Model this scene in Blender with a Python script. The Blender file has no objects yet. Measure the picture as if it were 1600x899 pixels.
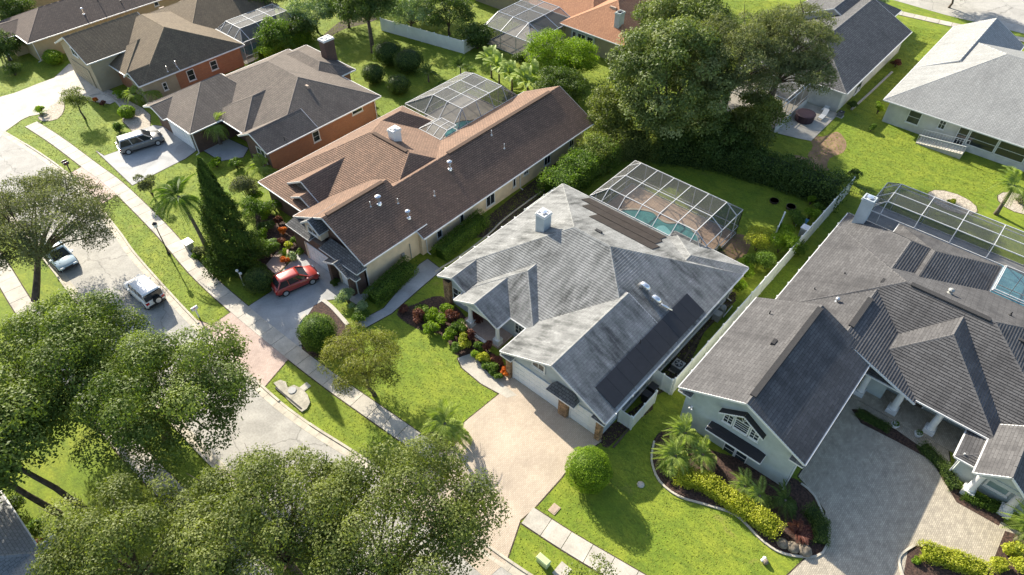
import bpy, bmesh, math, random
import numpy as np
from mathutils import Vector, Matrix
random.seed(7); rng = np.random.default_rng(7)
S = bpy.context.scene
COL = S.collection
R = math.radians
# ---------------------------------------------------------------- camera
CAMH, PITCH, HEAD, FPX = 44.0, R(45.2), R(41.3), 1066.0
cd = bpy.data.cameras.new('camera'); cam = bpy.data.objects.new('camera', cd); COL.objects.link(cam)
cam.location = (0, 0, CAMH); cam.rotation_euler = (R(90) - PITCH, 0, HEAD - R(90))
cd.sensor_width = 36; cd.lens = 36 * FPX / 1600; cd.clip_end = 3000; cd.clip_start = 0.5
S.camera = cam
S.render.resolution_x, S.render.resolution_y = 1024, 575
# ---------------------------------------------------------------- light
SUN_AZ, SUN_EL = R(77), R(28.6)           # direction towards the sun, from +x
w = bpy.data.worlds.new('World'); S.world = w; w.use_nodes = True
nt = w.node_tree; bg = nt.nodes['Background']
sky = nt.nodes.new('ShaderNodeTexSky'); sky.sky_type = 'NISHITA'; sky.sun_disc = False
sky.sun_elevation = SUN_EL; sky.sun_rotation = R(90) - SUN_AZ; sky.air_density = 1.0; sky.dust_density = 1.5
nt.links.new(sky.outputs[0], bg.inputs[0]); bg.inputs[1].default_value = 0.12
sl = bpy.data.lights.new('sun', 'SUN'); so = bpy.data.objects.new('sun', sl); COL.objects.link(so)
sl.energy = 5.0; sl.angle = R(0.55); sl.color = (1.0, 0.93, 0.80)
d = Vector((math.cos(SUN_AZ) * math.cos(SUN_EL), math.sin(SUN_AZ) * math.cos(SUN_EL), math.sin(SUN_EL)))
so.rotation_euler = d.to_track_quat('Z', 'Y').to_euler(); so.location = (0, 60, 60)
S.view_settings.view_transform = 'Standard'; S.view_settings.look = 'None'; S.view_settings.gamma = 1
S.view_settings.exposure = 1.15
S.render.engine = 'CYCLES'
try:
    S.cycles.max_bounces = 6; S.cycles.transparent_max_bounces = 16
except Exception: pass

# ---------------------------------------------------------------- pixel -> place
_M = cam.rotation_euler.to_matrix()
def ray(px, py):
    return _M @ Vector(((px - 800) / FPX, -(py - 449.5) / FPX, -1))
def at(px, py, z=0.0):
    r = ray(px, py); t = (z - CAMH) / r.z
    return Vector((r.x * t, r.y * t, z))
def atx(px, py, x):
    r = ray(px, py); t = x / r.x; return Vector((x, r.y * t, CAMH + r.z * t))
def aty(px, py, y):
    r = ray(px, py); t = y / r.y; return Vector((r.x * t, y, CAMH + r.z * t))

# ---------------------------------------------------------------- materials
COURSES = {}
MATS = {}
def nodes(m):
    m.use_nodes = True; n = m.node_tree; return n, n.nodes['Principled BSDF']
def mk(name, col, rough=0.7, var=0.15, scale=3.0, bump=0.0, bscale=40, metal=0.0, col2=None, spec=None, detail=4, distort=0.0, fine=0.0, fscale=60, objrand=0, cracks=0):
    """base colour broken up by large and fine noise, optional bump"""
    m = bpy.data.materials.new(name); n, p = nodes(m); L = n.links
    p.inputs['Roughness'].default_value = rough; p.inputs['Metallic'].default_value = metal
    if spec is not None: p.inputs['Specular IOR Level'].default_value = spec
    tc = n.nodes.new('ShaderNodeTexCoord')
    c = Vector(col)
    c2 = Vector(col2) if col2 else c * (1 - var * 1.6)
    c1 = c * (1 + var)
    ns = n.nodes.new('ShaderNodeTexNoise'); ns.inputs['Scale'].default_value = scale; ns.inputs['Detail'].default_value = detail
    ns.inputs['Roughness'].default_value = 0.6; ns.inputs['Distortion'].default_value = distort
    L.new(tc.outputs['Object'], ns.inputs['Vector'])
    rp = n.nodes.new('ShaderNodeValToRGB'); rp.color_ramp.elements[0].position = 0.33; rp.color_ramp.elements[1].position = 0.67
    rp.color_ramp.elements[0].color = (*c2, 1); rp.color_ramp.elements[1].color = (*c1, 1)
    L.new(ns.outputs['Fac'], rp.inputs['Fac']); out = rp.outputs['Color']
    if fine:
        n2 = n.nodes.new('ShaderNodeTexNoise'); n2.inputs['Scale'].default_value = fscale; n2.inputs['Detail'].default_value = 3
        L.new(tc.outputs['Object'], n2.inputs['Vector'])
        mr = n.nodes.new('ShaderNodeMapRange'); mr.inputs[1].default_value = 0.3; mr.inputs[2].default_value = 0.7
        mr.inputs[3].default_value = 1 - fine; mr.inputs[4].default_value = 1 + fine
        L.new(n2.outputs['Fac'], mr.inputs[0])
        hv = n.nodes.new('ShaderNodeVectorMath'); hv.operation = 'SCALE'
        L.new(out, hv.inputs[0]); L.new(mr.outputs[0], hv.inputs['Scale']); out = hv.outputs[0]
    if objrand:
        oi = n.nodes.new('ShaderNodeObjectInfo'); m3 = n.nodes.new('ShaderNodeMapRange'); m3.inputs[3].default_value = 1 - objrand; m3.inputs[4].default_value = 1 + objrand
        h3 = n.nodes.new('ShaderNodeVectorMath'); h3.operation = 'SCALE'; L.new(oi.outputs['Random'], m3.inputs[0]); L.new(out, h3.inputs[0]); L.new(m3.outputs[0], h3.inputs['Scale']); out = h3.outputs[0]
    if cracks:
        vo = n.nodes.new('ShaderNodeTexVoronoi'); vo.feature = 'DISTANCE_TO_EDGE'; vo.inputs['Scale'].default_value = cracks; vo.inputs['Randomness'].default_value = 1
        nd = n.nodes.new('ShaderNodeTexNoise'); nd.inputs['Scale'].default_value = 1.2; nd.inputs['Detail'].default_value = 5; vm = n.nodes.new('ShaderNodeVectorMath'); vm.operation = 'MULTIPLY_ADD'; vm.inputs[1].default_value = (1.2, 1.2, 0)
        L.new(tc.outputs['Object'], nd.inputs[0]); L.new(nd.outputs['Color'], vm.inputs[0]); L.new(tc.outputs['Object'], vm.inputs[2]); L.new(vm.outputs[0], vo.inputs['Vector'])
        m4 = n.nodes.new('ShaderNodeMapRange'); m4.inputs[2].default_value = 0.012; m4.inputs[3].default_value = 0.62; L.new(vo.outputs[0], m4.inputs[0])
        h4 = n.nodes.new('ShaderNodeVectorMath'); h4.operation = 'SCALE'; L.new(out, h4.inputs[0]); L.new(m4.outputs[0], h4.inputs['Scale']); out = h4.outputs[0]
    L.new(out, p.inputs['Base Color'])
    if bump:
        b = n.nodes.new('ShaderNodeBump'); b.inputs['Strength'].default_value = bump; b.inputs['Distance'].default_value = 0.03
        n3 = n.nodes.new('ShaderNodeTexNoise'); n3.inputs['Scale'].default_value = bscale; n3.inputs['Detail'].default_value = 5
        L.new(tc.outputs['Object'], n3.inputs['Vector']); L.new(n3.outputs['Fac'], b.inputs['Height']); L.new(b.outputs[0], p.inputs['Normal'])
    MATS[name] = m; return m
def brickmat(name, c1, c2, mortar, bw, bh, msize=0.012, rough=0.8, stain=0.25, coord='Object', rot=None, sscale=0.5, offset=0.5):
    m = bpy.data.materials.new(name); n, p = nodes(m); L = n.links
    p.inputs['Roughness'].default_value = rough
    tc = n.nodes.new('ShaderNodeTexCoord'); mp = n.nodes.new('ShaderNodeMapping')
    if rot: mp.inputs['Rotation'].default_value = rot
    if rot:
        mp.inputs['Rotation'].default_value = (0, 0, 0); sx = n.nodes.new('ShaderNodeSeparateXYZ'); ad = n.nodes.new('ShaderNodeMath'); cx = n.nodes.new('ShaderNodeCombineXYZ')
        L.new(tc.outputs['Object'], sx.inputs[0]); L.new(sx.outputs[0], ad.inputs[0]); L.new(sx.outputs[1], ad.inputs[1]); L.new(ad.outputs[0], cx.inputs[0]); L.new(sx.outputs[2], cx.inputs[1]); L.new(cx.outputs[0], mp.inputs['Vector'])
    else: L.new(tc.outputs[coord], mp.inputs['Vector'])
    b = n.nodes.new('ShaderNodeTexBrick'); b.inputs['Scale'].default_value = 1; b.offset = offset
    b.inputs['Color1'].default_value = (*c1, 1); b.inputs['Color2'].default_value = (*c2, 1); b.inputs['Mortar'].default_value = (*mortar, 1)
    b.inputs['Brick Width'].default_value = bw; b.inputs['Row Height'].default_value = bh; b.inputs['Mortar Size'].default_value = msize
    L.new(mp.outputs[0], b.inputs['Vector'])
    ns = n.nodes.new('ShaderNodeTexNoise'); ns.inputs['Scale'].default_value = sscale; ns.inputs['Detail'].default_value = 6; ns.inputs['Roughness'].default_value = 0.65
    L.new(tc.outputs['Object'], ns.inputs['Vector'])
    mr = n.nodes.new('ShaderNodeMapRange'); mr.inputs[1].default_value = 0.3; mr.inputs[2].default_value = 0.7
    mr.inputs[3].default_value = 1 - stain; mr.inputs[4].default_value = 1 + stain
    L.new(ns.outputs['Fac'], mr.inputs[0])
    hv = n.nodes.new('ShaderNodeVectorMath'); hv.operation = 'SCALE'
    L.new(b.outputs['Color'], hv.inputs[0]); L.new(mr.outputs[0], hv.inputs['Scale']); L.new(hv.outputs[0], p.inputs['Base Color'])
    bp = n.nodes.new('ShaderNodeBump'); bp.inputs['Strength'].default_value = 0.5; bp.inputs['Distance'].default_value = 0.01; bp.invert = True
    L.new(b.outputs['Fac'], bp.inputs['Height']); L.new(bp.outputs[0], p.inputs['Normal'])
    MATS[name] = m; return m
def roofmat(name, c1, c2, stain_col, stain=0.5, sscale=(0.25, 1.1), tab=0.32, streak=0.4, joint=0.014, course=0.19):
    """shingle tabs of slightly different tone (uv in metres: x along the eave, y up the slope) with weather stains running down the slope"""
    m = bpy.data.materials.new(name); n, p = nodes(m); L = n.links
    p.inputs['Roughness'].default_value = 0.9; p.inputs['Specular IOR Level'].default_value = 0.25
    uv = n.nodes.new('ShaderNodeUVMap'); tc = n.nodes.new('ShaderNodeTexCoord')
    b = n.nodes.new('ShaderNodeTexBrick'); b.inputs['Scale'].default_value = 1
    b.inputs['Color1'].default_value = (*c1, 1); b.inputs['Color2'].default_value = (*c2, 1)
    b.inputs['Mortar'].default_value = (*[x * 0.45 for x in c2], 1)
    b.inputs['Brick Width'].default_value = tab; b.inputs['Row Height'].default_value = course; b.inputs['Mortar Size'].default_value = joint; COURSES[name] = course
    L.new(uv.outputs[0], b.inputs['Vector'])
    mp = n.nodes.new('ShaderNodeMapping'); mp.inputs['Scale'].default_value = (1.3, 0.35, 1); L.new(uv.outputs[0], mp.inputs[0])
    ns = n.nodes.new('ShaderNodeTexNoise'); ns.inputs['Scale'].default_value = sscale[1]; ns.inputs['Detail'].default_value = 6; ns.inputs['Roughness'].default_value = 0.65
    L.new(mp.outputs[0], ns.inputs['Vector'])
    n2 = n.nodes.new('ShaderNodeTexNoise'); n2.inputs['Scale'].default_value = sscale[0]; n2.inputs['Detail'].default_value = 3
    L.new(tc.outputs['Object'], n2.inputs['Vector'])
    n3 = n.nodes.new('ShaderNodeTexNoise'); n3.inputs['Scale'].default_value = 9; n3.inputs['Detail'].default_value = 3
    L.new(tc.outputs['Object'], n3.inputs['Vector'])
    mul = n.nodes.new('ShaderNodeMath'); mul.operation = 'MULTIPLY'
    r1 = n.nodes.new('ShaderNodeMapRange'); r1.inputs[1].default_value = 0.34; r1.inputs[2].default_value = 0.62
    r2 = n.nodes.new('ShaderNodeMapRange'); r2.inputs[1].default_value = 0.4; r2.inputs[2].default_value = 0.62
    L.new(ns.outputs['Fac'], r1.inputs[0]); L.new(n2.outputs['Fac'], r2.inputs[0])
    r2.inputs[3].default_value = streak
    L.new(r1.outputs[0], mul.inputs[0]); L.new(r2.outputs[0], mul.inputs[1])
    m2 = n.nodes.new('ShaderNodeMath'); m2.operation = 'MULTIPLY'; L.new(mul.outputs[0], m2.inputs[0]); m2.inputs[1].default_value = stain
    mx = n.nodes.new('ShaderNodeMix'); mx.data_type = 'RGBA'
    L.new(m2.outputs[0], mx.inputs['Factor']); L.new(b.outputs['Color'], mx.inputs[6]); mx.inputs[7].default_value = (*stain_col, 1)
    mr = n.nodes.new('ShaderNodeMapRange'); mr.inputs[1].default_value = 0.3; mr.inputs[2].default_value = 0.7; mr.inputs[3].default_value = 0.86; mr.inputs[4].default_value = 1.14
    L.new(n3.outputs['Fac'], mr.inputs[0])
    hv = n.nodes.new('ShaderNodeVectorMath'); hv.operation = 'SCALE'; L.new(mx.outputs[2], hv.inputs[0]); L.new(mr.outputs[0], hv.inputs['Scale'])
    L.new(hv.outputs[0], p.inputs['Base Color'])
    MATS[name] = m; return m
def leafmat(name, dark, mid, light, trans=0.35, rough=0.5):
    m = bpy.data.materials.new(name); n, p = nodes(m); L = n.links
    a = n.nodes.new('ShaderNodeAttribute'); a.attribute_name = 'tint'
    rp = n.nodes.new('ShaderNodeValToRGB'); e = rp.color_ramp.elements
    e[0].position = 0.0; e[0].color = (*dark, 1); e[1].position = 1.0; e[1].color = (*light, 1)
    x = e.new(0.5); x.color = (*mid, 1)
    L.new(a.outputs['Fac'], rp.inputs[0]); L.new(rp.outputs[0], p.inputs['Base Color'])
    p.inputs['Roughness'].default_value = max(rough, .55); p.inputs['Specular IOR Level'].default_value = 0.22
    tr = n.nodes.new('ShaderNodeBsdfTranslucent'); ms = n.nodes.new('ShaderNodeMixShader'); ms.inputs[0].default_value = trans
    hv = n.nodes.new('ShaderNodeVectorMath'); hv.operation = 'MULTIPLY'; hv.inputs[1].default_value = (1.5, 1.6, 0.6)
    L.new(rp.outputs[0], hv.inputs[0]); L.new(hv.outputs[0], tr.inputs['Color'])
    L.new(p.outputs[0], ms.inputs[1]); L.new(tr.outputs[0], ms.inputs[2]); L.new(ms.outputs[0], n.nodes['Material Output'].inputs['Surface'])
    MATS[name] = m; return m
COURSE = 0.19
# ground
def lawnmat():
    m = bpy.data.materials.new('lawn'); n, p = nodes(m); L = n.links
    p.inputs['Roughness'].default_value = 0.85; p.inputs['Specular IOR Level'].default_value = 0.2
    tc = n.nodes.new('ShaderNodeTexCoord')
    def noise(s, det, lo, hi, dist=0, sc=None):
        t = n.nodes.new('ShaderNodeTexNoise'); t.inputs['Scale'].default_value = s; t.inputs['Detail'].default_value = det; t.inputs['Distortion'].default_value = dist
        t.inputs['Roughness'].default_value = 0.62
        if sc:
            mp = n.nodes.new('ShaderNodeMapping'); mp.inputs['Scale'].default_value = sc; mp.inputs['Rotation'].default_value = (0, 0, 0.5); L.new(tc.outputs['Object'], mp.inputs[0]); L.new(mp.outputs[0], t.inputs['Vector'])
        else: L.new(tc.outputs['Object'], t.inputs['Vector'])
        r = n.nodes.new('ShaderNodeMapRange'); r.inputs[1].default_value = lo; r.inputs[2].default_value = hi; L.new(t.outputs['Fac'], r.inputs[0]); return r.outputs[0]
    def mix(f, a, b):
        x = n.nodes.new('ShaderNodeMix'); x.data_type = 'RGBA'; L.new(f, x.inputs['Factor'])
        for i, c in ((6, a), (7, b)):
            if isinstance(c, tuple): x.inputs[i].default_value = (*c, 1)
            else: L.new(c, x.inputs[i])
        return x.outputs[2]
    c = mix(noise(0.22, 4, 0.35, 0.65), (0.155, 0.220, 0.020), (0.230, 0.265, 0.028))
    c = mix(noise(1.6, 5, 0.4, 0.75, 0.6, (1, 0.5, 1)), c, (0.098, 0.150, 0.018))
    c = mix(noise(0.5, 6, 0.62, 0.80, 1.0), c, (0.21, 0.19, 0.05))
    f = noise(7, 8, 0.30, 0.70, 0, (1, .6, 1))
    mr = n.nodes.new('ShaderNodeMapRange'); mr.inputs[3].default_value = 0.72; mr.inputs[4].default_value = 1.28; L.new(f, mr.inputs[0])
    hv = n.nodes.new('ShaderNodeVectorMath'); hv.operation = 'SCALE'; L.new(c, hv.inputs[0]); L.new(mr.outputs[0], hv.inputs['Scale'])
    L.new(hv.outputs[0], p.inputs['Base Color'])
    b = n.nodes.new('ShaderNodeBump'); b.inputs['Strength'].default_value = 0.7; b.inputs['Distance'].default_value = 0.05
    L.new(noise(11, 6, 0, 1), b.inputs['Height']); L.new(b.outputs[0], p.inputs['Normal'])
    MATS['lawn'] = m
lawnmat()
mk('asphalt', (0.37, 0.35, 0.31), 0.9, 0.12, 0.28, 0.2, 60, fine=0.12, fscale=7, distort=1.5, cracks=0.16)
mk('concrete', (0.46, 0.42, 0.35), 0.85, 0.12, 0.8, 0.15, 40, fine=0.10, fscale=12, objrand=0.09)
mk('concrete_drive', (0.38, 0.375, 0.36), 0.85, 0.13, 0.4, 0.1, 40, fine=0.08, fscale=10, distort=1)
mk('curb_concrete', (0.48, 0.43, 0.34), 0.85, 0.14, 1.2, 0.1, 40, fine=0.08)
mk('curb_drain', (0.36, 0.33, 0.26), 0.9, 0.2, 1.5, 0.2, 30, fine=0.15, fscale=8)
mk('soil', (0.060, 0.042, 0.026), 0.95, 0.3, 2.0, 0.5, 20, fine=0.3, fscale=20)
mk('bare_dirt', (0.24, 0.15, 0.085), 0.95, 0.2, 1.0, 0.4, 20, fine=0.2, fscale=12)
mk('mulch', (0.065, 0.036, 0.025), 0.95, 0.4, 6.0, 0.8, 18, fine=0.5, fscale=9)
mk('gravel', (0.42, 0.36, 0.28), 0.9, 0.2, 4.0, 0.5, 14, fine=0.4, fscale=10)
brickmat('paver_tan', (0.50, 0.41, 0.315), (0.44, 0.355, 0.27), (0.34, 0.275, 0.19), 0.22, 0.11, 0.010, stain=0.17, sscale=0.35)
brickmat('paver_pink', (0.47, 0.36, 0.30), (0.40, 0.30, 0.25), (0.36, 0.25, 0.19), 0.22, 0.11, 0.010, stain=0.16, sscale=0.5)
brickmat('paver_grey', (0.46, 0.40, 0.30), (0.34, 0.295, 0.225), (0.26, 0.225, 0.175), 0.21, 0.11, 0.012, stain=0.22, sscale=1.5)
brickmat('paver_deck', (0.50, 0.35, 0.24), (0.42, 0.29, 0.20), (0.32, 0.23, 0.16), 0.30, 0.30, 0.012, stain=0.15)
# roofs
roofmat('roof_white', (0.315, 0.315, 0.30), (0.265, 0.265, 0.252), (0.045, 0.047, 0.044), 0.9, (0.3, 1.2), 0.6, 0.4, 0.008, 0.22)
roofmat('roof_brown', (0.29, 0.18, 0.122), (0.205, 0.13, 0.09), (0.10, 0.07, 0.052), 0.45, (0.3, 0.8), 0.35, 0.4, 0.022, 0.21)
roofmat('roof_taupe', (0.20, 0.165, 0.135), (0.155, 0.128, 0.105), (0.085, 0.072, 0.062), 0.65, (0.25, 0.8), 0.35)
roofmat('roof_olive', (0.215, 0.165, 0.105), (0.165, 0.125, 0.082), (0.10, 0.078, 0.055), 0.6, (0.25, 0.8), 0.35)
roofmat('roof_darkbrown', (0.165, 0.125, 0.10), (0.125, 0.095, 0.078), (0.08, 0.065, 0.055), 0.5, (0.25, 0.8), 0.35)
roofmat('roof_orange', (0.43, 0.22, 0.12), (0.35, 0.17, 0.095), (0.23, 0.125, 0.08), 0.35, (0.3, 0.8), 0.35)
roofmat('roof_slate', (0.155, 0.153, 0.15), (0.10, 0.098, 0.097), (0.05, 0.05, 0.05), 0.5, (0.3, 0.8), 0.35, 0.4, 0.022, 0.22)
roofmat('roof_palegrey', (0.36, 0.36, 0.34), (0.30, 0.30, 0.285), (0.16, 0.16, 0.155), 0.45, (0.2, 0.8), 0.35)
roofmat('roof_charcoal', (0.135, 0.130, 0.127), (0.098, 0.094, 0.092), (0.045, 0.043, 0.043), 0.7, (0.25, 0.8), 0.9, 0.3, 0.019, 0.22)
# walls, trim
mk('wall_greyblue', (0.42, 0.46, 0.47), 0.8, 0.09, 0.9, 0.2, 30, fine=0.05, fscale=18)
mk('wall_tan', (0.74, 0.58, 0.38), 0.85, 0.09, 0.9, 0.2, 30, fine=0.05, fscale=18)
mk('wall_cream', (0.58, 0.50, 0.38), 0.85, 0.06, 1.0, 0.15, 30)
mk('wall_sand', (0.40, 0.31, 0.18), 0.85, 0.06, 1.0, 0.15, 30)
mk('wall_green', (0.42, 0.455, 0.425), 0.8, 0.09, 0.9, 0.2, 30, fine=0.05, fscale=18)
mk('wall_offwhite', (0.56, 0.54, 0.48), 0.85, 0.09, 0.9, 0.2, 30, fine=0.05, fscale=18)
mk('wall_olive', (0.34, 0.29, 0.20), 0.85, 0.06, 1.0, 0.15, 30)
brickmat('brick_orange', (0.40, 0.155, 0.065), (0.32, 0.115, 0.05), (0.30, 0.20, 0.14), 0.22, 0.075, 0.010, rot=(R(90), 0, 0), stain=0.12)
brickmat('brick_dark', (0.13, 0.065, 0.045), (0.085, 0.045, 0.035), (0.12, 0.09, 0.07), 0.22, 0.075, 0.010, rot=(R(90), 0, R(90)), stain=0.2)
mk('trim_white', (0.70, 0.69, 0.66), 0.5, 0.04, 2.0)
mk('cage_white', (0.56, 0.56, 0.55), 0.5, 0.05, 2.0)
mk('trim_cream', (0.66, 0.56, 0.42), 0.6, 0.04, 2.0)
mk('vinyl_white', (0.78, 0.78, 0.72), 0.45, 0.05, 0.8)
mk('door_white', (0.76, 0.77, 0.77), 0.45, 0.03, 1.5)
mk('stone_tan', (0.36, 0.22, 0.12), 0.9, 0.35, 4.0, 0.5, 20)
mk('metal_alu', (0.62, 0.63, 0.63), 0.35, 0.05, 3.0, metal=0.7)
mk('metal_silver', (0.80, 0.80, 0.80), 0.25, 0.05, 3.0, metal=0.85)
mk('metal_black', (0.02, 0.02, 0.02), 0.45, 0.1, 3.0)
mk('plastic_black', (0.022, 0.021, 0.024), 0.55, 0.12, 1.5)
mk('solar_brown', (0.050, 0.040, 0.034), 0.45, 0.12, 2.0)
mk('plastic_green', (0.42, 0.50, 0.26), 0.6, 0.05, 2.0)
mk('plastic_blue', (0.10, 0.28, 0.45), 0.5, 0.05, 2.0)
mk('cover_purple', (0.040, 0.018, 0.025), 0.7, 0.2, 2.0)
mk('ac_grey', (0.34, 0.34, 0.31), 0.5, 0.08, 3.0)
mk('bark', (0.10, 0.075, 0.050), 0.95, 0.3, 3.0, 0.8, 12)
mk('bark_palm', (0.16, 0.13, 0.10), 0.95, 0.25, 3.0, 0.8, 12)
mk('rock', (0.22, 0.18, 0.13), 0.95, 0.3, 3.0, 0.6, 6)
mk('terracotta', (0.40, 0.30, 0.22), 0.8, 0.1, 3.0)
mk('rubber', (0.012, 0.012, 0.012), 0.8, 0.1, 3.0)
mk('lens_red', (0.45, 0.012, 0.010), 0.2, 0.02)
mk('lens_clear', (0.75, 0.77, 0.78), 0.12, 0.02)
def paint(name, col):
    m = mk(name, col, 0.32, 0.02, 1.0); p = m.node_tree.nodes['Principled BSDF']
    p.inputs['Coat Weight'].default_value = 0.7; p.inputs['Coat Roughness'].default_value = 0.06; return m
paint('paint_red', (0.36, 0.04, 0.028)); paint('paint_white', (0.75, 0.75, 0.74)); paint('paint_silver_shaded', (0.16, 0.16, 0.155)); paint('paint_ice', (0.45, 0.56, 0.64))
g = mk('glass_dark', (0.025, 0.030, 0.035), 0.06, 0.05, 1.0); g.node_tree.nodes['Principled BSDF'].inputs['Specular IOR Level'].default_value = 0.7
g = mk('glass_window', (0.035, 0.045, 0.050), 0.08, 0.3, 0.7)
g = mk('glass_screen_view', (0.24, 0.34, 0.33), 0.3, 0.2, 0.7)
def screenmat(name, col, op):
    m = bpy.data.materials.new(name); n, p = nodes(m); L = n.links
    p.inputs['Base Color'].default_value = (*col, 1); p.inputs['Roughness'].default_value = 0.7
    t = n.nodes.new('ShaderNodeBsdfTransparent'); ms = n.nodes.new('ShaderNodeMixShader')
    tc = n.nodes.new('ShaderNodeTexCoord'); ns = n.nodes.new('ShaderNodeTexNoise'); ns.inputs['Scale'].default_value = 0.8
    mr = n.nodes.new('ShaderNodeMapRange'); mr.inputs[3].default_value = op * 0.85; mr.inputs[4].default_value = op * 1.15
    L.new(tc.outputs['Object'], ns.inputs[0]); L.new(ns.outputs['Fac'], mr.inputs[0]); L.new(mr.outputs[0], ms.inputs[0])
    L.new(t.outputs[0], ms.inputs[1]); L.new(p.outputs[0], ms.inputs[2]); L.new(ms.outputs[0], n.nodes['Material Output'].inputs['Surface'])
    MATS[name] = m
screenmat('screen_mesh', (0.075, 0.075, 0.075), 0.40)
screenmat('screen_dense', (0.10, 0.10, 0.098), 0.58)
def watermat(name, c1, c2):
    m = mk(name, c1, 0.04, 0.1, 0.9, 0.25, 5, col2=c2, distort=1.2); m.node_tree.nodes['Principled BSDF'].inputs['Specular IOR Level'].default_value = 0.6
watermat('pool_water', (0.09, 0.30, 0.29), (0.055, 0.20, 0.21))
watermat('pool_water_blue', (0.20, 0.55, 0.66), (0.12, 0.42, 0.56))
watermat('spa_water', (0.26, 0.58, 0.58), (0.18, 0.48, 0.50))
# foliage
leafmat('leaf_oak', (0.060, 0.085, 0.020), (0.135, 0.165, 0.037), (0.25, 0.275, 0.08), 0.32)
leafmat('leaf_oak_deep', (0.045, 0.080, 0.014), (0.110, 0.155, 0.027), (0.215, 0.265, 0.06), 0.32)
leafmat('leaf_dark', (0.030, 0.056, 0.013), (0.072, 0.115, 0.022), (0.16, 0.215, 0.05), 0.3)
leafmat('leaf_magnolia', (0.035, 0.060, 0.014), (0.11, 0.15, 0.035), (0.34, 0.37, 0.16), 0.25, 0.3)
leafmat('leaf_moss', (0.055, 0.070, 0.028), (0.145, 0.165, 0.065), (0.30, 0.31, 0.15), 0.28, 0.7)
leafmat('leaf_bright', (0.070, 0.13, 0.008), (0.16, 0.25, 0.016), (0.32, 0.43, 0.045), 0.4)
leafmat('leaf_mid', (0.040, 0.080, 0.010), (0.10, 0.17, 0.022), (0.23, 0.31, 0.06), 0.35)
leafmat('leaf_lime', (0.16, 0.20, 0.012), (0.36, 0.38, 0.035), (0.60, 0.58, 0.10), 0.35)
leafmat('leaf_pale', (0.10, 0.15, 0.06), (0.22, 0.30, 0.14), (0.45, 0.52, 0.30), 0.3)
leafmat('leaf_palm', (0.10, 0.15, 0.025), (0.26, 0.33, 0.07), (0.50, 0.56, 0.20), 0.4, 0.35)
leafmat('leaf_orange', (0.22, 0.045, 0.008), (0.50, 0.12, 0.015), (0.75, 0.28, 0.05), 0.3)
leafmat('leaf_burgundy', (0.040, 0.015, 0.012), (0.13, 0.045, 0.035), (0.32, 0.15, 0.09), 0.3)
leafmat('leaf_conifer', (0.028, 0.056, 0.008), (0.055, 0.092, 0.013), (0.13, 0.20, 0.03), 0.25, 0.8)
leafmat('leaf_drybrown', (0.070, 0.082, 0.038), (0.135, 0.150, 0.070), (0.23, 0.245, 0.13), 0.3, 0.7)
leafmat('leaf_willow', (0.075, 0.085, 0.016), (0.17, 0.18, 0.035), (0.32, 0.32, 0.09), 0.35)
leafmat('leaf_grass', (0.16, 0.21, 0.020), (0.21, 0.25, 0.028), (0.25, 0.28, 0.05), 0.2, 0.8)
leafmat('leaf_pink', (0.30, 0.10, 0.08), (0.55, 0.25, 0.2), (0.7, 0.5, 0.4), 0.3)

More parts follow.
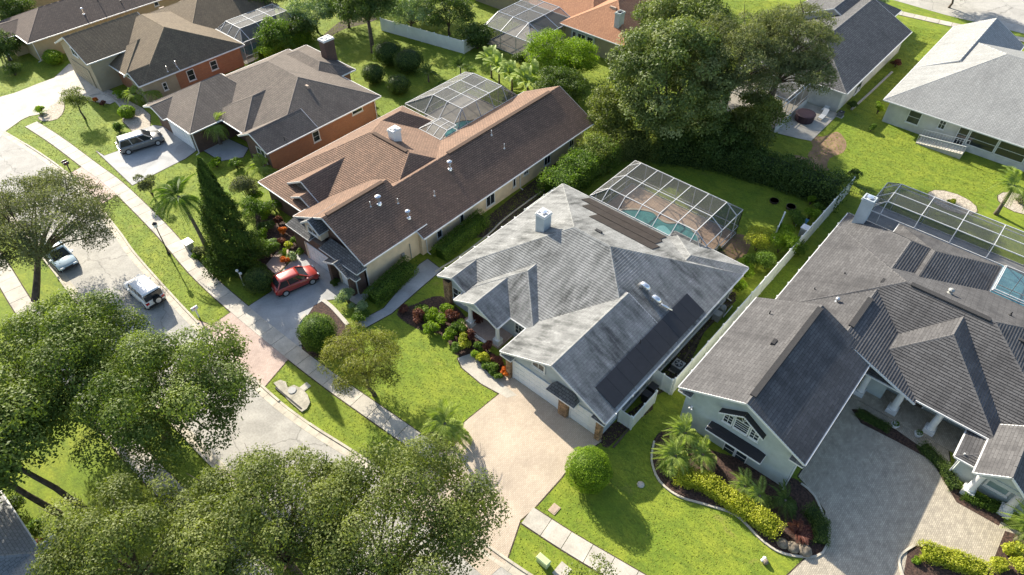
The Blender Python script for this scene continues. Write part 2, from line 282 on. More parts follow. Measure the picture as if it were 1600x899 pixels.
# ---------------------------------------------------------------- mesh building
class MB:
    def __init__(s): s.v = []; s.f = []; s.m = []; s.uv = []; s.mats = []
    def mi(s, mat):
        if mat not in s.mats: s.mats.append(mat)
        return s.mats.index(mat)
    def face(s, pts, mat, uvs=None):
        i = len(s.v); s.v += [tuple(p) for p in pts]; s.f.append(tuple(range(i, i + len(pts)))); s.m.append(s.mi(mat))
        s.uv.append(uvs)
    def box(s, x0, x1, y0, y1, z0, z1, mat):
        if x0 > x1: x0, x1 = x1, x0
        if y0 > y1: y0, y1 = y1, y0
        s.hexa([(x0, y0, z0), (x1, y0, z0), (x1, y1, z0), (x0, y1, z0)], [(x0, y0, z1), (x1, y0, z1), (x1, y1, z1), (x0, y1, z1)], mat)
    def hexa(s, lo, hi, mat):
        n = len(lo); i = len(s.v); s.v += [tuple(p) for p in lo] + [tuple(p) for p in hi]; k = s.mi(mat)
        fs = [tuple(i + j for j in reversed(range(n))), tuple(i + n + j for j in range(n))]
        fs += [(i + j, i + (j + 1) % n, i + n + (j + 1) % n, i + n + j) for j in range(n)]
        for f in fs: s.f.append(f); s.m.append(k); s.uv.append(None)
    def bar(s, p, q, w, h, mat, up=(0, 0, 1)):
        p, q = Vector(p), Vector(q); d = (q - p)
        if d.length < 1e-6: return
        d.normalize(); u = Vector(up)
        if abs(d.dot(u)) > 0.98: u = Vector((1, 0, 0))
        sd = d.cross(u).normalized() * w / 2; u2 = sd.cross(d).normalized() * h / 2
        s.hexa([p - sd - u2, p + sd - u2, p + sd + u2, p - sd + u2], [q - sd - u2, q + sd - u2, q + sd + u2, q - sd + u2], mat)
    def tube(s, pts, rads, mat, n=7, cap=True):
        rings = []; i0 = len(s.v); k = s.mi(mat); pts = [Vector(p) for p in pts]
        if not hasattr(rads, '__len__'): rads = [rads] * len(pts)
        ref = Vector((0.31, 0.17, 0.93))
        for j, p in enumerate(pts):
            d = (pts[min(j + 1, len(pts) - 1)] - pts[max(j - 1, 0)]).normalized()
            if abs(d.dot(ref)) > 0.97: rr = Vector((1, 0, 0))
            else: rr = ref
            a = d.cross(rr).normalized(); b = d.cross(a)
            for q in range(n):
                t = 2 * math.pi * q / n; s.v.append(tuple(p + (a * math.cos(t) + b * math.sin(t)) * rads[j]))
        for j in range(len(pts) - 1):
            for q in range(n):
                s.f.append((i0 + j * n + q, i0 + j * n + (q + 1) % n, i0 + (j + 1) * n + (q + 1) % n, i0 + (j + 1) * n + q)); s.m.append(k); s.uv.append(None)
        if cap:
            s.f.append(tuple(i0 + q for q in reversed(range(n)))); s.m.append(k); s.uv.append(None)
            e = i0 + (len(pts) - 1) * n; s.f.append(tuple(e + q for q in range(n))); s.m.append(k); s.uv.append(None)
    def lathe(s, c, prof, mat, n=12):
        """prof: list of (r, z)"""
        s.tube([(c[0], c[1], c[2] + z) for r, z in prof], [max(r, 0.001) for r, z in prof], mat, n)
    def sphere(s, c, r, mat, seg=8, rings=5, sc=(1, 1, 1)):
        i0 = len(s.v); k = s.mi(mat)
        for a in range(rings + 1):
            t = math.pi * a / rings
            for b in range(seg):
                q = 2 * math.pi * b / seg
                s.v.append((c[0] + r * sc[0] * math.sin(t) * math.cos(q), c[1] + r * sc[1] * math.sin(t) * math.sin(q), c[2] + r * sc[2] * math.cos(t)))
        for a in range(rings):
            for b in range(seg):
                s.f.append((i0 + a * seg + b, i0 + (a + 1) * seg + b, i0 + (a + 1) * seg + (b + 1) % seg, i0 + a * seg + (b + 1) % seg)); s.m.append(k); s.uv.append(None)
    def build(s, name, parent=None, loc=None, smooth=False, **props):
        if loc is None: loc = parent_loc(parent) if parent else (0, 0, 0)
        me = bpy.data.meshes.new(name)
        vv = [(x - loc[0], y - loc[1], z - loc[2]) for x, y, z in s.v]
        me.from_pydata(vv, [], s.f)
        for m in s.mats: me.materials.append(MATS[m])
        me.polygons.foreach_set('material_index', s.m)
        if any(u is not None for u in s.uv):
            ul = me.uv_layers.new(name='UVMap').data; i = 0; fl = []
            for f, u in zip(s.f, s.uv):
                for j in range(len(f)): fl += list(u[j]) if u else [0, 0]
            ul.foreach_set('uv', fl)
        if smooth: me.polygons.foreach_set('use_smooth', [True] * len(me.polygons))
        me.update()
        o = bpy.data.objects.new(name, me); COL.objects.link(o)
        if parent: o.parent = parent; ABS[o.name] = Vector(loc); 
        else: o.location = loc; ABS[o.name] = Vector(loc)
        if parent and (Vector(loc) - parent_loc(parent)).length > 1e-6: o.location = Vector(loc) - parent_loc(parent)
        for k, v in props.items(): o[k] = v
        return o
ABS = {}
def parent_loc(o): return ABS.get(o.name, Vector(o.location))
def thing(name, label, cat, loc, group=None):
    o = bpy.data.objects.new(name, None); COL.objects.link(o); o.location = loc; o.empty_display_size = 0.3
    ABS[o.name] = Vector(loc); o['label'] = label; o['category'] = cat
    if group: o['group'] = group
    return o
def tag(o, label, cat, group=None):
    o['label'] = label; o['category'] = cat
    if group: o['group'] = group
    return o
def struct(o): o['kind'] = 'structure'; return o
def part(name, parent, fn, mat=None, smooth=False, loc=None, **k):
    m = MB(); fn(m); return m.build(name, parent, loc=loc, smooth=smooth, **k)
def copy_tree(o, loc=None, rotz=None, scale=None, parent=None):
    c = o.copy(); COL.objects.link(c)
    if parent: c.parent = parent
    if loc is not None: c.location = loc; ABS[c.name] = Vector(loc)
    if rotz is not None: c.rotation_euler = (c.rotation_euler[0], c.rotation_euler[1], rotz)
    if scale is not None: c.scale = (scale,) * 3 if not hasattr(scale, '__len__') else scale
    for ch in KIDS(o): copy_tree(ch, parent=c)
    return c
def KIDS(o): return [x for x in o.children]
def boxo(name, parent, b, mat, **k):
    m = MB(); m.box(*b, mat); return m.build(name, parent, **k)
def baro(name, parent, p, q, w, h, mat, **k):
    m = MB(); m.bar(p, q, w, h, mat); return m.build(name, parent, **k)

# ---------------------------------------------------------------- roofs and houses
def clip(poly, k, lo):
    """poly: list of (s,t) ; keep t>=k (lo) or t<=k"""
    out = []; n = len(poly)
    for i in range(n):
        a, b = poly[i], poly[(i + 1) % n]
        ia = a[1] >= k - 1e-9 if lo else a[1] <= k + 1e-9
        ib = b[1] >= k - 1e-9 if lo else b[1] <= k + 1e-9
        if ia: out.append(a)
        if ia != ib:
            t = (k - a[1]) / (b[1] - a[1]); out.append((a[0] + (b[0] - a[0]) * t, k))
    return out
def slope_face(mb, pts, mat, step=0.022, under=None):
    pts = [Vector(p) for p in pts]; o = pts[0]; e = (pts[1] - pts[0]).normalized()
    nrm = e.cross(pts[-1] - pts[0]).normalized(); COURSE = COURSES.get(mat, 0.19); step = step * STEPK.get(mat, 1.0)
    if nrm.z < 0: nrm = -nrm
    sdir = nrm.cross(e).normalized()
    if sdir.z < 0: sdir = -sdir
    P2 = [((p - o).dot(e), (p - o).dot(sdir)) for p in pts]
    tmax = max(p[1] for p in P2); k = 0
    usc = random.random() * 40
    while k * COURSE < tmax - 1e-4:
        a, b = k * COURSE, min((k + 1) * COURSE, tmax)
        q = clip(clip(P2, a, True), b, False)
        if len(q) >= 3:
            V = []; U = []
            for (s_, t_) in q:
                h = step * (1 - (t_ - a) / COURSE)
                V.append(o + e * s_ + sdir * t_ + nrm * (h + 0.004)); U.append((s_ + usc, t_))
            mb.face(V, mat, U)
            low = [x for x in q if abs(x[1] - a) < 1e-6]
            if len(low) >= 2:
                s0, s1 = min(x[0] for x in low), max(x[0] for x in low)
                p0, p1 = o + e * s0 + sdir * a, o + e * s1 + sdir * a
                mb.face([p0 + nrm * 0.002, p1 + nrm * 0.002, p1 + nrm * (step + 0.004), p0 + nrm * (step + 0.004)], mat, [(s0 + usc, a + .01), (s1 + usc, a + .01), (s1 + usc, a + .02), (s0 + usc, a + .02)])
        k += 1
    if under: mb.face([p - Vector((0, 0, 0.13)) for p in reversed(pts)], under)
_blk = [0]
STEPK = {'roof_white': 1.9, 'roof_charcoal': 1.7, 'roof_brown': 1.6}
def block(root, x0, x1, y0, y1, ze, zr, axis, r0, r1, rc, roof, wall, trim='trim_white', ov=0.5, cap=None, zb=0.0, walls=True, gutters='xXyY', gable_wall=None, rake=True, caps=True, setback=None, capw=0.26, rake_ends=(1, 1)):
    """one roof block: eave rectangle, ridge from r0 to r1 along axis at cross position rc; r0==x0 or r1==x1 makes a gable end"""
    _blk[0] += 1; j = (_blk[0] % 7) * 0.003
    ze += j; zr += j
    if walls: EXCL.append(np.array([(x0 + .45, y0 + .45), (x1 - .45, y0 + .45), (x1 - .45, y1 - .45), (x0 + .45, y1 - .45)]))
    A, B, Cc, D = [Vector(p) for p in ((x0, y0, ze), (x1, y0, ze), (x1, y1, ze), (x0, y1, ze))]
    if axis == 'x': R0, R1 = Vector((r0, rc, zr)), Vector((r1, rc, zr)); g0 = r0 <= x0 + 1e-3; g1 = r1 >= x1 - 1e-3
    else: R0, R1 = Vector((rc, r0, zr)), Vector((rc, r1, zr)); g0 = r0 <= y0 + 1e-3; g1 = r1 >= y1 - 1e-3
    g0r, g1r = g0 and rake_ends[0], g1 and rake_ends[1]
    if axis == 'x':
        F = [(A, B, R1, R0), (Cc, D, R0, R1)] + ([] if g0 else [(D, A, R0)]) + ([] if g1 else [(B, Cc, R1)])
        hips = ([] if g0 else [(A, R0), (D, R0)]) + ([] if g1 else [(B, R1), (Cc, R1)]); rakes = ([(A, R0), (D, R0)] if g0r else []) + ([(B, R1), (Cc, R1)] if g1r else [])
        eaves = {'y': (A, B, (0, -1)), 'Y': (D, Cc, (0, 1)), 'x': None if g0 else (A, D, (-1, 0)), 'X': None if g1 else (B, Cc, (1, 0))}
    else:
        F = [(B, Cc, R1, R0), (D, A, R0, R1)] + ([] if g0 else [(A, B, R0)]) + ([] if g1 else [(Cc, D, R1)])
        hips = ([] if g0 else [(A, R0), (B, R0)]) + ([] if g1 else [(D, R1), (Cc, R1)]); rakes = ([(A, R0), (B, R0)] if g0r else []) + ([(D, R1), (Cc, R1)] if g1r else [])
        eaves = {'x': (A, D, (-1, 0)), 'X': (B, Cc, (1, 0)), 'y': None if g0 else (A, B, (0, -1)), 'Y': None if g1 else (D, Cc, (0, 1))}
    m = MB()
    for f in F: slope_face(m, f, roof, under=trim)
    m.build('roof', root)
    if caps:
        cm = cap or roof
        for p, q in ([(R0, R1)] if (R1 - R0).length > 0.3 else []) + hips:
            c = MB(); L_ = (q - p).length; nseg = max(1, int(L_ / 0.9)); dd = (q - p).normalized(); sd = dd.cross(Vector((0, 0, 1))).normalized() * capw / 2
            up = Vector((0, 0, 0.045)); dn = Vector((0, 0, -0.03))
            for s in range(nseg):
                a = p + (q - p) * (s / nseg); b = p + (q - p) * ((s + 1) / nseg - 0.01)
                c.face([a - sd + dn, a + up, b + up, b - sd + dn], cm, [(0.1, 0.1)] * 4); c.face([a + up, a + sd + dn, b + sd + dn, b + up], cm, [(0.1, 0.1)] * 4)
                c.face([a - sd + dn, a + sd + dn, a + up], cm, [(0.1, 0.1)] * 3)
            c.build('ridge_cap', root)
    for k_, e in eaves.items():
        if e and k_ in gutters:
            p, q, n_ = e; off = Vector((n_[0] * 0.05, n_[1] * 0.05, -0.065))
            baro('gutter', root, p + off, q + off, 0.10, 0.13, trim)
    if rake:
        for p, q in rakes:
            off = Vector((0, 0, -0.075)); baro('rake_board', root, p + off, q + off, 0.06, 0.17, trim)
    if walls:
        o_ = ov + j; wx0, wx1, wy0, wy1 = x0 + o_, x1 - o_, y0 + o_, y1 - o_
        if setback: wx0 += setback.get('x', 0); wx1 -= setback.get('X', 0); wy0 += setback.get('y', 0); wy1 -= setback.get('Y', 0)
        gw = gable_wall or wall
        def zt(x, y):
            zs = []
            if axis == 'x':
                zs += [ze + (zr - ze) * (y - y0) / (rc - y0), ze + (zr - ze) * (y1 - y) / (y1 - rc)]
                if not g0: zs.append(ze + (zr - ze) * (x - x0) / (r0 - x0))
                if not g1: zs.append(ze + (zr - ze) * (x1 - x) / (x1 - r1))
            else:
                zs += [ze + (zr - ze) * (x - x0) / (rc - x0), ze + (zr - ze) * (x1 - x) / (x1 - rc)]
                if not g0: zs.append(ze + (zr - ze) * (y - y0) / (r0 - y0))
                if not g1: zs.append(ze + (zr - ze) * (y1 - y) / (y1 - r1))
            return min(zs) - 0.14
        W = [((wx0, wy0), (wx1, wy0), axis == 'y' and g0), ((wx1, wy0), (wx1, wy1), axis == 'x' and g1), ((wx1, wy1), (wx0, wy1), axis == 'y' and g1), ((wx0, wy1), (wx0, wy0), axis == 'x' and g0)]
        for a, b, isg in W:
            pts = [(a[0], a[1], zb), (b[0], b[1], zb), (b[0], b[1], zt(*b))]
            if isg:
                mid = (a[0], rc) if axis == 'x' else (rc, a[1]); pts.append((mid[0], mid[1], zt(*mid)))
            pts.append((a[0], a[1], zt(*a)))
            m = MB(); m.face(pts, gw if isg else wall); m.build('wall', root)

def window(root, axis, c, side, a0, a1, z0, z1, cols=1, rows=1, frame='trim_white', glass='glass_window', fw=0.09, name='window', proud=0.05, sill=True):
    """axis 'x': wall plane x=c, spans y a0..a1, facing side (-1/+1); axis 'y': plane y=c, spans x"""
    if a0 > a1: a0, a1 = a1, a0
    m = MB()
    def bx(mm, u0, u1, w0, w1, d0, d1, mat):
        d0, d1 = c + side * d0, c + side * d1
        if axis == 'x': mm.box(min(d0, d1), max(d0, d1), u0, u1, w0, w1, mat)
        else: mm.box(u0, u1, min(d0, d1), max(d0, d1), w0, w1, mat)
    bx(m, a0, a0 + fw, z0, z1, 0, proud, frame); bx(m, a1 - fw, a1, z0, z1, 0, proud, frame)
    bx(m, a0 + fw, a1 - fw, z0, z0 + fw, 0, proud, frame); bx(m, a0 + fw, a1 - fw, z1 - fw, z1, 0, proud, frame)
    f = m.build(name, root)
    if sill:
        m = MB(); bx(m, a0 - 0.05, a1 + 0.05, z0 - 0.07, z0 - 0.002, 0, proud + 0.05, frame); m.build('sill', f, loc=parent_loc(root))
    W_, H_ = (a1 - a0 - 2 * fw) / cols, (z1 - z0 - 2 * fw) / rows
    for i in range(cols):
        for k in range(rows):
            u0, w0 = a0 + fw + i * W_, z0 + fw + k * H_; g_ = 0.02
            m = MB(); bx(m, u0 + (g_ if i else 0.002), u0 + W_ - (g_ if i < cols - 1 else 0.002), w0 + (g_ if k else 0.002), w0 + H_ - (g_ if k < rows - 1 else 0.002), 0, 0.015, glass); fix(m.build('pane', f, loc=parent_loc(root)))
    if cols > 1 or rows > 1:
        m = MB()
        for i in range(1, cols): bx(m, a0 + fw + i * W_ - 0.022, a0 + fw + i * W_ + 0.022, z0 + fw, z1 - fw, 0, proud - 0.01, frame)
        for k in range(1, rows): bx(m, a0 + fw, a1 - fw, z0 + fw + k * H_ - 0.02, z0 + fw + k * H_ + 0.02, 0, proud - 0.014, frame)
        fix(m.build('muntin', f, loc=parent_loc(root)))
    return f
def fix(o): return o
def win_px(root, axis, c, side, px0, py0, px1, py1, **k):
    """window from its picture corners on the wall plane"""
    fn = atx if axis == 'x' else aty; pxm, pym = (px0 + px1) / 2, (py0 + py1) / 2
    a = fn(px0, pym, c); b = fn(px1, pym, c); t = fn(pxm, py0, c); u = fn(pxm, py1, c)
    i = 1 if axis == 'x' else 0
    return window(root, axis, c, side, a[i], b[i], u[2], t[2], **k)
def garage_door(root, x, y0, y1, h, mat='door_white', rows=4, cols=6, side=-1):
    d = MB(); d.box(x + side * 0.03, x, y0, y1, 0.02, h, mat); dd = d.build('garage_door', root)
    ph = (h - 0.04) / rows; pw = (y1 - y0) / cols
    for i in range(rows):
        m = MB()
        for k in range(cols): m.box(x + side * 0.055, x + side * 0.031, y0 + k * pw + 0.05, y0 + (k + 1) * pw - 0.05, 0.03 + i * ph + 0.03, 0.03 + (i + 1) * ph - 0.03, mat)
        m.build('panel', dd, loc=parent_loc(root))
    m = MB(); x_a, x_b = x + side * 0.08, x
    m.box(x_a, x_b, y0 - 0.13, y0 - 0.004, 0, h + 0.13, mat); m.box(x_a, x_b, y1 + 0.004, y1 + 0.13, 0, h + 0.13, mat); m.box(x_a, x_b, y0 - 0.003, y1 + 0.003, h + 0.004, h + 0.13, mat)
    m.build('door_frame', root)
def entry_door(root, axis, c, side, a0, a1, h, mat='bark', frame='trim_white'):
    m = MB()
    b = lambda m, u0, u1, w0, w1, d, mt: m.box(min(c, c + side * d), max(c, c + side * d), u0, u1, w0, w1, mt) if axis == 'x' else m.box(u0, u1, min(c, c + side * d), max(c, c + side * d), w0, w1, mt)
    b(m, a0, a1, 0.05, h, 0.05, mat); dd = m.build('door', root)
    m = MB(); b(m, a0 - 0.1, a0 - .003, 0.05, h + 0.1, 0.08, frame); b(m, a1 + .003, a1 + 0.1, 0.05, h + 0.1, 0.08, frame); b(m, a0 - .002, a1 + .002, h + .003, h + 0.1, 0.08, frame); m.build('door_frame', root)
def chimney(root, x, y, w, l, z0, z1, mat, top='trim_white', capm='metal_silver'):
    m = MB(); m.box(x - w / 2, x + w / 2, y - l / 2, y + l / 2, z0, z1 - 0.25, mat)
    m.box(x - w / 2 - 0.07, x + w / 2 + 0.07, y - l / 2 - 0.07, y + l / 2 + 0.07, z1 - 0.248, z1 - 0.12, top); ch = m.build('chimney', root)
    m = MB(); a = 0.09
    for (xa, xb, ya, yb) in ((-w / 2 - .03, w / 2 + .03, -l / 2 - .03, -l / 2 + a), (-w / 2 - .03, w / 2 + .03, l / 2 - a, l / 2 + .03), (-w / 2 - .03, -w / 2 + a, -l / 2 + a + .002, l / 2 - a - .002), (w / 2 - a, w / 2 + .03, -l / 2 + a + .002, l / 2 - a - .002)):
        m.box(x + xa, x + xb, y + ya, y + yb, z1 - 0.118, z1, top)
    m.build('crown_rim', ch, loc=parent_loc(root))
    m = MB(); m.lathe((x, y, z1 - 0.118), [(0.2, 0), (0.2, 0.16), (0.3, 0.17), (0.3, 0.22), (0.02, 0.26)], capm, 12); m.build('flue_cap', ch, loc=parent_loc(root), smooth=False)
def roof_pt(root, px, py, axis, r0, z0, slope, sign):
    pass
def vent_pipe(root, p, h=0.45, r=0.05, mat='metal_black', base=True):
    m = MB(); m.lathe((p[0], p[1], p[2] - 0.1), [(r * 2.4, 0), (r * 2.2, 0.12), (r, 0.16), (r, h + 0.1)], mat, 8); m.build('vent_pipe', root)
def vent_cap(root, p, h=0.7, r=0.11, top='metal_silver'):
    m = MB(); m.lathe((p[0], p[1], p[2] - 0.1), [(r * 2, 0), (r * 1.6, 0.14), (r * .8, 0.16), (r * .8, h), (r * 1.8, h + 0.02), (r * 1.9, h + 0.16), (r * 0.9, h + 0.26), (0.01, h + 0.28)], top, 10); m.build('roof_vent', root)
def vent_box(root, p, mat, ax='y', l=0.5):
    m = MB(); lx, ly = (0.32, l) if ax == 'y' else (l, 0.32)
    m.hexa([(p[0] - lx / 2, p[1] - ly / 2, p[2] - 0.15), (p[0] + lx / 2, p[1] - ly / 2, p[2] - 0.15), (p[0] + lx / 2, p[1] + ly / 2, p[2] - 0.15), (p[0] - lx / 2, p[1] + ly / 2, p[2] - 0.15)],
           [(p[0] - lx * .4, p[1] - ly * .4, p[2] + 0.2), (p[0] + lx * .4, p[1] - ly * .4, p[2] + 0.2), (p[0] + lx * .4, p[1] + ly * .4, p[2] + 0.2), (p[0] - lx * .4, p[1] + ly * .4, p[2] + 0.2)], mat); m.build('roof_vent', root)
def downspout(root, x, y, z1, n=(0, 1), mat='trim_white'):
    m = MB(); m.box(x - .04, x + .04, y - .04, y + .04, 0.15, z1, mat); m.bar((x, y, 0.14), (x + n[0] * .4, y + n[1] * .4, 0.06), .08, .06, mat); m.build('downspout', root)

def ridge_vent(root, p, q, w_=.42, mat='roof_slate'):
    m = MB(); m.bar(p, q, w_, .10, mat); m.build('ridge_vent', root)
# ---------------------------------------------------------------- pool cages
def cage(root, x0, x1, y0, y1, ze, zt, ins, nx, ny, open_sides='xXyY', mat='cage_white', screen='screen_mesh', post_sides=None, bw=0.06, rail=True, zfloor=0.06):
    a, b, c, d = ins   # insets at x0, x1, y0, y1
    X = [x0 + a + (x1 - b - x0 - a) * i / nx for i in range(nx + 1)]; Y = [y0 + c + (y1 - d - y0 - c) * i / ny for i in range(ny + 1)]
    post_sides = open_sides if post_sides is None else post_sides
    def beam(p, q, w_=bw, h_=bw * 1.3): baro('beam', root, p, q, w_, h_, mat)
    def scr(*pts):
        m = MB(); m.face([Vector(p) for p in pts], screen); m.build('screen_panel', root)
    for i in range(nx + 1): beam((X[i], Y[0], zt), (X[i], Y[-1], zt))
    for k in range(ny + 1): beam((X[0], Y[k], zt - 0.003), (X[-1], Y[k], zt - 0.003))
    for i in range(nx):
        for k in range(ny): scr((X[i], Y[k], zt), (X[i + 1], Y[k], zt), (X[i + 1], Y[k + 1], zt), (X[i], Y[k + 1], zt))
    sides = {'x': ([(x0, yy) for yy in Y], [(X[0], yy) for yy in Y], (x0, y0), (x0, y1)), 'X': ([(x1, yy) for yy in Y], [(X[-1], yy) for yy in Y], (x1, y0), (x1, y1)),
             'y': ([(xx, y0) for xx in X], [(xx, Y[0]) for xx in X], (x0, y0), (x1, y0)), 'Y': ([(xx, y1) for xx in X], [(xx, Y[-1]) for xx in X], (x0, y1), (x1, y1))}
    insd = dict(zip('xXyY', (a, b, c, d)))
    for s in 'xXyY':
        O, I, c0, c1 = sides[s]
        if insd[s] > 0.05:
            beam((*c0, ze), (*c1, ze))
            for p, q in zip(O, I): beam((*p, ze), (*q, zt))
            for i in range(len(O) - 1): scr((*O[i], ze), (*O[i + 1], ze), (*I[i + 1], zt), (*I[i], zt))
            if (Vector(O[0]) - Vector(c0)).length > 0.05: beam((*c0, ze), (*I[0], zt)); scr((*c0, ze), (*O[0], ze), (*I[0], zt))
            if (Vector(O[-1]) - Vector(c1)).length > 0.05: beam((*c1, ze), (*I[-1], zt)); scr((*c1, ze), (*O[-1], ze), (*I[-1], zt))
        if s in post_sides:
            P = [c0] + [p for p in O if (Vector(p) - Vector(c0)).length > 0.3 and (Vector(p) - Vector(c1)).length > 0.3] + [c1]
            for p in P:
                m = MB(); m.box(p[0] - bw / 2, p[0] + bw / 2, p[1] - bw / 2, p[1] + bw / 2, zfloor, ze, mat); m.build('post', root)
            for i in range(len(P) - 1):
                if rail:
                    beam((*P[i], 1.0), (*P[i + 1], 1.0), 0.05, 0.06)
                beam((*P[i], 0.12), (*P[i + 1], 0.12), 0.05, 0.12)
                scr((*P[i], 0.1), (*P[i + 1], 0.1), (*P[i + 1], ze), (*P[i], ze))

# ---------------------------------------------------------------- flat polygons on the ground
def smooth_closed(pts, n=4):
    out = []; N = len(pts)
    for i in range(N):
        p0, p1, p2, p3 = [Vector(pts[(i + k - 1) % N]) for k in range(4)]
        for j in range(n):
            t = j / n; out.append(0.5 * ((2 * p1) + (p2 - p0) * t + (2 * p0 - 5 * p1 + 4 * p2 - p3) * t * t + (3 * p1 - p0 - 3 * p2 + p3) * t ** 3))
    return out
EDGES = MB(); EXCL = []
def sheet(name, pts, z, mat, kind='structure', edge=True, thick=None, parent=None, px=True, smooth=0, tagl=None):
    P = [at(*p) if px else Vector((p[0], p[1], 0)) for p in pts]
    if smooth: P = smooth_closed(P, smooth)
    ar = sum(P[i].x * P[(i + 1) % len(P)].y - P[(i + 1) % len(P)].x * P[i].y for i in range(len(P)))
    if ar < 0: P = P[::-1]
    if name != 'bare_ground': EXCL.append(np.array([(p.x, p.y) for p in P]))
    bm = bmesh.new(); vs = [bm.verts.new((p.x, p.y, z)) for p in P]; es = [bm.edges.new((vs[i], vs[(i + 1) % len(vs)])) for i in range(len(vs))]
    bmesh.ops.triangle_fill(bm, edges=es, use_beauty=True)
    bmesh.ops.recalc_face_normals(bm, faces=bm.faces)
    if sum(f.normal.z for f in bm.faces) < 0: bmesh.ops.reverse_faces(bm, faces=bm.faces)
    if thick:
        lo = [bm.verts.new((p.x, p.y, z - thick)) for p in P]
        for i in range(len(vs)):
            j = (i + 1) % len(vs); bm.faces.new((lo[i], lo[j], vs[j], vs[i]))
    me = bpy.data.meshes.new(name); bm.to_mesh(me); bm.free(); me.materials.append(MATS[mat])
    o = bpy.data.objects.new(name, me); COL.objects.link(o)
    if parent:
        o.parent = parent; o.location = -parent_loc(parent)
    elif kind: o['kind'] = kind
    if tagl: tag(o, *tagl)
    if edge:
        for i in range(len(P)):
            a, b = P[i], P[(i + 1) % len(P)]; dd = (b - a)
            if dd.length < 0.02: continue
            nn = Vector((dd.y, -dd.x, 0)).normalized() * 0.09
            EDGES.face([(a.x, a.y, 0.006), (b.x, b.y, 0.006), (b.x + nn.x, b.y + nn.y, 0.006), (a.x + nn.x, a.y + nn.y, 0.006)][::-1], 'soil')
    return o
def path_strip(line, w, n=None):
    pts = [Vector((p[0], p[1], 0)) for p in line]; L_, R_ = [], []
    for i, p in enumerate(pts):
        d_ = (pts[min(i + 1, len(pts) - 1)] - pts[max(i - 1, 0)]).normalized(); nn = Vector((-d_.y, d_.x, 0)) * w / 2
        L_.append(p + nn); R_.append(p - nn)
    return L_, R_
def catmull(pts, step):
    P = [Vector((*p, 0)) if len(p) == 2 else Vector(p) for p in pts]; P = [2 * P[0] - P[1]] + P + [2 * P[-1] - P[-2]]; out = []
    for i in range(1, len(P) - 2):
        n = max(2, int((P[i + 1] - P[i]).length / 0.25))
        for j in range(n):
            t = j / n; p0, p1, p2, p3 = P[i - 1:i + 3]
            out.append(0.5 * ((2 * p1) + (p2 - p0) * t + (2 * p0 - 5 * p1 + 4 * p2 - p3) * t * t + (3 * p1 - p0 - 3 * p2 + p3) * t ** 3))
    out.append(P[-2]); res = [out[0]]; acc = 0
    for a, b in zip(out, out[1:]):
        acc += (b - a).length
        if acc >= step: res.append(b); acc = 0
    return res
def slabs(root, line, w, step, z=0.05, mat='concrete', gap=0.02, skip=None):
    pts = catmull(line, step); L_, R_ = path_strip(pts, w); EXCL.append(np.array([(p.x, p.y) for p in L_] + [(p.x, p.y) for p in R_[::-1]]))
    for i in range(len(pts) - 1):
        if skip and skip(pts[i]): continue
        a, b, c, d_ = R_[i], R_[i + 1], L_[i + 1], L_[i]; g_ = gap / max(0.2, (b - a).length)
        q = [a.lerp(b, g_), b.lerp(a, g_), c.lerp(d_, g_), d_.lerp(c, g_)]; zz = z + random.uniform(-.004, .004)
        m = MB(); m.hexa([(p.x, p.y, 0.012) for p in q], [(p.x, p.y, zz) for p in q], mat); m.build('slab', root)
        for (p, q_, s) in ((a, b, 1), (d_, c, -1)):
            dd = (q_ - p).normalized(); nn = Vector((dd.y, -dd.x, 0)) * 0.09 * s
            f = [(p.x, p.y, 0.007), (q_.x, q_.y, 0.007), (q_.x + nn.x, q_.y + nn.y, 0.007), (p.x + nn.x, p.y + nn.y, 0.007)]
            EDGES.face(f, 'soil')
def edging(name, pts, mat, px=True, r=0.07, smooth=5, closed=False, zc=0.04, lab=None, w=0.14):
    P = [at(*p) if px else Vector((*p, 0)) for p in pts]
    P = catmull([(p.x, p.y) for p in P], 0.35)
    m = MB(); L_, R_ = path_strip(P, w)
    for i in range(len(P) - 1):
        q = [R_[i], R_[i + 1], L_[i + 1], L_[i]]; m.hexa([(p.x, p.y, 0.0) for p in q], [(p.x, p.y, 0.11) for p in q], mat)
    o = m.build(name); return o

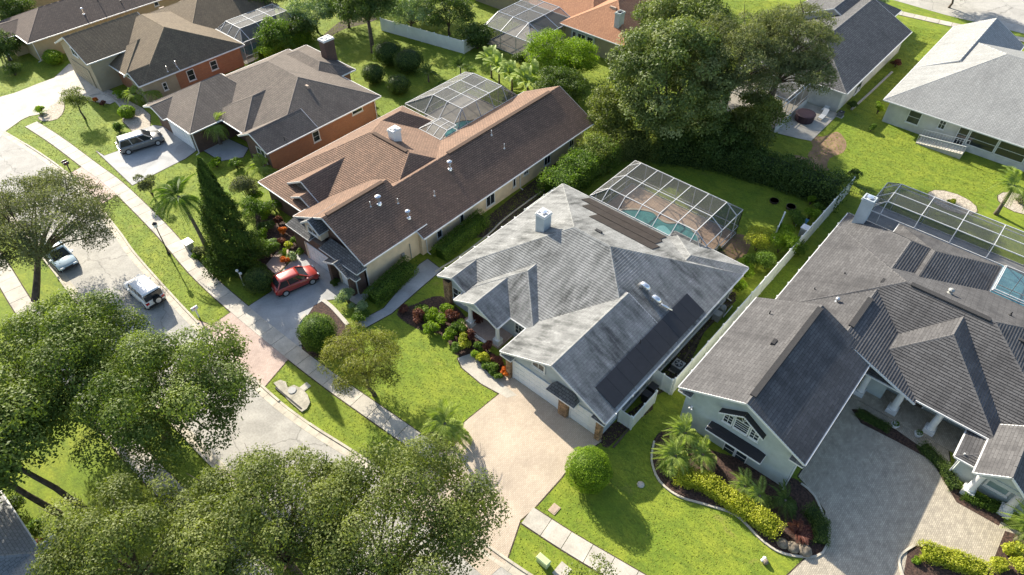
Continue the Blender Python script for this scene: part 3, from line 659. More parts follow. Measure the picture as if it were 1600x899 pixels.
# ---------------------------------------------------------------- foliage
def leaf_mesh(name, P, N, Ls, Ws, tint, mat, parent=None, loc=(0, 0, 0), spread=0.75, droop=0.0, core=None):
    n = len(P); P = np.asarray(P, float); N = np.asarray(N, float)
    o = N + rng.normal(0, spread, (n, 3)); o /= np.linalg.norm(o, axis=1)[:, None] + 1e-9
    r = rng.normal(0, 1, (n, 3)); r[:, 2] -= droop
    u = np.cross(o, r); u /= np.linalg.norm(u, axis=1)[:, None] + 1e-9
    if droop: u = np.cross(o, u)
    v = np.cross(o, u)
    Ls = Ls * rng.uniform(0.6, 1.3, n); Ws = Ws * rng.uniform(0.6, 1.3, n)
    a = u * (Ls / 2)[:, None]; b = v * (Ws / 2)[:, None]; c = o * (Ws * 0.18)[:, None]
    V = np.empty((n, 4, 3)); V[:, 0] = P - a; V[:, 1] = P + b * 1.0 + c; V[:, 2] = P + a; V[:, 3] = P - b + c
    V = V.reshape(-1, 3) - np.asarray(loc, float)
    me = bpy.data.meshes.new(name); nv = 4 * n; nf = n
    cv, cf = (core if core else ([], []))
    me.vertices.add(nv + len(cv)); co = np.concatenate([V.ravel(), (np.asarray(cv, float).reshape(-1, 3) - np.asarray(loc, float)).ravel()]) if len(cv) else V.ravel()
    me.vertices.foreach_set('co', co.astype(np.float32))
    idx = np.arange(nv, dtype=np.int32); st = np.arange(0, nv, 4, dtype=np.int32); tt = np.full(nf, 4, dtype=np.int32)
    if len(cf):
        ci = np.concatenate([np.asarray(f) + nv for f in cf]).astype(np.int32); cl = np.array([len(f) for f in cf], dtype=np.int32)
        st = np.concatenate([st, nv + np.concatenate([[0], np.cumsum(cl)[:-1]])]).astype(np.int32); tt = np.concatenate([tt, cl]); idx = np.concatenate([idx, ci])
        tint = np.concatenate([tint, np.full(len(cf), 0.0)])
    me.loops.add(len(idx)); me.loops.foreach_set('vertex_index', idx)
    me.polygons.add(len(st)); me.polygons.foreach_set('loop_start', st); me.polygons.foreach_set('loop_total', tt)
    me.update(calc_edges=True)
    at_ = me.attributes.new('tint', 'FLOAT', 'FACE'); at_.data.foreach_set('value', np.clip(tint, 0, 1).astype(np.float32))
    me.materials.append(MATS[mat])
    ob = bpy.data.objects.new(name, me); COL.objects.link(ob)
    if parent: ob.parent = parent
    else: ob.location = loc
    ABS[ob.name] = Vector(loc)
    return ob
def sphere_pts(n):
    v = rng.normal(0, 1, (n, 3)); return v / np.linalg.norm(v, axis=1)[:, None]
def puff_cloud(centers, radii, per, flat=0.75, inner=0.45, top=0.35):
    """leaves in shells round puff centres"""
    P, N, T = [], [], []
    for c, r in zip(centers, radii):
        k = max(8, int(per * r * r)); s = sphere_pts(k); s[:, 2] = np.where(s[:, 2] < -0.35, -s[:, 2] * 0.6, s[:, 2])
        q = s * (rng.uniform(inner, 1.0, k) ** 0.5)[:, None] * r; q *= rng.uniform(0.85, 1.15, (k, 1)); q[:, 2] *= flat
        P.append(c + q); nn = s.copy(); nn[:, 2] += top; N.append(nn)
        T.append(np.full(k, rng.normal(0.5, 0.11)) + rng.normal(0, 0.09, k))
    return np.concatenate(P), np.concatenate(N), np.concatenate(T)
def tree(label, cat, base, zc, rad, mat, npuff=60, pr=(0.9, 1.5), per=260, leaf=(0.26, 0.14), trunk=0.28, bark='bark', group=None, lean=(0, 0), name='tree', gaps=0.0, bare=0, fill=0.55, spread=0.75, flat=0.75, zlow=-0.45, droop=0.0, limbs=12, under=0.25, cat_name=None):
    """base: ground point; zc height of crown centre; rad: (rx, ry, rz)"""
    base = Vector(base); root = thing(name, label, cat, (base.x, base.y, 0), group)
    C0 = np.array([base.x + lean[0], base.y + lean[1], zc]); rad = np.array(rad, float)
    cs = []; rs = []
    ga = math.pi * (3 - math.sqrt(5))
    for i in range(npuff):
        z = 1 - (i + 0.5) / npuff * (1 - zlow); rr = math.sqrt(max(0, 1 - z * z)); t = ga * i + rng.uniform(-.3, .3)
        k = rng.uniform(0.78, 1.04) if rng.random() > under else rng.uniform(0.35, 0.75)
        if rng.random() < gaps: continue
        pr_ = rng.uniform(*pr); p = np.array([rr * math.cos(t), rr * math.sin(t), z]) * k
        p = p * (rad - pr_ * 0.5); p += rng.normal(0, 0.25, 3); cs.append(C0 + p); rs.append(pr_)
    P, N, T = puff_cloud(cs, rs, per, flat=flat)
    # some stray sprigs beyond the outline
    k = int(len(P) * 0.05); sel = rng.integers(0, len(P), k); dirn = (P[sel] - C0); dirn /= np.linalg.norm(dirn, axis=1)[:, None]
    P[sel] += dirn * rng.uniform(0.1, 0.5, (k, 1))
    keep = P[:, 2] > 0.15; P, N, T = P[keep], N[keep], T[keep]
    leaf_mesh('crown', P, N, np.full(len(P), leaf[0]), np.full(len(P), leaf[1]), T, mat, root, (base.x, base.y, 0), spread=spread, droop=droop)
    m = MB(); top = Vector(C0) + Vector((0, 0, -0.2 * rad[2])); b0 = Vector((base.x, base.y, 0)); fork = b0.lerp(top, 0.5); fork.z = max(1.2, zc - rad[2] * 0.75)
    m.tube([b0 - Vector((0, 0, .1)), b0 + Vector((0, 0, .25)), b0.lerp(fork, 0.5) + Vector((rng.normal(0, .08), rng.normal(0, .08), 0)), fork], [trunk * 1.5, trunk * 1.1, trunk * 0.95, trunk * 0.8], bark, 9)
    order = rng.permutation(len(cs))[:limbs]
    for i in order:
        e = Vector(cs[i]); mid = fork.lerp(e, 0.5) + Vector((rng.normal(0, .25), rng.normal(0, .25), rng.uniform(0.1, 0.6)))
        m.tube([fork, fork.lerp(mid, .5) + Vector((0, 0, .15)), mid, e], [trunk * 0.5, trunk * 0.38, trunk * 0.26, trunk * 0.08], bark, 6)
        if bare:
            for _ in range(bare):
                q = mid.lerp(e, rng.uniform(0.2, 1)); e2 = q + Vector(rng.normal(0, 1, 3)) * 0.6 + (e - fork).normalized() * rng.uniform(.5, 1.4) + Vector((0, 0, .5)); m.tube([q, q.lerp(e2, .5) + Vector((0, 0, .1)), e2], [0.045, 0.03, 0.012], bark, 4)
    m.build('trunk', root, smooth=True)
    return root
def crown_at(px, py, z, rpx):
    c = at(px, py, z); dep = (c - Vector((0, 0, CAMH))).dot(_M @ Vector((0, 0, -1))); return c, rpx * dep / FPX
def core_ellipsoid(c, r, seg=10, rings=6):
    V, F = [], []
    for a in range(rings + 1):
        t = math.pi * a / rings
        for b in range(seg):
            q = 2 * math.pi * b / seg; V.append((c[0] + r[0] * math.sin(t) * math.cos(q), c[1] + r[1] * math.sin(t) * math.sin(q), c[2] + r[2] * math.cos(t)))
    for a in range(rings):
        for b in range(seg): F.append((a * seg + b, (a + 1) * seg + b, (a + 1) * seg + (b + 1) % seg, a * seg + (b + 1) % seg))
    return V, F
def shrub(label, c, r, mat, h=None, n=900, leaf=(0.16, 0.09), cat='shrub', group=None, name='shrub', lumps=7, spread=0.8, tight=False):
    c = Vector((c[0], c[1], 0)); h = h or r * 1.6; root = thing(name, label, cat, c, group)
    if tight:
        s = sphere_pts(n); rr = np.array([r, r, h / 2]); wob = 1 + 0.05 * np.sin(s[:, 0:1] * 9 + 2 + c.x) * np.cos(s[:, 1:2] * 8 + c.y) + 0.045 * np.sin(s[:, 2:3] * 6 + c.x * 2 + s[:, 0:1] * 4) + (rng.random((n, 1)) < .03) * rng.uniform(0, .09, (n, 1)); P = np.array([c.x, c.y, h / 2 + 0.08]) + s * rr * rng.uniform(0.90, 1.04, (n, 1)) * wob
        T = rng.normal(0.5, 0.2, n) + 0.12 * np.sin(P[:, 0] * 3) * np.cos(P[:, 1] * 3); N = s * 1.5
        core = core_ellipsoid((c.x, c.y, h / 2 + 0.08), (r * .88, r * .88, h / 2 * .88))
    else:
        cs, rs = [], []
        for i in range(lumps):
            t = rng.uniform(0, 6.28); k = rng.uniform(0.15, 0.7) * r; cs.append(np.array([c.x + k * math.cos(t), c.y + k * math.sin(t), h * rng.uniform(0.35, 0.72)])); rs.append(r * rng.uniform(0.38, 0.6))
        per = n / sum(q * q for q in rs); P, N, T = puff_cloud(cs, rs, per, flat=0.8); core = None
        k = P[:, 2] > 0.05; P, N, T = P[k], N[k], T[k]
    leaf_mesh('foliage', P, N, np.full(len(P), leaf[0]), np.full(len(P), leaf[1]), T, mat, root, c, spread=spread, core=core)
    m = MB()
    for i in range(4):
        t = i * 1.6; m.tube([(c.x, c.y, -.05), (c.x + math.cos(t) * r * .2, c.y + math.sin(t) * r * .2, h * .35), (c.x + math.cos(t) * r * .4, c.y + math.sin(t) * r * .4, h * .6)], [.04, .03, .015], 'bark', 5)
    m.build('stem', root)
    return root
def hedge(label, poly, wd, h, mat, n_per=260, leaf=(0.13, 0.08), cat='hedge', group=None, px=True, rough=0.06, name='hedge', lumpy=0.0, round_=0.35):
    """poly: centre line points, wd width, h height"""
    P0 = [at(*p) if px else Vector((*p, 0)) for p in poly]; base = P0[0]; root = thing(name, label, cat, (base.x, base.y, 0), group)
    PP, NN, TT = [], [], []; cv, cf = [], []
    for a, b in zip(P0, P0[1:]):
        Lg = (b - a).length; d_ = (b - a) / Lg; nn = Vector((-d_.y, d_.x, 0)); per = (wd + 2 * h); n = int(n_per * Lg * per)
        s = rng.uniform(-wd * 0.3, Lg + wd * 0.3, n); q = rng.uniform(0, per, n)
        off = np.where(q < h, -wd / 2, np.where(q < h + wd, q - h - wd / 2, wd / 2)); zz = np.where(q < h, q, np.where(q < h + wd, h, per - q))
        ex = np.abs(off) / (wd / 2); zz = np.where((q >= h) & (q < h + wd), h - round_ * h * 0.4 * ex ** 4, zz); off = off * np.where(zz > h * 0.75, 1 - 0.25 * ((zz / h - .75) / .25) ** 2 * (q < h) - 0.25 * ((zz / h - .75) / .25) ** 2 * (q > h + wd), 1)
        lump = 1 + lumpy * (np.sin(s * 1.9 + 1) * 0.5 + np.sin(s * 4.3) * 0.3 + rng.normal(0, 0.25, n)); zz = zz * lump; off = off * (1 + (lump - 1) * 0.7)
        x = a.x + d_.x * s + nn.x * off; y = a.y + d_.y * s + nn.y * off
        pts = np.stack([x, y, np.maximum(zz, .03)], 1) + rng.normal(0, rough, (n, 3)); PP.append(pts)
        N = np.zeros((n, 3)); side = np.where(q < h, -1, np.where(q < h + wd, 0, 1)); N[:, 0] = nn.x * side; N[:, 1] = nn.y * side; N[:, 2] = np.where(side == 0, 1, 0.25); NN.append(N)
        TT.append(0.5 + 0.15 * np.sin(s * 2.7) * np.cos(zz * 3) + rng.normal(0, 0.17, n))
        w2, h2 = wd / 2 * .82, h * .86
        i0 = len(cv)
        for e in (a, b):
            for k, z in ((-w2, 0), (-w2, h2 * .8), (-w2 * .6, h2), (w2 * .6, h2), (w2, h2 * .8), (w2, 0)): cv.append((e.x + nn.x * k, e.y + nn.y * k, z))
        for j in range(5): cf.append((i0 + j, i0 + j + 1, i0 + 7 + j, i0 + 6 + j))
        cf.append(tuple(i0 + j for j in range(6))); cf.append(tuple(i0 + 6 + j for j in range(6)))
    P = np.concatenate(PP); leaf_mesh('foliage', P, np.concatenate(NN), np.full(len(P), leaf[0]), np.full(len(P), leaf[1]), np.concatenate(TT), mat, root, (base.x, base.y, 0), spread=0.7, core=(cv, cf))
    return root
FROND = {}
def frond_mesh(kind, mat):
    if (kind, mat) in FROND: return FROND[(kind, mat)]
    v, f, t = [], [], []
    L_ = 1.0
    if kind == 'fan':
        for k in range(15):
            a = (k - 7) / 7 * 1.9; c, s = math.cos(a), math.sin(a); r = 0.42; i = len(v); o = 0.55
            v += [(o, 0, 0.10), (o + c * r * .55 - s * .045, s * r * .55 + c * .045, .11), (o + c * r, s * r, 0.02 - .05 * abs(s)), (o + c * r * .55 + s * .045, s * r * .55 - c * .045, .11)]; f.append((i, i + 1, i + 2, i + 3)); t.append(rng.uniform(.3, .9))
        i = len(v); v += [(0, -.012, 0), (0, .012, 0), (.56, .008, .10), (.56, -.008, .10)]; f.append((i, i + 1, i + 2, i + 3)); t.append(.4)
    else:
        nl = 22; arc = {'feather': 0.55, 'cycad': 0.25, 'banana': 0.3}[kind]
        def pt(s): return (s * (1 - 0.12 * s), 0, 0.34 * s - arc * 1.5 * s * s * s - arc * .25 * s * s)
        if kind == 'banana':
            for k in range(8):
                s0, s1 = .25 + .75 * k / 8, .25 + .75 * (k + 1) / 8; w0, w1 = [0.16 * math.sin(math.pi * min(1, (s_ - .2) / .85)) ** .6 if s_ > .25 else .01 for s_ in (s0, s1)]
                p, q = pt(s0), pt(s1)
                for sg in (-1, 1):
                    i = len(v); v += [p, q, (q[0], sg * w1, q[2] + .035), (p[0], sg * w0, p[2] + .035)]; f.append((i, i + 1, i + 2, i + 3)); t.append(rng.uniform(.4, .8))
            p = pt(.25); i = len(v); v += [(0, -.015, 0), (0, .015, 0), (p[0], .01, p[2]), (p[0], -.01, p[2])]; f.append((i, i + 1, i + 2, i + 3)); t.append(.5)
        else:
            for k in range(9):
                p, q = pt(k / 9), pt((k + 1) / 9); i = len(v); v += [(p[0], -.009, p[2]), (p[0], .009, p[2]), (q[0], .008, q[2]), (q[0], -.008, q[2])]; f.append((i, i + 1, i + 2, i + 3)); t.append(.45)
            for k in range(nl):
                s = 0.12 + 0.87 * k / nl; p = pt(s); ll = 0.27 * math.sin(math.pi * (0.12 + 0.85 * s)) ** 0.7 * (0.65 if kind == 'cycad' else 1)
                for sg in (-1, 1):
                    dz = -0.42 if kind == 'feather' else 0.1; sw = .35 + .5 * s; i = len(v); w_ = .022
                    e = (p[0] + ll * sw, sg * ll * .9, p[2] + ll * dz); mx_, my_, mz_ = [(a + b) / 2 for a, b in zip(p, e)]
                    v += [p, (mx_ + w_, my_, mz_ + .02), e, (mx_ - w_, my_, mz_ + .02)]; f.append((i, i + 1, i + 2, i + 3)); t.append(rng.uniform(.25, .85))
    me = bpy.data.meshes.new('frond'); me.from_pydata(v, [], f); me.materials.append(MATS[mat]); a = me.attributes.new('tint', 'FLOAT', 'FACE'); a.data.foreach_set('value', t); me.update()
    FROND[(kind, mat)] = me; return me
def palm(label, base, h, L_, n=18, kind='feather', mat='leaf_palm', lean=(0, 0), trunk=0.14, group=None, name='palm_tree', cat='palm', tilt=(-0.5, 0.9)):
    base = Vector((base[0], base[1], 0)); root = thing(name, label, cat, base, group)
    top = base + Vector((lean[0], lean[1], h))
    if h > 0.25:
        m = MB(); pts = [base - Vector((0, 0, .1))] + [base.lerp(top, t) + Vector((lean[0], lean[1], 0)) * (t * t - t) * .5 for t in (.15, .35, .55, .75, .9, 1)]
        rr = [trunk * 1.5, trunk * 1.15, trunk, trunk * .95, trunk * .95, trunk * 1.0, trunk * .8]; m.tube(pts, rr, 'bark_palm', 9); m.build('trunk', root, smooth=True)
    me = frond_mesh(kind, mat)
    for i in range(n):
        o = bpy.data.objects.new('frond', me); COL.objects.link(o); o.parent = root
        o.location = top - base + Vector((0, 0, -0.05)); lv = (i * 0.618) % 1
        o.rotation_euler = (rng.uniform(-.15, .15), -(tilt[0] + (tilt[1] - tilt[0]) * lv), i * 2.39996 + rng.uniform(-.15, .15)); s = L_ * rng.uniform(0.85, 1.12); o.scale = (s, s, s)
    return root

def on_roof(px, py, axis, c, ze, s, up=0.0):
    r = ray(px, py); k = r.y if axis == 'y' else r.x
    t = (ze - s * c - CAMH) / (r.z - s * k); return Vector((r.x * t, r.y * t, CAMH + r.z * t + up))

# ================================================================ SETTING
def ground_sheet():
    m = MB(); m.face([(-300, -300, 0), (400, -300, 0), (400, 400, 0), (-300, 400, 0)], 'lawn'); struct(m.build('lawn'))
ground_sheet()
# street
RC = [(8.0, 112), (11.5, 98), (13.1, 87.6), (13.9, 77.7), (13.7, 71), (12.9, 63), (12.3, 58.3), (11.6, 47.3), (11.3, 36.2), (11.6, 31.0), (12.3, 26.2), (13.2, 19), (13.8, 12.1), (15.2, 3), (17.2, -8), (21, -22)]
LCc = [(0.5, 109), (4.2, 96), (5.9, 86), (6.6, 76), (6.7, 70), (6.4, 62.4), (6.1, 58.4), (5.2, 45), (5.0, 36), (5.2, 30), (5.7, 24), (6.8, 16), (7.8, 8), (9.4, 0), (11.4, -10), (15, -24)]
rcl = catmull(RC, 1.0); lcl = catmull(LCc, 1.0)
sheet('road', [(p.x, p.y) for p in rcl] + [(p.x, p.y) for p in lcl[::-1]], 0.015, 'asphalt', px=False, edge=False)
cr = thing('kerb', 'x', 'x', (13, 60, 0)); del cr['label'], cr['category']; cr['kind'] = 'structure'
def kerb(line, side, skips):
    for i in range(0, len(line) - 1):
        a, b = line[i], line[i + 1]; d_ = (b - a).normalized(); nn = Vector((-d_.y, d_.x, 0)) * side
        low = any(y0 < a.y < y1 for y0, y1 in skips); h = 0.045 if low else 0.12
        a2 = a + d_ * 0.008; b2 = b - d_ * 0.008
        m = MB(); m.hexa([tuple(a2) , tuple(b2), tuple(b2 + nn * 0.5), tuple(a2 + nn * .5)], [(*(a2).xy, 0.022), (*(b2).xy, 0.022), (*(b2 + nn * .5).xy, 0.028), (*(a2 + nn * .5).xy, 0.028)], 'curb_concrete')
        m.hexa([tuple(a2 - nn * .22), tuple(b2 - nn * .22), tuple(b2 - nn * .004), tuple(a2 - nn * .004)], [(*(a2 - nn * .20).xy, h), (*(b2 - nn * .20).xy, h), (*(b2 - nn * .03).xy, h - 0.01), (*(a2 - nn * .03).xy, h - 0.01)], 'curb_concrete')
        m.build('kerb_stone', cr)
skips_r = [(37.5, 46.5), (64.5, 71.5), (14.5, 20.5), (87, 100), (31.5, 35)]
kerb(rcl, -1, skips_r); kerb(lcl, 1, [])
# aprons and driveways
sheet('driveway_apron', [(110, 271), (143, 253), (192, 300), (158, 319)], 0.025, 'paver_pink')
sheet('driveway_apron', [(301, 498), (330, 509), (363, 487), (387, 482), (472, 550), (450, 562), (414, 604), (410, 602)], 0.025, 'paver_pink')
sheet('driveway', [(363, 486), (387, 480), (424, 456), (440, 425), (470, 392), (590, 452), (560, 478), (540, 466), (504, 470), (484, 492), (468, 512), (472, 549)], 0.028, 'concrete_drive')
sheet('driveway', [(150, 236), (163, 244), (185, 236), (215, 205), (240, 196), (270, 200), (312, 228), (330, 218), (345, 212), (388, 232), (380, 246), (345, 252), (312, 232), (290, 248), (207, 290)], 0.028, 'concrete_drive')
sheet('driveway', [(-40, 170), (0, 152), (22, 146), (60, 131), (85, 122), (108, 100), (140, 112), (165, 150), (183, 158), (172, 163), (150, 160), (112, 150), (98, 158), (78, 166), (76, 176), (46, 182), (33, 188), (8, 206), (-20, 240)], 0.028, 'concrete')
sheet('driveway', [(780, 616), (716, 668), (689, 702), (667, 716), (632, 742), (600, 764), (760, 905), (790, 880), (802, 846), (813, 813), (834, 795), (877, 747), (900, 716), (940, 690), (934, 668), (806, 585), (775, 590)], 0.025, 'paver_tan')
sheet('driveway', [(1247, 745), (1335, 610), (1480, 690), (1490, 772), (1640, 860), (1600, 930), (1500, 910), (1430, 905), (1395, 925), (1180, 1000), (1225, 905), (1262, 870), (1283, 835), (1290, 800), (1270, 770)], 0.025, 'paver_grey')
# garden paths
sheet('side_path', [(556, 505), (600, 482), (655, 414), (668, 405), (690, 422), (655, 452), (612, 490), (572, 512)], 0.03, 'concrete_drive')
sheet('garden_path', [(715, 560), (738, 552), (760, 580), (790, 604), (808, 618), (792, 622), (752, 600), (722, 575)], 0.032, 'concrete')
sheet('garden_path', [(415, 415), (432, 395), (448, 388), (458, 398), (446, 415), (432, 430)], 0.026, 'paver_pink')
# pavement slabs
sw = thing('pavement', 'x', 'x', (15, 40, 0)); del sw['label'], sw['category']; sw['kind'] = 'structure'
slabs(sw, [(15.6, 90), (16.05, 84), (16.3, 76), (16.45, 70), (15.9, 60), (15.1, 52), (14.95, 45), (15.1, 37.3), (15.35, 32), (15.75, 27), (16.15, 22)], 1.4, 1.5, z=0.055, mat='concrete')
slabs(sw, [(17.05, 13.6), (17.4, 10.5), (17.95, 7), (18.8, 2), (20, -3.5)], 1.4, 1.5, z=0.055)
sw2 = thing('pavement', 'x', 'x', (2, 50, 0)); del sw2['label'], sw2['category']; sw2['kind'] = 'structure'
slabs(sw2, [(1, 96), (3.2, 82), (3.3, 69.5), (2.5, 59.3), (1.9, 48), (1.7, 38.6), (2.1, 30), (2.8, 20)], 1.5, 1.5, z=0.055)
# far street top right
sheet('road', [(132, 60), (124, 60), (119.8, 28), (119.4, 18), (120.2, 8), (122, -10), (128, -40), (146, -40), (140, -10), (136, 10), (134, 30)], 0.015, 'asphalt', px=False, edge=False)
sw3 = thing('pavement', 'x', 'x', (115, 20, 0)); del sw3['label'], sw3['category']; sw3['kind'] = 'structure'
slabs(sw3, [(112, 52), (113.4, 38), (114.6, 30), (116.6, 15.5), (118.6, 4), (121, -8)], 1.5, 1.6, z=0.055)
# beds and bare ground
sheet('planting_bed', [(690, 464), (730, 500), (760, 545), (805, 590), (800, 606), (775, 594), (748, 572), (728, 560), (712, 552), (700, 532), (684, 520), (655, 514), (630, 500), (622, 487), (650, 476)], 0.02, 'mulch', smooth=3)
BEDJ = [(1040, 672), (1022, 690), (1018, 720), (1030, 752), (1060, 776), (1105, 790), (1150, 806), (1190, 845), (1225, 866), (1275, 870), (1292, 850), (1290, 820), (1272, 775), (1246, 752), (1180, 725), (1100, 700), (1072, 668)]
sheet('planting_bed', BEDJ, 0.03, 'mulch', smooth=3)
sheet('planting_bed', [(1418, 862), (1432, 852), (1545, 892), (1570, 830), (1640, 850), (1640, 940), (1400, 960)], 0.03, 'mulch')
sheet('planting_bed', [(1330, 640), (1350, 640), (1400, 672), (1440, 700), (1484, 738), (1500, 772), (1570, 806), (1560, 822), (1494, 785), (1474, 752), (1455, 720), (1400, 690), (1345, 662)], 0.034, 'mulch')
sheet('planting_bed', [(400, 330), (440, 345), (470, 372), (482, 398), (455, 402), (425, 430), (395, 440), (370, 430), (385, 400), (405, 380)], 0.02, 'mulch', smooth=2)
sheet('planting_bed', [(98, 158), (78, 166), (73, 178), (60, 183), (68, 190), (90, 186), (100, 172)], 0.03, 'gravel', smooth=2)
sheet('planting_bed', [(135, 150), (165, 150), (195, 170), (192, 190), (225, 215), (235, 180), (205, 160), (170, 140)], 0.02, 'gravel', smooth=2)
sheet('planting_bed', [(660, 690), (672, 678), (700, 672), (716, 690), (694, 706), (676, 700)], 0.03, 'mulch', smooth=2)
sheet('planting_bed', [(468, 515), (480, 494), (505, 470), (548, 512), (540, 530), (560, 545), (510, 562), (474, 545)], 0.03, 'mulch', smooth=2)
sheet('bare_ground', [(1258, 208), (1285, 214), (1308, 206), (1322, 222), (1318, 238), (1296, 248), (1290, 268), (1276, 260), (1262, 244), (1270, 228)], 0.012, 'bare_dirt', edge=False, smooth=3)
sheet('bare_ground', [(1240, 242), (1282, 255), (1295, 268), (1260, 262)], 0.016, 'bare_dirt', edge=False, smooth=3)
sheet('bare_ground', [(1015, 535), (1095, 480), (1140, 455), (1150, 470), (1100, 520), (1060, 600), (1000, 620), (1000, 590)], 0.012, 'soil', edge=False, smooth=2)
sheet('bare_ground', [(935, 672), (962, 660), (1010, 625), (1020, 640), (985, 665), (950, 700), (938, 690)], 0.012, 'mulch', edge=False, smooth=2)
sheet('bare_ground', [(1115, 378), (1140, 365), (1172, 372), (1165, 400), (1140, 408)], 0.012, 'bare_dirt', edge=False, smooth=2)
sheet('bare_ground', [(790, 360), (842, 318), (905, 262), (930, 240), (900, 232), (850, 270), (760, 340), (740, 372)], 0.012, 'soil', edge=False, smooth=2)
sheet('bare_ground', [(530, 100), (520, 55), (560, 40), (590, 30), (560, 20), (500, 60)], 0.012, 'soil', edge=False, smooth=2)
struct(edging('bed_edging', BEDJ[1:14], 'curb_concrete'))
struct(edging('bed_edging', [(1412, 905), (1404, 880), (1408, 866), (1428, 853)], 'curb_concrete'))
struct(edging('bed_edging', [(505, 470), (520, 482), (546, 511)], 'concrete', w=0.35))
struct(edging('bed_edging', [(478, 492), (466, 508), (470, 540)], 'concrete', w=0.25))
struct(edging('bed_edging', [(1018, 632), (985, 668), (958, 700)], 'bark'))
struct(edging('bed_edging', [(1048, 600), (1070, 560), (1098, 520), (1140, 475)], 'bark'))
struct(edging('bed_edging', [(680, 425), (720, 400), (762, 368), (792, 340), (860, 290)], 'curb_concrete', w=.12))
struct(edging('bed_edging', [(140, 150), (160, 147), (182, 160), (194, 178), (193, 190)], 'concrete', w=.2))
struct(edging('bed_edging', [(1330, 172), (1360, 145), (1395, 112)], 'concrete', w=.25))

# ================================================================ HOUSE WITH THE PALE ROOF (centre)
HA = thing('house', 'grey house with a pale weathered roof and a black solar mat on its side', 'house', (35, 22, 0))
rw, wl = 'roof_white', 'wall_greyblue'
block(HA, 28.6, 45.0, 13.0, 32.75, 2.9, 6.6, 'y', 21.6, 25.3, 36.8, rw, wl, ov=0.5)
block(HA, 24.8, 34.5, 13.02, 23.0, 2.9, 5.3, 'x', 24.8, 34.5, 18.0, rw, wl, gutters='yY')
block(HA, 27.5, 32.0, 29.1, 32.73, 2.9, 3.75, 'x', 27.5, 32.0, 30.9, rw, wl, gutters='yY', ov=0.45)
block(HA, 28.0, 35.5, 22.3, 29.7, 2.9, 4.75, 'x', 31.6, 35.5, 26.0, rw, wl, gutters='x', ov=0.5)
block(HA, 26.35, 31.5, 24.8, 29.6, 2.9, 4.1, 'x', 26.35, 31.5, 27.2, rw, wl, walls=False, gutters='yY')
block(HA, 39.0, 46.1, 13.04, 20.5, 2.9, 4.35, 'x', 39.0, 42.6, 17.0, rw, wl, gutters='yYX')
# open porch gable front, beam and columns
m = MB(); m.face([(26.8, 25.1, 2.85), (26.8, 29.3, 2.85), (26.8, 27.2, 3.92)], wl); m.box(26.75, 26.95, 25.0, 29.4, 2.55, 2.86, 'trim_white'); m.build('porch_gable', HA)
for yy in (25.3, 28.4):
    m = MB(); m.box(26.7, 27.3, yy - .3, yy + .3, 0.1, 0.75, 'trim_white'); m.lathe((27.0, yy, 0), [(0.24, .75), (0.22, .85), (0.19, 1.2), (.17, 2.4), (.22, 2.5), (.22, 2.56)], 'trim_white', 14); m.build('column', HA)
m = MB(); m.box(26.6, 28.5, 24.9, 29.3, 0.0, 0.14, 'paver_pink'); m.box(26.3, 26.59, 26.2, 28.0, 0, 0.08, 'trim_white'); m.build('porch_floor', HA)
entry_door(HA, 'x', 28.49, -1, 26.4, 27.4, 2.15)
window(HA, 'x', 28.48, -1, 23.1, 24.7, 0.8, 2.3, cols=4, rows=3, glass='glass_window')
window(HA, 'x', 27.93, -1, 30.0, 31.4, 0.8, 2.2, cols=2, rows=2)
window(HA, 'x', 25.27, -1, 18.9, 20.2, 3.15, 4.0, cols=2, rows=1, fw=.12)
garage_door(HA, 25.27, 17.55, 21.95, 2.15, rows=4, cols=8)
garage_door(HA, 25.27, 13.95, 16.25, 2.15, rows=4, cols=4)
# pent roof over the stone pier, little return roofs at the corners
def pent(root, x, y0, y1, z0, z1, dep, mat, trim='trim_white', side=-1, hipw=0.45):
    m = MB(); a, b = (x + side * dep, y0, z0), (x + side * dep, y1, z0); c, d_ = (x, y1 - hipw, z1), (x, y0 + hipw, z1)
    slope_face(m, [a, b, c, d_], mat, step=.015); m.face([a, d_, (x, y0, z0)], mat, [(0, 0), (0, .5), (.5, 0)]); m.face([b, c, (x, y1, z0)], mat, [(0, 0), (0, .5), (.5, 0)])
    m.face([(x, y0, z0 - .02), (x, y1, z0 - .02), (b[0], b[1], z0 - .02), (a[0], a[1], z0 - .02)], trim)
    o = m.build('awning_roof', root)
    m = MB(); m.bar((a[0], a[1], z0 - .05), (b[0], b[1], z0 - .05), .07, .12, trim); m.bar((a[0], a[1], z0 - .055), (x, y0, z0 - .055), .06, .11, trim); m.bar((b[0], b[1], z0 - .055), (x, y1, z0 - .055), .06, .11, trim); m.build('fascia', o, loc=parent_loc(root))
pent(HA, 25.27, 15.6, 18.2, 2.62, 3.25, 0.75, 'roof_slate')
pent(HA, 25.27, 13.02, 14.2, 2.6, 2.95, 0.5, 'roof_slate', hipw=.2)
pent(HA, 25.27, 21.9, 23.0, 2.6, 2.95, 0.5, 'roof_white', hipw=.2)
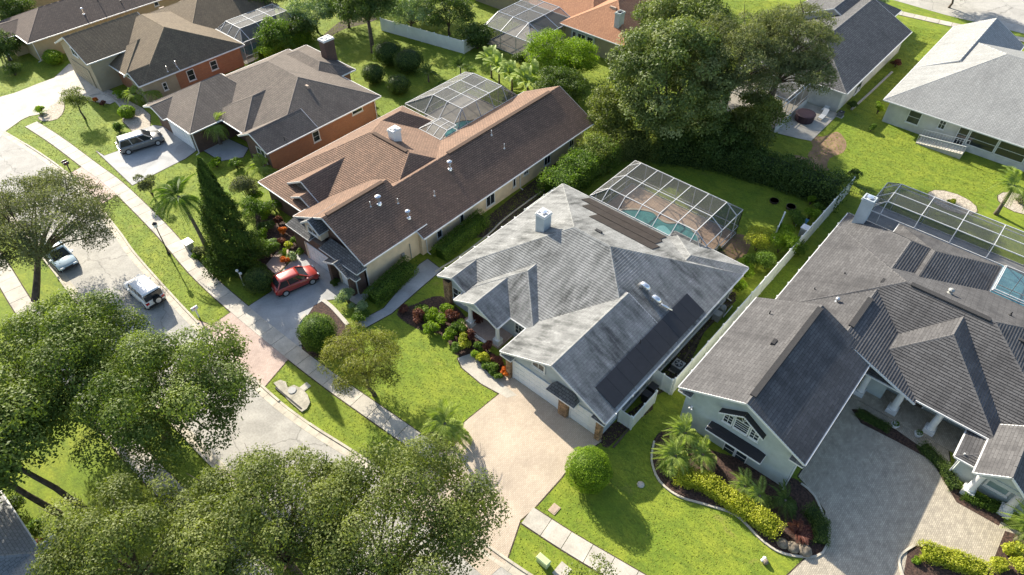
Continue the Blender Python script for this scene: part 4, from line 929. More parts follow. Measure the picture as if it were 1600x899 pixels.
def stone_pier(root, x0, x1, y0, y1, h):
    m = MB(); m.box(x0 + .03, x1 - .03, y0 + .03, y1 - .03, 0, h, 'soil'); core = m.build('stone_pier', root)
    z = 0.0; m = MB()
    while z < h - 0.05:
        rh = min(random.uniform(.12, .2), h - z)
        for (fa, fb, fixc, ax) in ((y0, y1, x0, 'x'), (x0, x1, y0, 'y'), (x0, x1, y1, 'y'), (y0, y1, x1, 'x')):
            t = fa
            while t < fb - .04:
                l = min(random.uniform(.15, .35), fb - t); o_ = random.uniform(0, .035)
                if ax == 'x': m.box(fixc - o_ - .002, fixc + o_ + .002, t + .008, t + l - .008, z + .008, z + rh - .008, 'stone_tan')
                else: m.box(t + .008, t + l - .008, fixc - o_ - .002, fixc + o_ + .002, z + .008, z + rh - .008, 'stone_tan')
                t += l
        z += rh
    o = m.build('stone', core, loc=parent_loc(root)); o['kind'] = 'stuff'
stone_pier(HA, 24.95, 25.3, 16.5, 17.25, 2.6); stone_pier(HA, 24.95, 25.4, 13.4, 13.8, 2.6); stone_pier(HA, 24.95, 25.4, 22.15, 22.55, 2.6); stone_pier(HA, 27.6, 28.0, 31.5, 32.2, 2.7)
window(HA, 'y', 13.5, -1, 26.2, 27.1, 0.9, 2.1)
chimney(HA, 36.1, 28.1, 0.95, 0.95, 4.2, 7.15, wl)
mr_ = [on_roof(*p, 'y', 13.0, 2.9, 0.46) for p in ((1075, 460), (1099, 488), (958, 643), (932, 603))]
xs0, xs1 = (mr_[3].x + mr_[2].x) / 2, (mr_[0].x + mr_[1].x) / 2; ys0, ys1 = (mr_[1].y + mr_[2].y) / 2, (mr_[0].y + mr_[3].y) / 2
npn = 10
for i in range(npn):
    a, b = xs0 + (xs1 - xs0) * i / npn, xs0 + (xs1 - xs0) * (i + 1) / npn - 0.015; m = MB()
    zl, zh = 2.9 + .48 * (ys0 - 13) + .06, 2.9 + .48 * (ys1 - 13) + .06
    m.hexa([(a, ys0, zl), (b, ys0, zl), (b, ys1, zh), (a, ys1, zh)], [(a, ys0, zl + .04), (b, ys0, zl + .04), (b, ys1, zh + .04), (a, ys1, zh + .04)], 'plastic_black'); m.build('solar_panel', HA)
for (q0, q1, n_, hw_) in (((906, 313), (1043, 371), 9, .68), ((908, 323), (1036, 378), 8, .68), ((921, 339), (1030, 387), 7, .68)):
    A0, A1 = on_roof(*q0, 'x', 45.0, 2.9, -0.451), on_roof(*q1, 'x', 45.0, 2.9, -0.451)
    ya, yb = A1.y, A0.y; xm = (A0.x + A1.x) / 2
    for i in range(n_):
        a, b = ya + (yb - ya) * i / n_, ya + (yb - ya) * (i + 1) / n_ - 0.012; x0_, x1_ = xm - hw_, xm + hw_; z0_, z1_ = 2.9 + .451 * (45 - x0_) + .07, 2.9 + .451 * (45 - x1_) + .07
        m = MB(); m.hexa([(x0_, a, z0_), (x1_, a, z1_), (x1_, b, z1_), (x0_, b, z0_)], [(x0_, a, z0_ + .035), (x1_, a, z1_ + .035), (x1_, b, z1_ + .035), (x0_, b, z0_ + .035)], 'solar_brown'); m.build('solar_panel', HA)
for p in ((1005, 452), (1022, 472)):
    q = on_roof(*p, 'y', 13.0, 2.9, 0.44); m = MB(); m.tube([q + Vector((0, .25, -.1)), q + Vector((0, .25, .35)), q + Vector((0, .05, .55)), q + Vector((0, -.3, .45)), q + Vector((0, -.45, .22))], [.22, .22, .24, .24, .26], 'metal_silver', 12); m.build('roof_vent', HA, smooth=True)
q0, q1 = on_roof(1030, 476, 'y', 13.0, 2.9, 0.45), on_roof(1050, 487, 'y', 13.0, 2.9, 0.45)
m = MB(); m.tube([q0 + Vector((0, 0, .12)), q0.lerp(q1, .5) + Vector((0, 0, .16)), q1 + Vector((0, 0, .12))], [.09, .09, .09], 'metal_silver', 8); m.build('flexible_duct', HA, smooth=True)
vent_box(HA, on_roof(935, 363, 'x', 45, 2.9, -.451), 'roof_slate', l=.75)
vent_pipe(HA, on_roof(1000, 538, 'y', 13, 2.9, .48), .5, .04)
for p in ((1033, 378), (1068, 372), (1058, 371)): vent_pipe(HA, on_roof(*p, 'x', 45, 2.9, -.451), .3, .04)
# fence straps along the left gutter
for i in range(9):
    m = MB(); xx = 28.6 + i * 1.85; m.box(xx - .06, xx + .06, 32.7, 32.95, 2.78, 2.95, 'trim_white'); m.build('gutter_bracket', HA)
for i in range(10):
    xx = 26 + i * 2.1; m = MB(); m.box(xx - .04, xx + .04, 12.86, 13.0, 2.76, 2.92, 'trim_white'); m.build('gutter_bracket', HA)
downspout(HA, 44.4, 13.42, 2.8, (0, -1))
m = MB(); m.box(27.5, 44.0, 13.38, 13.485, 0.15, 0.3, 'trim_white'); m.build('plinth', HA)

# pool cage and pool of the central house
CA = thing('pool_cage', 'white framed screened pool cage behind the pale roofed house over a curved teal pool', 'pool enclosure', (49, 23, 0))
cage(CA, 45.1, 53.0, 17.2, 29.5, 3.0, 3.95, (1.1, 1.2, 1.3, 1.4), 2, 5, open_sides='XyY', post_sides='xXyY')
deck = thing('pool_deck', 'tan paved pool deck with a kidney shaped pool inside the middle cage', 'patio', (49, 23, 0))
def rect_tiles(root, x0, x1, y0, y1, z, mat, step=0.9, name='tile'):
    nx, ny = max(1, round((x1 - x0) / step)), max(1, round((y1 - y0) / step)); dx, dy = (x1 - x0) / nx, (y1 - y0) / ny
    base = bpy.data.meshes.new(name); g_ = .008; vs = [(g_, g_, 0), (dx - g_, g_, 0), (dx - g_, dy - g_, 0), (g_, dy - g_, 0)]; vs += [(a, b, 0.02) for a, b, _ in vs]
    base.from_pydata(vs, [], [(3, 2, 1, 0), (4, 5, 6, 7), (0, 1, 5, 4), (1, 2, 6, 5), (2, 3, 7, 6), (3, 0, 4, 7)]); base.materials.append(MATS[mat])
    for i in range(nx):
        for k in range(ny):
            o = bpy.data.objects.new(name, base); COL.objects.link(o); o.parent = root; o.location = Vector((x0 + i * dx, y0 + k * dy, z - .02 + random.uniform(-.002, .002))) - parent_loc(root)
rect_tiles(deck, 45.2, 52.9, 17.3, 29.4, 0.10, 'paver_deck', 1.0)
def pool(label, pts, z, mat, coping='curb_concrete', px=True, parts=()):
    P = [at(*p) if px else Vector((*p, 0)) for p in pts]; P = smooth_closed(P, 5); c = sum(P, Vector()) / len(P); root = thing('swimming_pool', label, 'pool', (c.x, c.y, 0))
    sheet('water', [(p.x, p.y) for p in P], z, mat, px=False, edge=False, parent=root, kind=None)
    m = MB(); n = len(P)
    for i in range(n):
        a, b = P[i], P[(i + 1) % n]; na, nb = (a - c).normalized() * .3, (b - c).normalized() * .3
        m.hexa([(*a.xy, z - .05), (*b.xy, z - .05), (*(b + nb).xy, z - .05), (*(a + na).xy, z - .05)], [(*a.xy, z + .05), (*b.xy, z + .05), (*(b + nb).xy, z + .05), (*(a + na).xy, z + .05)], coping)
    m.build('coping', root); return root
pl = pool('kidney shaped teal swimming pool inside the middle cage', [(968, 334), (990, 330), (1018, 334), (1030, 345), (1042, 351), (1062, 352), (1080, 362), (1090, 378), (1075, 392), (1040, 380), (1000, 362)], 0.13, 'pool_water')
sheet('spa_basin', [(1026, 357), (1036, 354), (1044, 360), (1052, 372), (1036, 372), (1026, 364)], 0.134, 'spa_water', edge=False, parent=pl, kind=None, smooth=3)

# ================================================================ LONG BROWN-ROOFED HOUSE
HB = thing('house', 'long cream walled house with a dark brown shingle roof and brick garage front', 'house', (36, 46, 0))
rb = 'roof_brown'
block(HB, 23.8, 31.3, 38.0, 48.1, 3.45, 6.0, 'x', 23.8, 31.3, 43.05, rb, 'wall_tan', gutters='yY', gable_wall='brick_dark', rake_ends=(1, 0))
block(HB, 30.0, 56.2, 37.1, 47.4, 2.95, 5.55, 'x', 30.0, 56.2, 42.25, rb, 'wall_tan', gutters='yY', setback={'y': .45})
block(HB, 25.1, 42.4, 38.5, 55.9, 2.9, 6.15, 'y', 44.5, 50.1, 35.5, rb, 'brick_dark', gutters='xY', setback={'y': 2.0})
block(HB, 36.0, 44.5, 50.9, 55.92, 2.9, 4.25, 'x', 36.0, 42.1, 53.45, rb, 'wall_tan', gutters='XY')
block(HB, 26.5, 33.6, 47.5, 52.8, 3.5, 5.0, 'x', 26.5, 33.6, 50.1, rb, 'wall_tan', walls=False, gutters='')
block(HB, 25.5, 29.0, 47.2, 50.9, 3.3, 4.25, 'x', 25.5, 29.0, 49.1, rb, 'wall_tan', walls=False, gutters='')
for (x, yc, w_, z0, z1) in ((26.75, 50.1, 2.2, 3.7, 4.75), (25.75, 49.1, 1.5, 3.45, 4.05)):
    m = MB(); m.face([(x, yc - w_, z0), (x, yc + w_, z0), (x, yc, z1)], 'roof_slate', [(0, 0), (1, 0), (.5, 1)]); m.build('gable_face', HB)
FX = 23.16
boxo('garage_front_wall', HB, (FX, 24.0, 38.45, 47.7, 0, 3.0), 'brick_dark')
gy = [at(px, py, 0).y for px, py in ((484, 408), (528, 429), (545, 439), (565, 455))]
garage_door(HB, FX, gy[1], gy[0], 1.95, rows=4, cols=7); garage_door(HB, FX, gy[3], gy[2], 1.95, rows=4, cols=3)
for yy in (gy[0] + .3, gy[1] - .32, gy[2] + .3):
    boxo('door_surround', HB, (FX - .12, FX, yy - .1, yy + .1, 0, 2.1), 'trim_cream')
pent(HB, 24.04, 37.95, 43.2, 3.03, 3.72, 1.15, 'roof_slate'); pent(HB, 24.04, 44.7, 48.2, 3.03, 3.72, 1.15, 'roof_slate')
pent(HB, FX, 37.9, 40.0, 2.45, 2.9, .55, 'roof_slate', hipw=.2)
block(HB, 22.35, 24.6, 38.7, 42.0, 2.45, 3.2, 'x', 22.35, 24.6, 40.35, 'roof_slate', 'brick_dark', walls=False, gutters='')
m = MB(); m.face([(22.6, 38.95, 2.45), (22.6, 41.75, 2.45), (22.6, 40.35, 3.07)], 'brick_dark'); m.build('gable_face', HB)
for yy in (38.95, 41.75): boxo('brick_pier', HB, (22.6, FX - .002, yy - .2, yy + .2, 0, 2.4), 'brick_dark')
block(HB, 23.2, 26.5, 43.2, 45.9, 4.3, 5.25, 'x', 23.2, 26.5, 44.55, 'roof_slate', 'brick_dark', walls=False, gutters='')
m = MB(); m.box(23.45, 24.9, 43.45, 45.65, 3.3, 4.4, 'trim_cream'); m.face([(23.45, 43.45, 4.4), (23.45, 45.65, 4.4), (23.45, 44.55, 5.1)], 'trim_cream'); dm = m.build('dormer', HB)
window(HB, 'x', 23.44, -1, 43.85, 45.25, 3.55, 4.25, cols=2)
wy = 38.02
for (a, b, c, e, cc) in ((682, 359, 691, 372, 1), (718, 333, 725, 349, 1), (759, 300, 773, 321, 2), (801, 277, 806, 292, 1), (818, 263, 825.5, 273, 2), (850, 239, 860, 257, 2), (889, 214, 896, 229, 2)):
    win_px(HB, 'y', wy, -1, a, b, c, e, cols=cc, glass='glass_dark')
downspout(HB, 24.2, 38.4, 3.6, (0, -1)); downspout(HB, 31.0, 37.95, 2.9, (0, -1)); downspout(HB, 44.5, 37.95, 2.9, (0, -1)); downspout(HB, 55.2, 37.95, 2.9, (0, -1))
boxo('utility_box', HB, (28.2, 28.55, 38.28, 38.42, 1.0, 1.5), 'ac_grey'); boxo('conduit', HB, (29.3, 29.36, 38.34, 38.42, .2, 2.0), 'ac_grey')
chimney(HB, 36.6, 47.8, 1.0, 0.8, 4.6, 7.0, 'trim_white', capm='metal_silver')
RB = lambda px, py: on_roof(px, py, 'y', 38.0, 3.45, .505)
vent_cap(HB, RB(592, 318), .75, .15); vent_cap(HB, RB(638, 340), .7, .13); vent_cap(HB, on_roof(703, 264, 'y', 37.1, 2.95, .524), .8, .13)
for p in ((579, 323), (622, 318)): vent_pipe(HB, RB(*p), .55, .05, 'metal_alu')
for p in ((679, 306), (768, 211), (788, 232)): vent_pipe(HB, on_roof(*p, 'y', 37.1, 2.95, .524), .55, .05, 'metal_alu')
ridge_vent(HB, (24.3, 43.05, 6.05), (30.8, 43.05, 6.05), mat='roof_brown'); ridge_vent(HB, (38.5, 42.25, 5.6), (54.5, 42.25, 5.6), mat='roof_brown'); ridge_vent(HB, (35.5, 44.8, 6.2), (35.5, 49.8, 6.2), mat='roof_brown')
CB = thing('pool_cage', 'screened pool cage in the courtyard of the brown roofed house', 'pool enclosure', (50, 51, 0))
cage(CB, 45.0, 55.0, 47.5, 56.0, 2.95, 4.6, (1.6, 1.8, 0.8, 3.2), 3, 2, open_sides='XY', screen='screen_dense', post_sides='XY')
cage(CB, 42.4, 44.9, 47.5, 50.9, 2.95, 3.6, (1.1, .02, .05, 1.1), 1, 2, open_sides='', post_sides='', screen='screen_dense')
sheet('pool_deck', [(42.5, 47.4), (55, 47.4), (55, 56), (45, 56), (45, 51), (42.5, 51)], 0.06, 'concrete', px=False, edge=False)
pool('small teal pool under the cage of the brown roofed house', [(46.5, 48.3), (50.5, 48.2), (51.2, 50), (49.5, 52), (46.4, 51.3)], 0.10, 'pool_water', px=False)

# ================================================================ BRICK HOUSE WITH TAUPE ROOF
HC = thing('house', 'orange brick house with a taupe hip roof and a tall brick chimney', 'house', (36, 68, 0))
rc_, bc = 'roof_taupe', 'brick_orange'
block(HC, 30.0, 44.3, 59.5, 77.6, 2.9, 5.65, 'y', 65.8, 71.6, 37.9, rc_, bc)
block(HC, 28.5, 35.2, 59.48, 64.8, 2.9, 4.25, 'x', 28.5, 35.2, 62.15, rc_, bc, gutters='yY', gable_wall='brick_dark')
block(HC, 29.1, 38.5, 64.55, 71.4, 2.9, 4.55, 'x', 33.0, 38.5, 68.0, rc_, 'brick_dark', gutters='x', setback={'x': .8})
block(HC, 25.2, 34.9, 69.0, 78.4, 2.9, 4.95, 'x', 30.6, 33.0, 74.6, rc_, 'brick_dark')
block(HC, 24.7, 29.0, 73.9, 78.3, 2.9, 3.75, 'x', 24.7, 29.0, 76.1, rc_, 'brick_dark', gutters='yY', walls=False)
block(HC, 40.5, 46.5, 66.8, 76.8, 2.9, 4.15, 'y', 69.6, 74.0, 43.5, rc_, bc)
chimney(HC, 45.9, 71.0, 1.5, 1.1, 0.0, 5.9, 'brick_dark', top='trim_white')
vent_box(HC, on_roof(480, 136, 'y', 59.5, 2.9, .44), 'terracotta', ax='y', l=.55)
win_px(HC, 'y', 60.0, -1, 488, 204, 500, 222, cols=1, rows=2); win_px(HC, 'y', 60.0, -1, 549, 170, 567, 177, cols=1, glass='glass_dark')
window(HC, 'x', 28.98, -1, 60.8, 62.4, .8, 2.4, cols=2, rows=2)
garage_door(HC, 25.68, 70.4, 74.9, 2.15, rows=4, cols=6)
downspout(HC, 43.6, 59.9, 2.8, (0, -1)); downspout(HC, 25.5, 69.3, 2.8, (-1, 0))
vent_pipe(HC, on_roof(445, 232 - 12, 'y', 59.5, 2.9, .44), .5, .04)

# ================================================================ OLIVE-ROOFED HOUSE, TOP LEFT
HD = thing('house', 'brick sided house with a tan brown roof beside the white driveway, top left', 'house', (34, 91, 0))
rd = 'roof_olive'
block(HD, 27.0, 41.2, 83.0, 99.2, 2.9, 6.2, 'y', 88.1, 93.8, 34.0, rd, bc)
block(HD, 24.3, 34.0, 90.5, 99.3, 4.1, 6.2, 'x', 24.3, 34.0, 94.9, rd, 'wall_olive', gutters='yY')
block(HD, 26.9, 36.0, 86.8, 93.3, 2.9, 4.95, 'x', 31.0, 36.0, 90.05, rd, 'wall_olive', gutters='x', setback={'x': 1.0})
block(HD, 26.6, 32.0, 82.98, 86.7, 2.9, 4.05, 'x', 26.6, 32.0, 84.85, rd, 'wall_olive', gutters='yY')
block(HD, 37.5, 51.5, 90.0, 101.5, 2.9, 5.4, 'x', 43.0, 46.5, 95.8, rd, 'wall_olive')
chimney(HD, 48.2, 97.0, 1.3, 1.3, 3.5, 8.2, 'brick_dark')
for p in ((253, 14), (284, 4)): vent_box(HD, on_roof(*p, 'y', 101.5, 2.9, -.43), 'terracotta', ax='x', l=.9)
for p in ((262, 112), (276, 104)): vent_pipe(HD, on_roof(*p, 'y', 83, 2.9, .64), .7, .05, 'metal_alu')
garage_door(HD, 24.78, 92.6, 97.2, 2.3, rows=4, cols=6, mat='wall_olive'); window(HD, 'x', 24.77, -1, 94.0, 95.6, 3.6, 4.6, cols=2, glass='glass_dark')
win_px(HD, 'y', 83.5, -1, 254, 128, 262, 142, rows=2); win_px(HD, 'y', 83.5, -1, 292, 108, 305, 127, rows=2); win_px(HD, 'y', 83.5, -1, 328, 94, 340, 110, rows=2)
CD_ = thing('pool_cage', 'white framed screened pool cage behind the tan brown roofed house at top left', 'pool enclosure', (46, 87, 0))
cage(CD_, 41.3, 51.2, 83.6, 89.8, 2.9, 3.9, (1.2, 1.3, 1.9, 0.9), 3, 2, screen='screen_dense', post_sides='Xy')
m = MB(); m.box(44.2, 44.28, 83.5, 83.58, .1, 2.2, 'trim_white'); m.box(45.2, 45.28, 83.5, 83.58, .1, 2.2, 'trim_white'); m.box(44.2, 45.28, 83.5, 83.58, 2.2, 2.28, 'trim_white'); m.build('screen_door', CD_)
sheet('pool_deck', [(41, 83.6), (51.2, 83.6), (51.2, 89.8), (41, 89.8)], 0.05, 'concrete', px=False, edge=False)
pool('pale blue pool under the top left cage', [(43, 85), (48, 84.8), (48.5, 87.5), (43.5, 88)], 0.08, 'pool_water', px=False)
# ================================================================ FAR LEFT HOUSE
HE = thing('house', 'sand coloured house with a long dark brown roof at the top left edge', 'house', (40, 109.5, 0))
block(HE, 22.6, 62.0, 104.7, 114.5, 2.9, 4.9, 'x', 27.0, 57.0, 109.6, 'roof_darkbrown', 'wall_sand')
block(HE, 21.2, 26.0, 108.5, 114.0, 2.9, 3.7, 'x', 21.2, 26.0, 111.2, 'roof_darkbrown', 'wall_sand', gutters='yY')
vent_cap(HE, on_roof(131, 22, 'y', 104.7, 2.9, .41), .7, .1); vent_pipe(HE, on_roof(153, 2, 'y', 104.7, 2.9, .41), .5, .05); vent_pipe(HE, on_roof(190, 6, 'y', 104.7, 2.9, .41), .5, .05)
downspout(HE, 23.2, 105.15, 2.8, (-1, 0), 'trim_white'); win_px(HE, 'y', 105.2, -1, 240, 2, 248, 10)
for i in range(4):
    m = MB(); m.box(20.6, 20.75, 108.6 + i * 1.6, 108.75 + i * 1.6, 0, 2.8, 'trim_white'); m.build('porch_post', HE)
HF = thing('house', 'pale house with a blue white framed porch cut off by the top left corner', 'house', (36, 127, 0))
block(HF, 27, 50, 121, 133, 2.9, 5.4, 'x', 33, 44, 127, 'roof_darkbrown', 'wall_sand')
# ================================================================ ORANGE-ROOFED HOUSE
HG = thing('house', 'house with an orange shingle roof and a grey green chimney, top centre', 'house', (82, 50, 0))
block(HG, 73.7, 92.0, 45.1, 56.0, 2.9, 5.75, 'x', 79.3, 86, 50.5, 'roof_orange', 'wall_olive')
block(HG, 76.0, 92.0, 52.0, 78.0, 2.9, 5.6, 'y', 58, 70, 84.0, 'roof_orange', 'wall_olive')
chimney(HG, 76.2, 48.0, 1.1, 0.8, 3.0, 5.9, 'wall_green', top='wall_green', capm='metal_black')
vent_box(HG, on_roof(958, 13, 'x', 73.7, 2.9, .51), 'terracotta', l=1.1)
m = MB(); m.box(74.1, 74.2, 50.2, 54.2, .6, 2.5, 'wall_greyblue'); m.build('window_bay', HG)
window(HG, 'x', 74.1, -1, 50.4, 51.5, .8, 2.3); window(HG, 'x', 74.1, -1, 51.7, 53.1, .8, 2.3, cols=2); window(HG, 'x', 74.1, -1, 53.3, 54.0, .8, 2.3)
downspout(HG, 74.15, 45.55, 2.8, (-1, 0), 'bark')
CG = thing('pool_cage', 'dark bronze framed screened cage beside the orange roof', 'pool enclosure', (71, 59, 0))
cage(CG, 66.7, 76.0, 55.3, 63.7, 2.7, 3.8, (2.6, .02, 2.6, .3), 2, 2, screen='screen_dense', post_sides='xyY', mat='metal_alu', bw=.07)
sheet('patio', [(66.7, 55.3), (76, 55.3), (76, 63.7), (66.7, 63.7)], 0.05, 'concrete', px=False, edge=False)
HT = thing('house', 'grey walled house mostly cut off by the top edge above the white fence', 'house', (80, 78, 0))
block(HT, 74.0, 95, 80.5, 96.0, 2.9, 5.5, 'x', 80, 88, 88, 'roof_slate', 'wall_greyblue'); 
# ================================================================ SLATE-ROOFED HOUSE BEHIND THE TREES
HH = thing('house', 'white walled house with a dark slate roof behind the tall tree', 'house', (92, 25, 0))
block(HH, 81.0, 103.0, 18.5, 31.0, 2.9, 5.7, 'x', 87.0, 103.0, 24.7, 'roof_slate', 'wall_offwhite', setback={'x': 0.0})
block(HH, 96.5, 109.0, 22.0, 33.5, 2.9, 5.6, 'x', 96.5, 104.0, 27.5, 'roof_slate', 'wall_offwhite')
win_px(HH, 'y', 19.0, -1, 1338, 132, 1344, 142, glass='glass_dark'); 
for p in ((1340, 140), (1364, 110), (1381, 93)):
    q = aty(*p, 19.0); boxo('shutter_panel', HH, (q.x - .35, q.x + .35, 18.93, 19.0, q.z - .25, q.z + .25), 'trim_white')
sheet('patio', [(73.5, 18.6), (81.4, 18.6), (81.4, 31), (72.3, 31), (72.3, 22.8), (73, 20)], 0.05, 'concrete', px=False, edge=False)
CH = thing('screened_porch', 'white framed screen wall on a low white wall beside the slate roofed house', 'porch', (76.5, 26, 0))
cage(CH, 72.3, 81.2, 22.8, 31.0, 2.9, 3.1, (.3, .1, .3, .3), 4, 2, post_sides='xy', screen='screen_mesh')
boxo('low_wall', CH, (72.2, 81.3, 22.62, 22.72, 0, .75), 'wall_offwhite')
# ================================================================ PALE GREY HOUSE TOP RIGHT
HI = thing('house', 'large house with a pale grey shingle hip roof and screened porch at the top right', 'house', (95, 0, 0))
ri = 'roof_palegrey'
block(HI, 82.6, 106.5, -10, 14.7, 2.9, 7.0, 'y', -1.5, 6.3, 94.0, ri, 'wall_offwhite', ov=.6)
block(HI, 93.0, 108.5, 6.0, 14.72, 2.9, 5.3, 'x', 93.0, 108.5, 10.4, ri, 'wall_offwhite', gutters='yY')
block(HI, 98.0, 113.0, -8, 3.0, 2.9, 5.4, 'x', 98.0, 108.0, -2.5, ri, 'wall_offwhite')
wx = 83.19
win_px(HI, 'x', wx, -1, 1417, 172, 1440, 195, cols=1, rows=2); win_px(HI, 'x', wx, -1, 1466, 186, 1479, 203, cols=2, rows=2)
q = atx(1403, 206, wx); m = MB(); m.tube([q + Vector((-.08, .32 * math.cos(t / 2), .32 * math.sin(t / 2))) for t in range(13)], .045, 'metal_black', 5); m.build('hose_coil', HI)
ya, yb = atx(1491, 215, wx).y, atx(1640, 280, wx).y; m = MB(); m.box(wx - .06, wx - .002, yb, ya, 0.0, .75, 'wall_offwhite'); m.build('porch_wall', HI)
def screenwall(root, x, y0, y1, n, z0, z1):
    for i in range(n):
        a, b = y0 + (y1 - y0) * i / n, y0 + (y1 - y0) * (i + 1) / n
        window(root, 'x', x, -1, a + .03, b - .03, z0, z1, cols=1, rows=2, glass='glass_dark', fw=.10, name='porch_screen', sill=False)
screenwall(HI, wx - .065, yb, ya - 1.2, 3, .8, 2.6); window(HI, 'x', wx - .065, -1, ya - 1.15, ya - .05, .15, 2.6, rows=3, glass='glass_dark', name='screen_door', sill=False)
rmp = thing('ramp', 'grey entry ramp with white picket railing at the porch of the pale grey roofed house', 'ramp', (80.6, 7, 0))
r0, r1 = at(1430, 236), at(1492, 252)
m = MB(); m.hexa([(81.0, 9.4, 0), (81.0, 4.6, 0), (82.9, 4.6, 0), (82.9, 9.4, 0)], [(81.0, 9.4, .1), (81.0, 4.6, .65), (82.9, 4.6, .65), (82.9, 9.4, .1)], 'concrete'); m.build('ramp_deck', rmp)
for xr in (81.05, 82.6):
    m = MB(); m.bar((xr, 9.4, 1.1), (xr, 4.6, 1.6), .06, .06, 'trim_white'); m.build('rail', rmp); m = MB(); m.bar((xr, 9.4, .25), (xr, 4.6, .78), .05, .05, 'trim_white'); m.build('rail', rmp)
    for i in range(17):
        t = i / 16; yy = 9.4 - 4.8 * t; boxo('picket', rmp, (xr - .02, xr + .02, yy - .02, yy + .02, .1 + .5 * t, 1.1 + .5 * t), 'trim_white')
# ================================================================ GREY-GREEN HOUSE, RIGHT FOREGROUND
HJ = thing('house', 'big sage green house with charcoal shingle roofs and a columned porch, right foreground', 'house', (45, 0, 0))
rj, wj = 'roof_charcoal', 'wall_green'
block(HJ, 30.0, 41.9, 0.95, 10.4, 4.25, 6.62, 'x', 30.0, 41.9, 5.7, rj, wj, gutters='yY', rake_ends=(1, 0))
block(HJ, 41.0, 59.3, -2.9, 9.45, 2.9, 5.35, 'x', 41.0, 55.6, 3.35, rj, wj, gutters='XY', setback={'y': 1.5, 'x': 1.0})
block(HJ, 42.9, 56.9, -12.6, 9.43, 2.88, 6.1, 'y', -4.65, 1.85, 49.3, rj, wj, gutters='x', setback={'x': .4})
block(HJ, 41.4, 49.0, -8.15, 2.75, 2.95, 5.8, 'x', 46.3, 49.0, -2.7, rj, wj, walls=False, gutters='xyY')
block(HJ, 38.8, 50.0, -18, -6.5, 2.5, 3.7, 'x', 43.6, 47, -12.2, rj, wj, gutters='xY')
block(HJ, 37.9, 43.0, -11.2, -7.8, 2.93, 4.3, 'x', 37.9, 43.0, -9.5, rj, wj, walls=False, gutters='yY')
block(HJ, 51.0, 60.9, -3.6, 5.2, 2.9, 4.95, 'x', 51.0, 56.2, 1.4, rj, wj, gutters='XyY', walls=False, caps=False)
m = MB(); m.face([(38.35, -11.0, 2.95), (38.35, -8.0, 2.95), (38.35, -9.5, 4.1)], wj); m.box(38.3, 38.5, -11.1, -7.9, 2.6, 2.95, wj); m.build('portico_gable', HJ)
def jcol(x, y, h=2.65):
    m = MB(); m.box(x - .38, x + .38, y - .38, y + .38, .02, .55, 'trim_white'); m.lathe((x, y, 0), [(.31, .55), (.31, .66), (.27, .72), (.26, 1.4), (.24, h - .3), (.29, h - .2), (.29, h - .1), (.33, h - .08), (.33, h)], 'trim_white', 16); m.build('column', HJ, smooth=False)
for y in (0.6, -1.95, -4.7): jcol(41.95 if y != .6 else 41.95, y, 2.78)
jcol(38.6, -8.4, 2.6); jcol(38.7, -10.75, 2.6)
m = MB(); m.box(41.3, 43.7, -8.0, 1.4, 0, .12, 'paver_grey'); m.build('porch_floor', HJ)
m = MB(); m.box(41.75, 42.15, -8.0, 2.4, 2.62, 2.9, 'trim_white'); m.build('porch_beam', HJ)
for (a, b) in ((-.1, 1.2), (-1.6, -.3), (-7.2, -5.9), (-5.8, -4.6)): window(HJ, 'x', 43.78, -1, a, b, .8, 2.3, cols=2, rows=1, fw=.13)
entry_door(HJ, 'x', 43.78, -1, -3.6, -2.5, 2.2)
window(HJ, 'x', 39.28, -1, -10.4, -8.9, .9, 1.9, cols=1, glass='glass_screen_view', fw=.14)
# garage gable front: arched window above, pair of windows under the long awning
X = 30.49
fx = lambda px, py: atx(px, py, X)
yl, yr = fx(1131, 650).y, fx(1187, 685).y; ym = (yl + yr) / 2; yc = ym
zb_ = fx(1157, 674).z; zt_ = fx(1157, 643).z; zs_ = zb_ + (zt_ - zb_) * .55
for (p, q) in ((yl, yl - .75), (yr + .75, yr)): window(HJ, 'x', X, -1, q, p, zb_, zs_, rows=3, cols=2, fw=.08)
window(HJ, 'x', X, -1, yr + .80, yl - .80, zb_, zs_, rows=4, cols=1, fw=.09)
ra = (yl - yr - 1.6) / 2; rh = zt_ - zs_
m = MB(); arc = [(X - .03, ym + ra * math.cos(t), zs_ + .02 + rh * math.sin(t)) for t in [math.pi * i / 10 for i in range(11)]]; m.face(arc, 'glass_window'); aw = m.build('arch_window', HJ)
m = MB(); m.tube([(p[0] - .02, p[1], p[2]) for p in arc], .05, 'trim_white', 6)
for k in (-.6, 0, .6): m.tube([(X - .05, ym, zs_ + .02), (X - .05, ym + ra * math.sin(k) * .95, zs_ + rh * math.cos(k) * .95)], .02, 'trim_white', 5)
m.build('arch_frame', aw, loc=parent_loc(HJ))
e0, e1, zz, zp = yl + .3, yr - .3, zs_ + .12, zt_ + .32
m = MB()
for ey in (e0, e1): slope_face(m, [Vector((X - .5, ey, zz)), Vector((X, ey, zz)), Vector((X, yc, zp)), Vector((X - .5, yc, zp))], 'plastic_black', .01)
h_ = m.build('window_hood', HJ)
m = MB(); m.bar((X - .5, e0, zz - .04), (X - .5, yc, zp - .04), .05, .09, 'trim_white'); m.bar((X - .5, e1, zz - .04), (X - .5, yc, zp - .04), .05, .09, 'trim_white'); m.build('fascia', h_, loc=parent_loc(HJ))
qa, qb = atx(1101, 673, X - .9), atx(1189, 722, X - .9); zt2 = fx(1145, 676).z - .06
pent(HJ, X, qb.y, qa.y, (qa.z + qb.z) / 2, zt2, .9, 'plastic_black', hipw=.55)
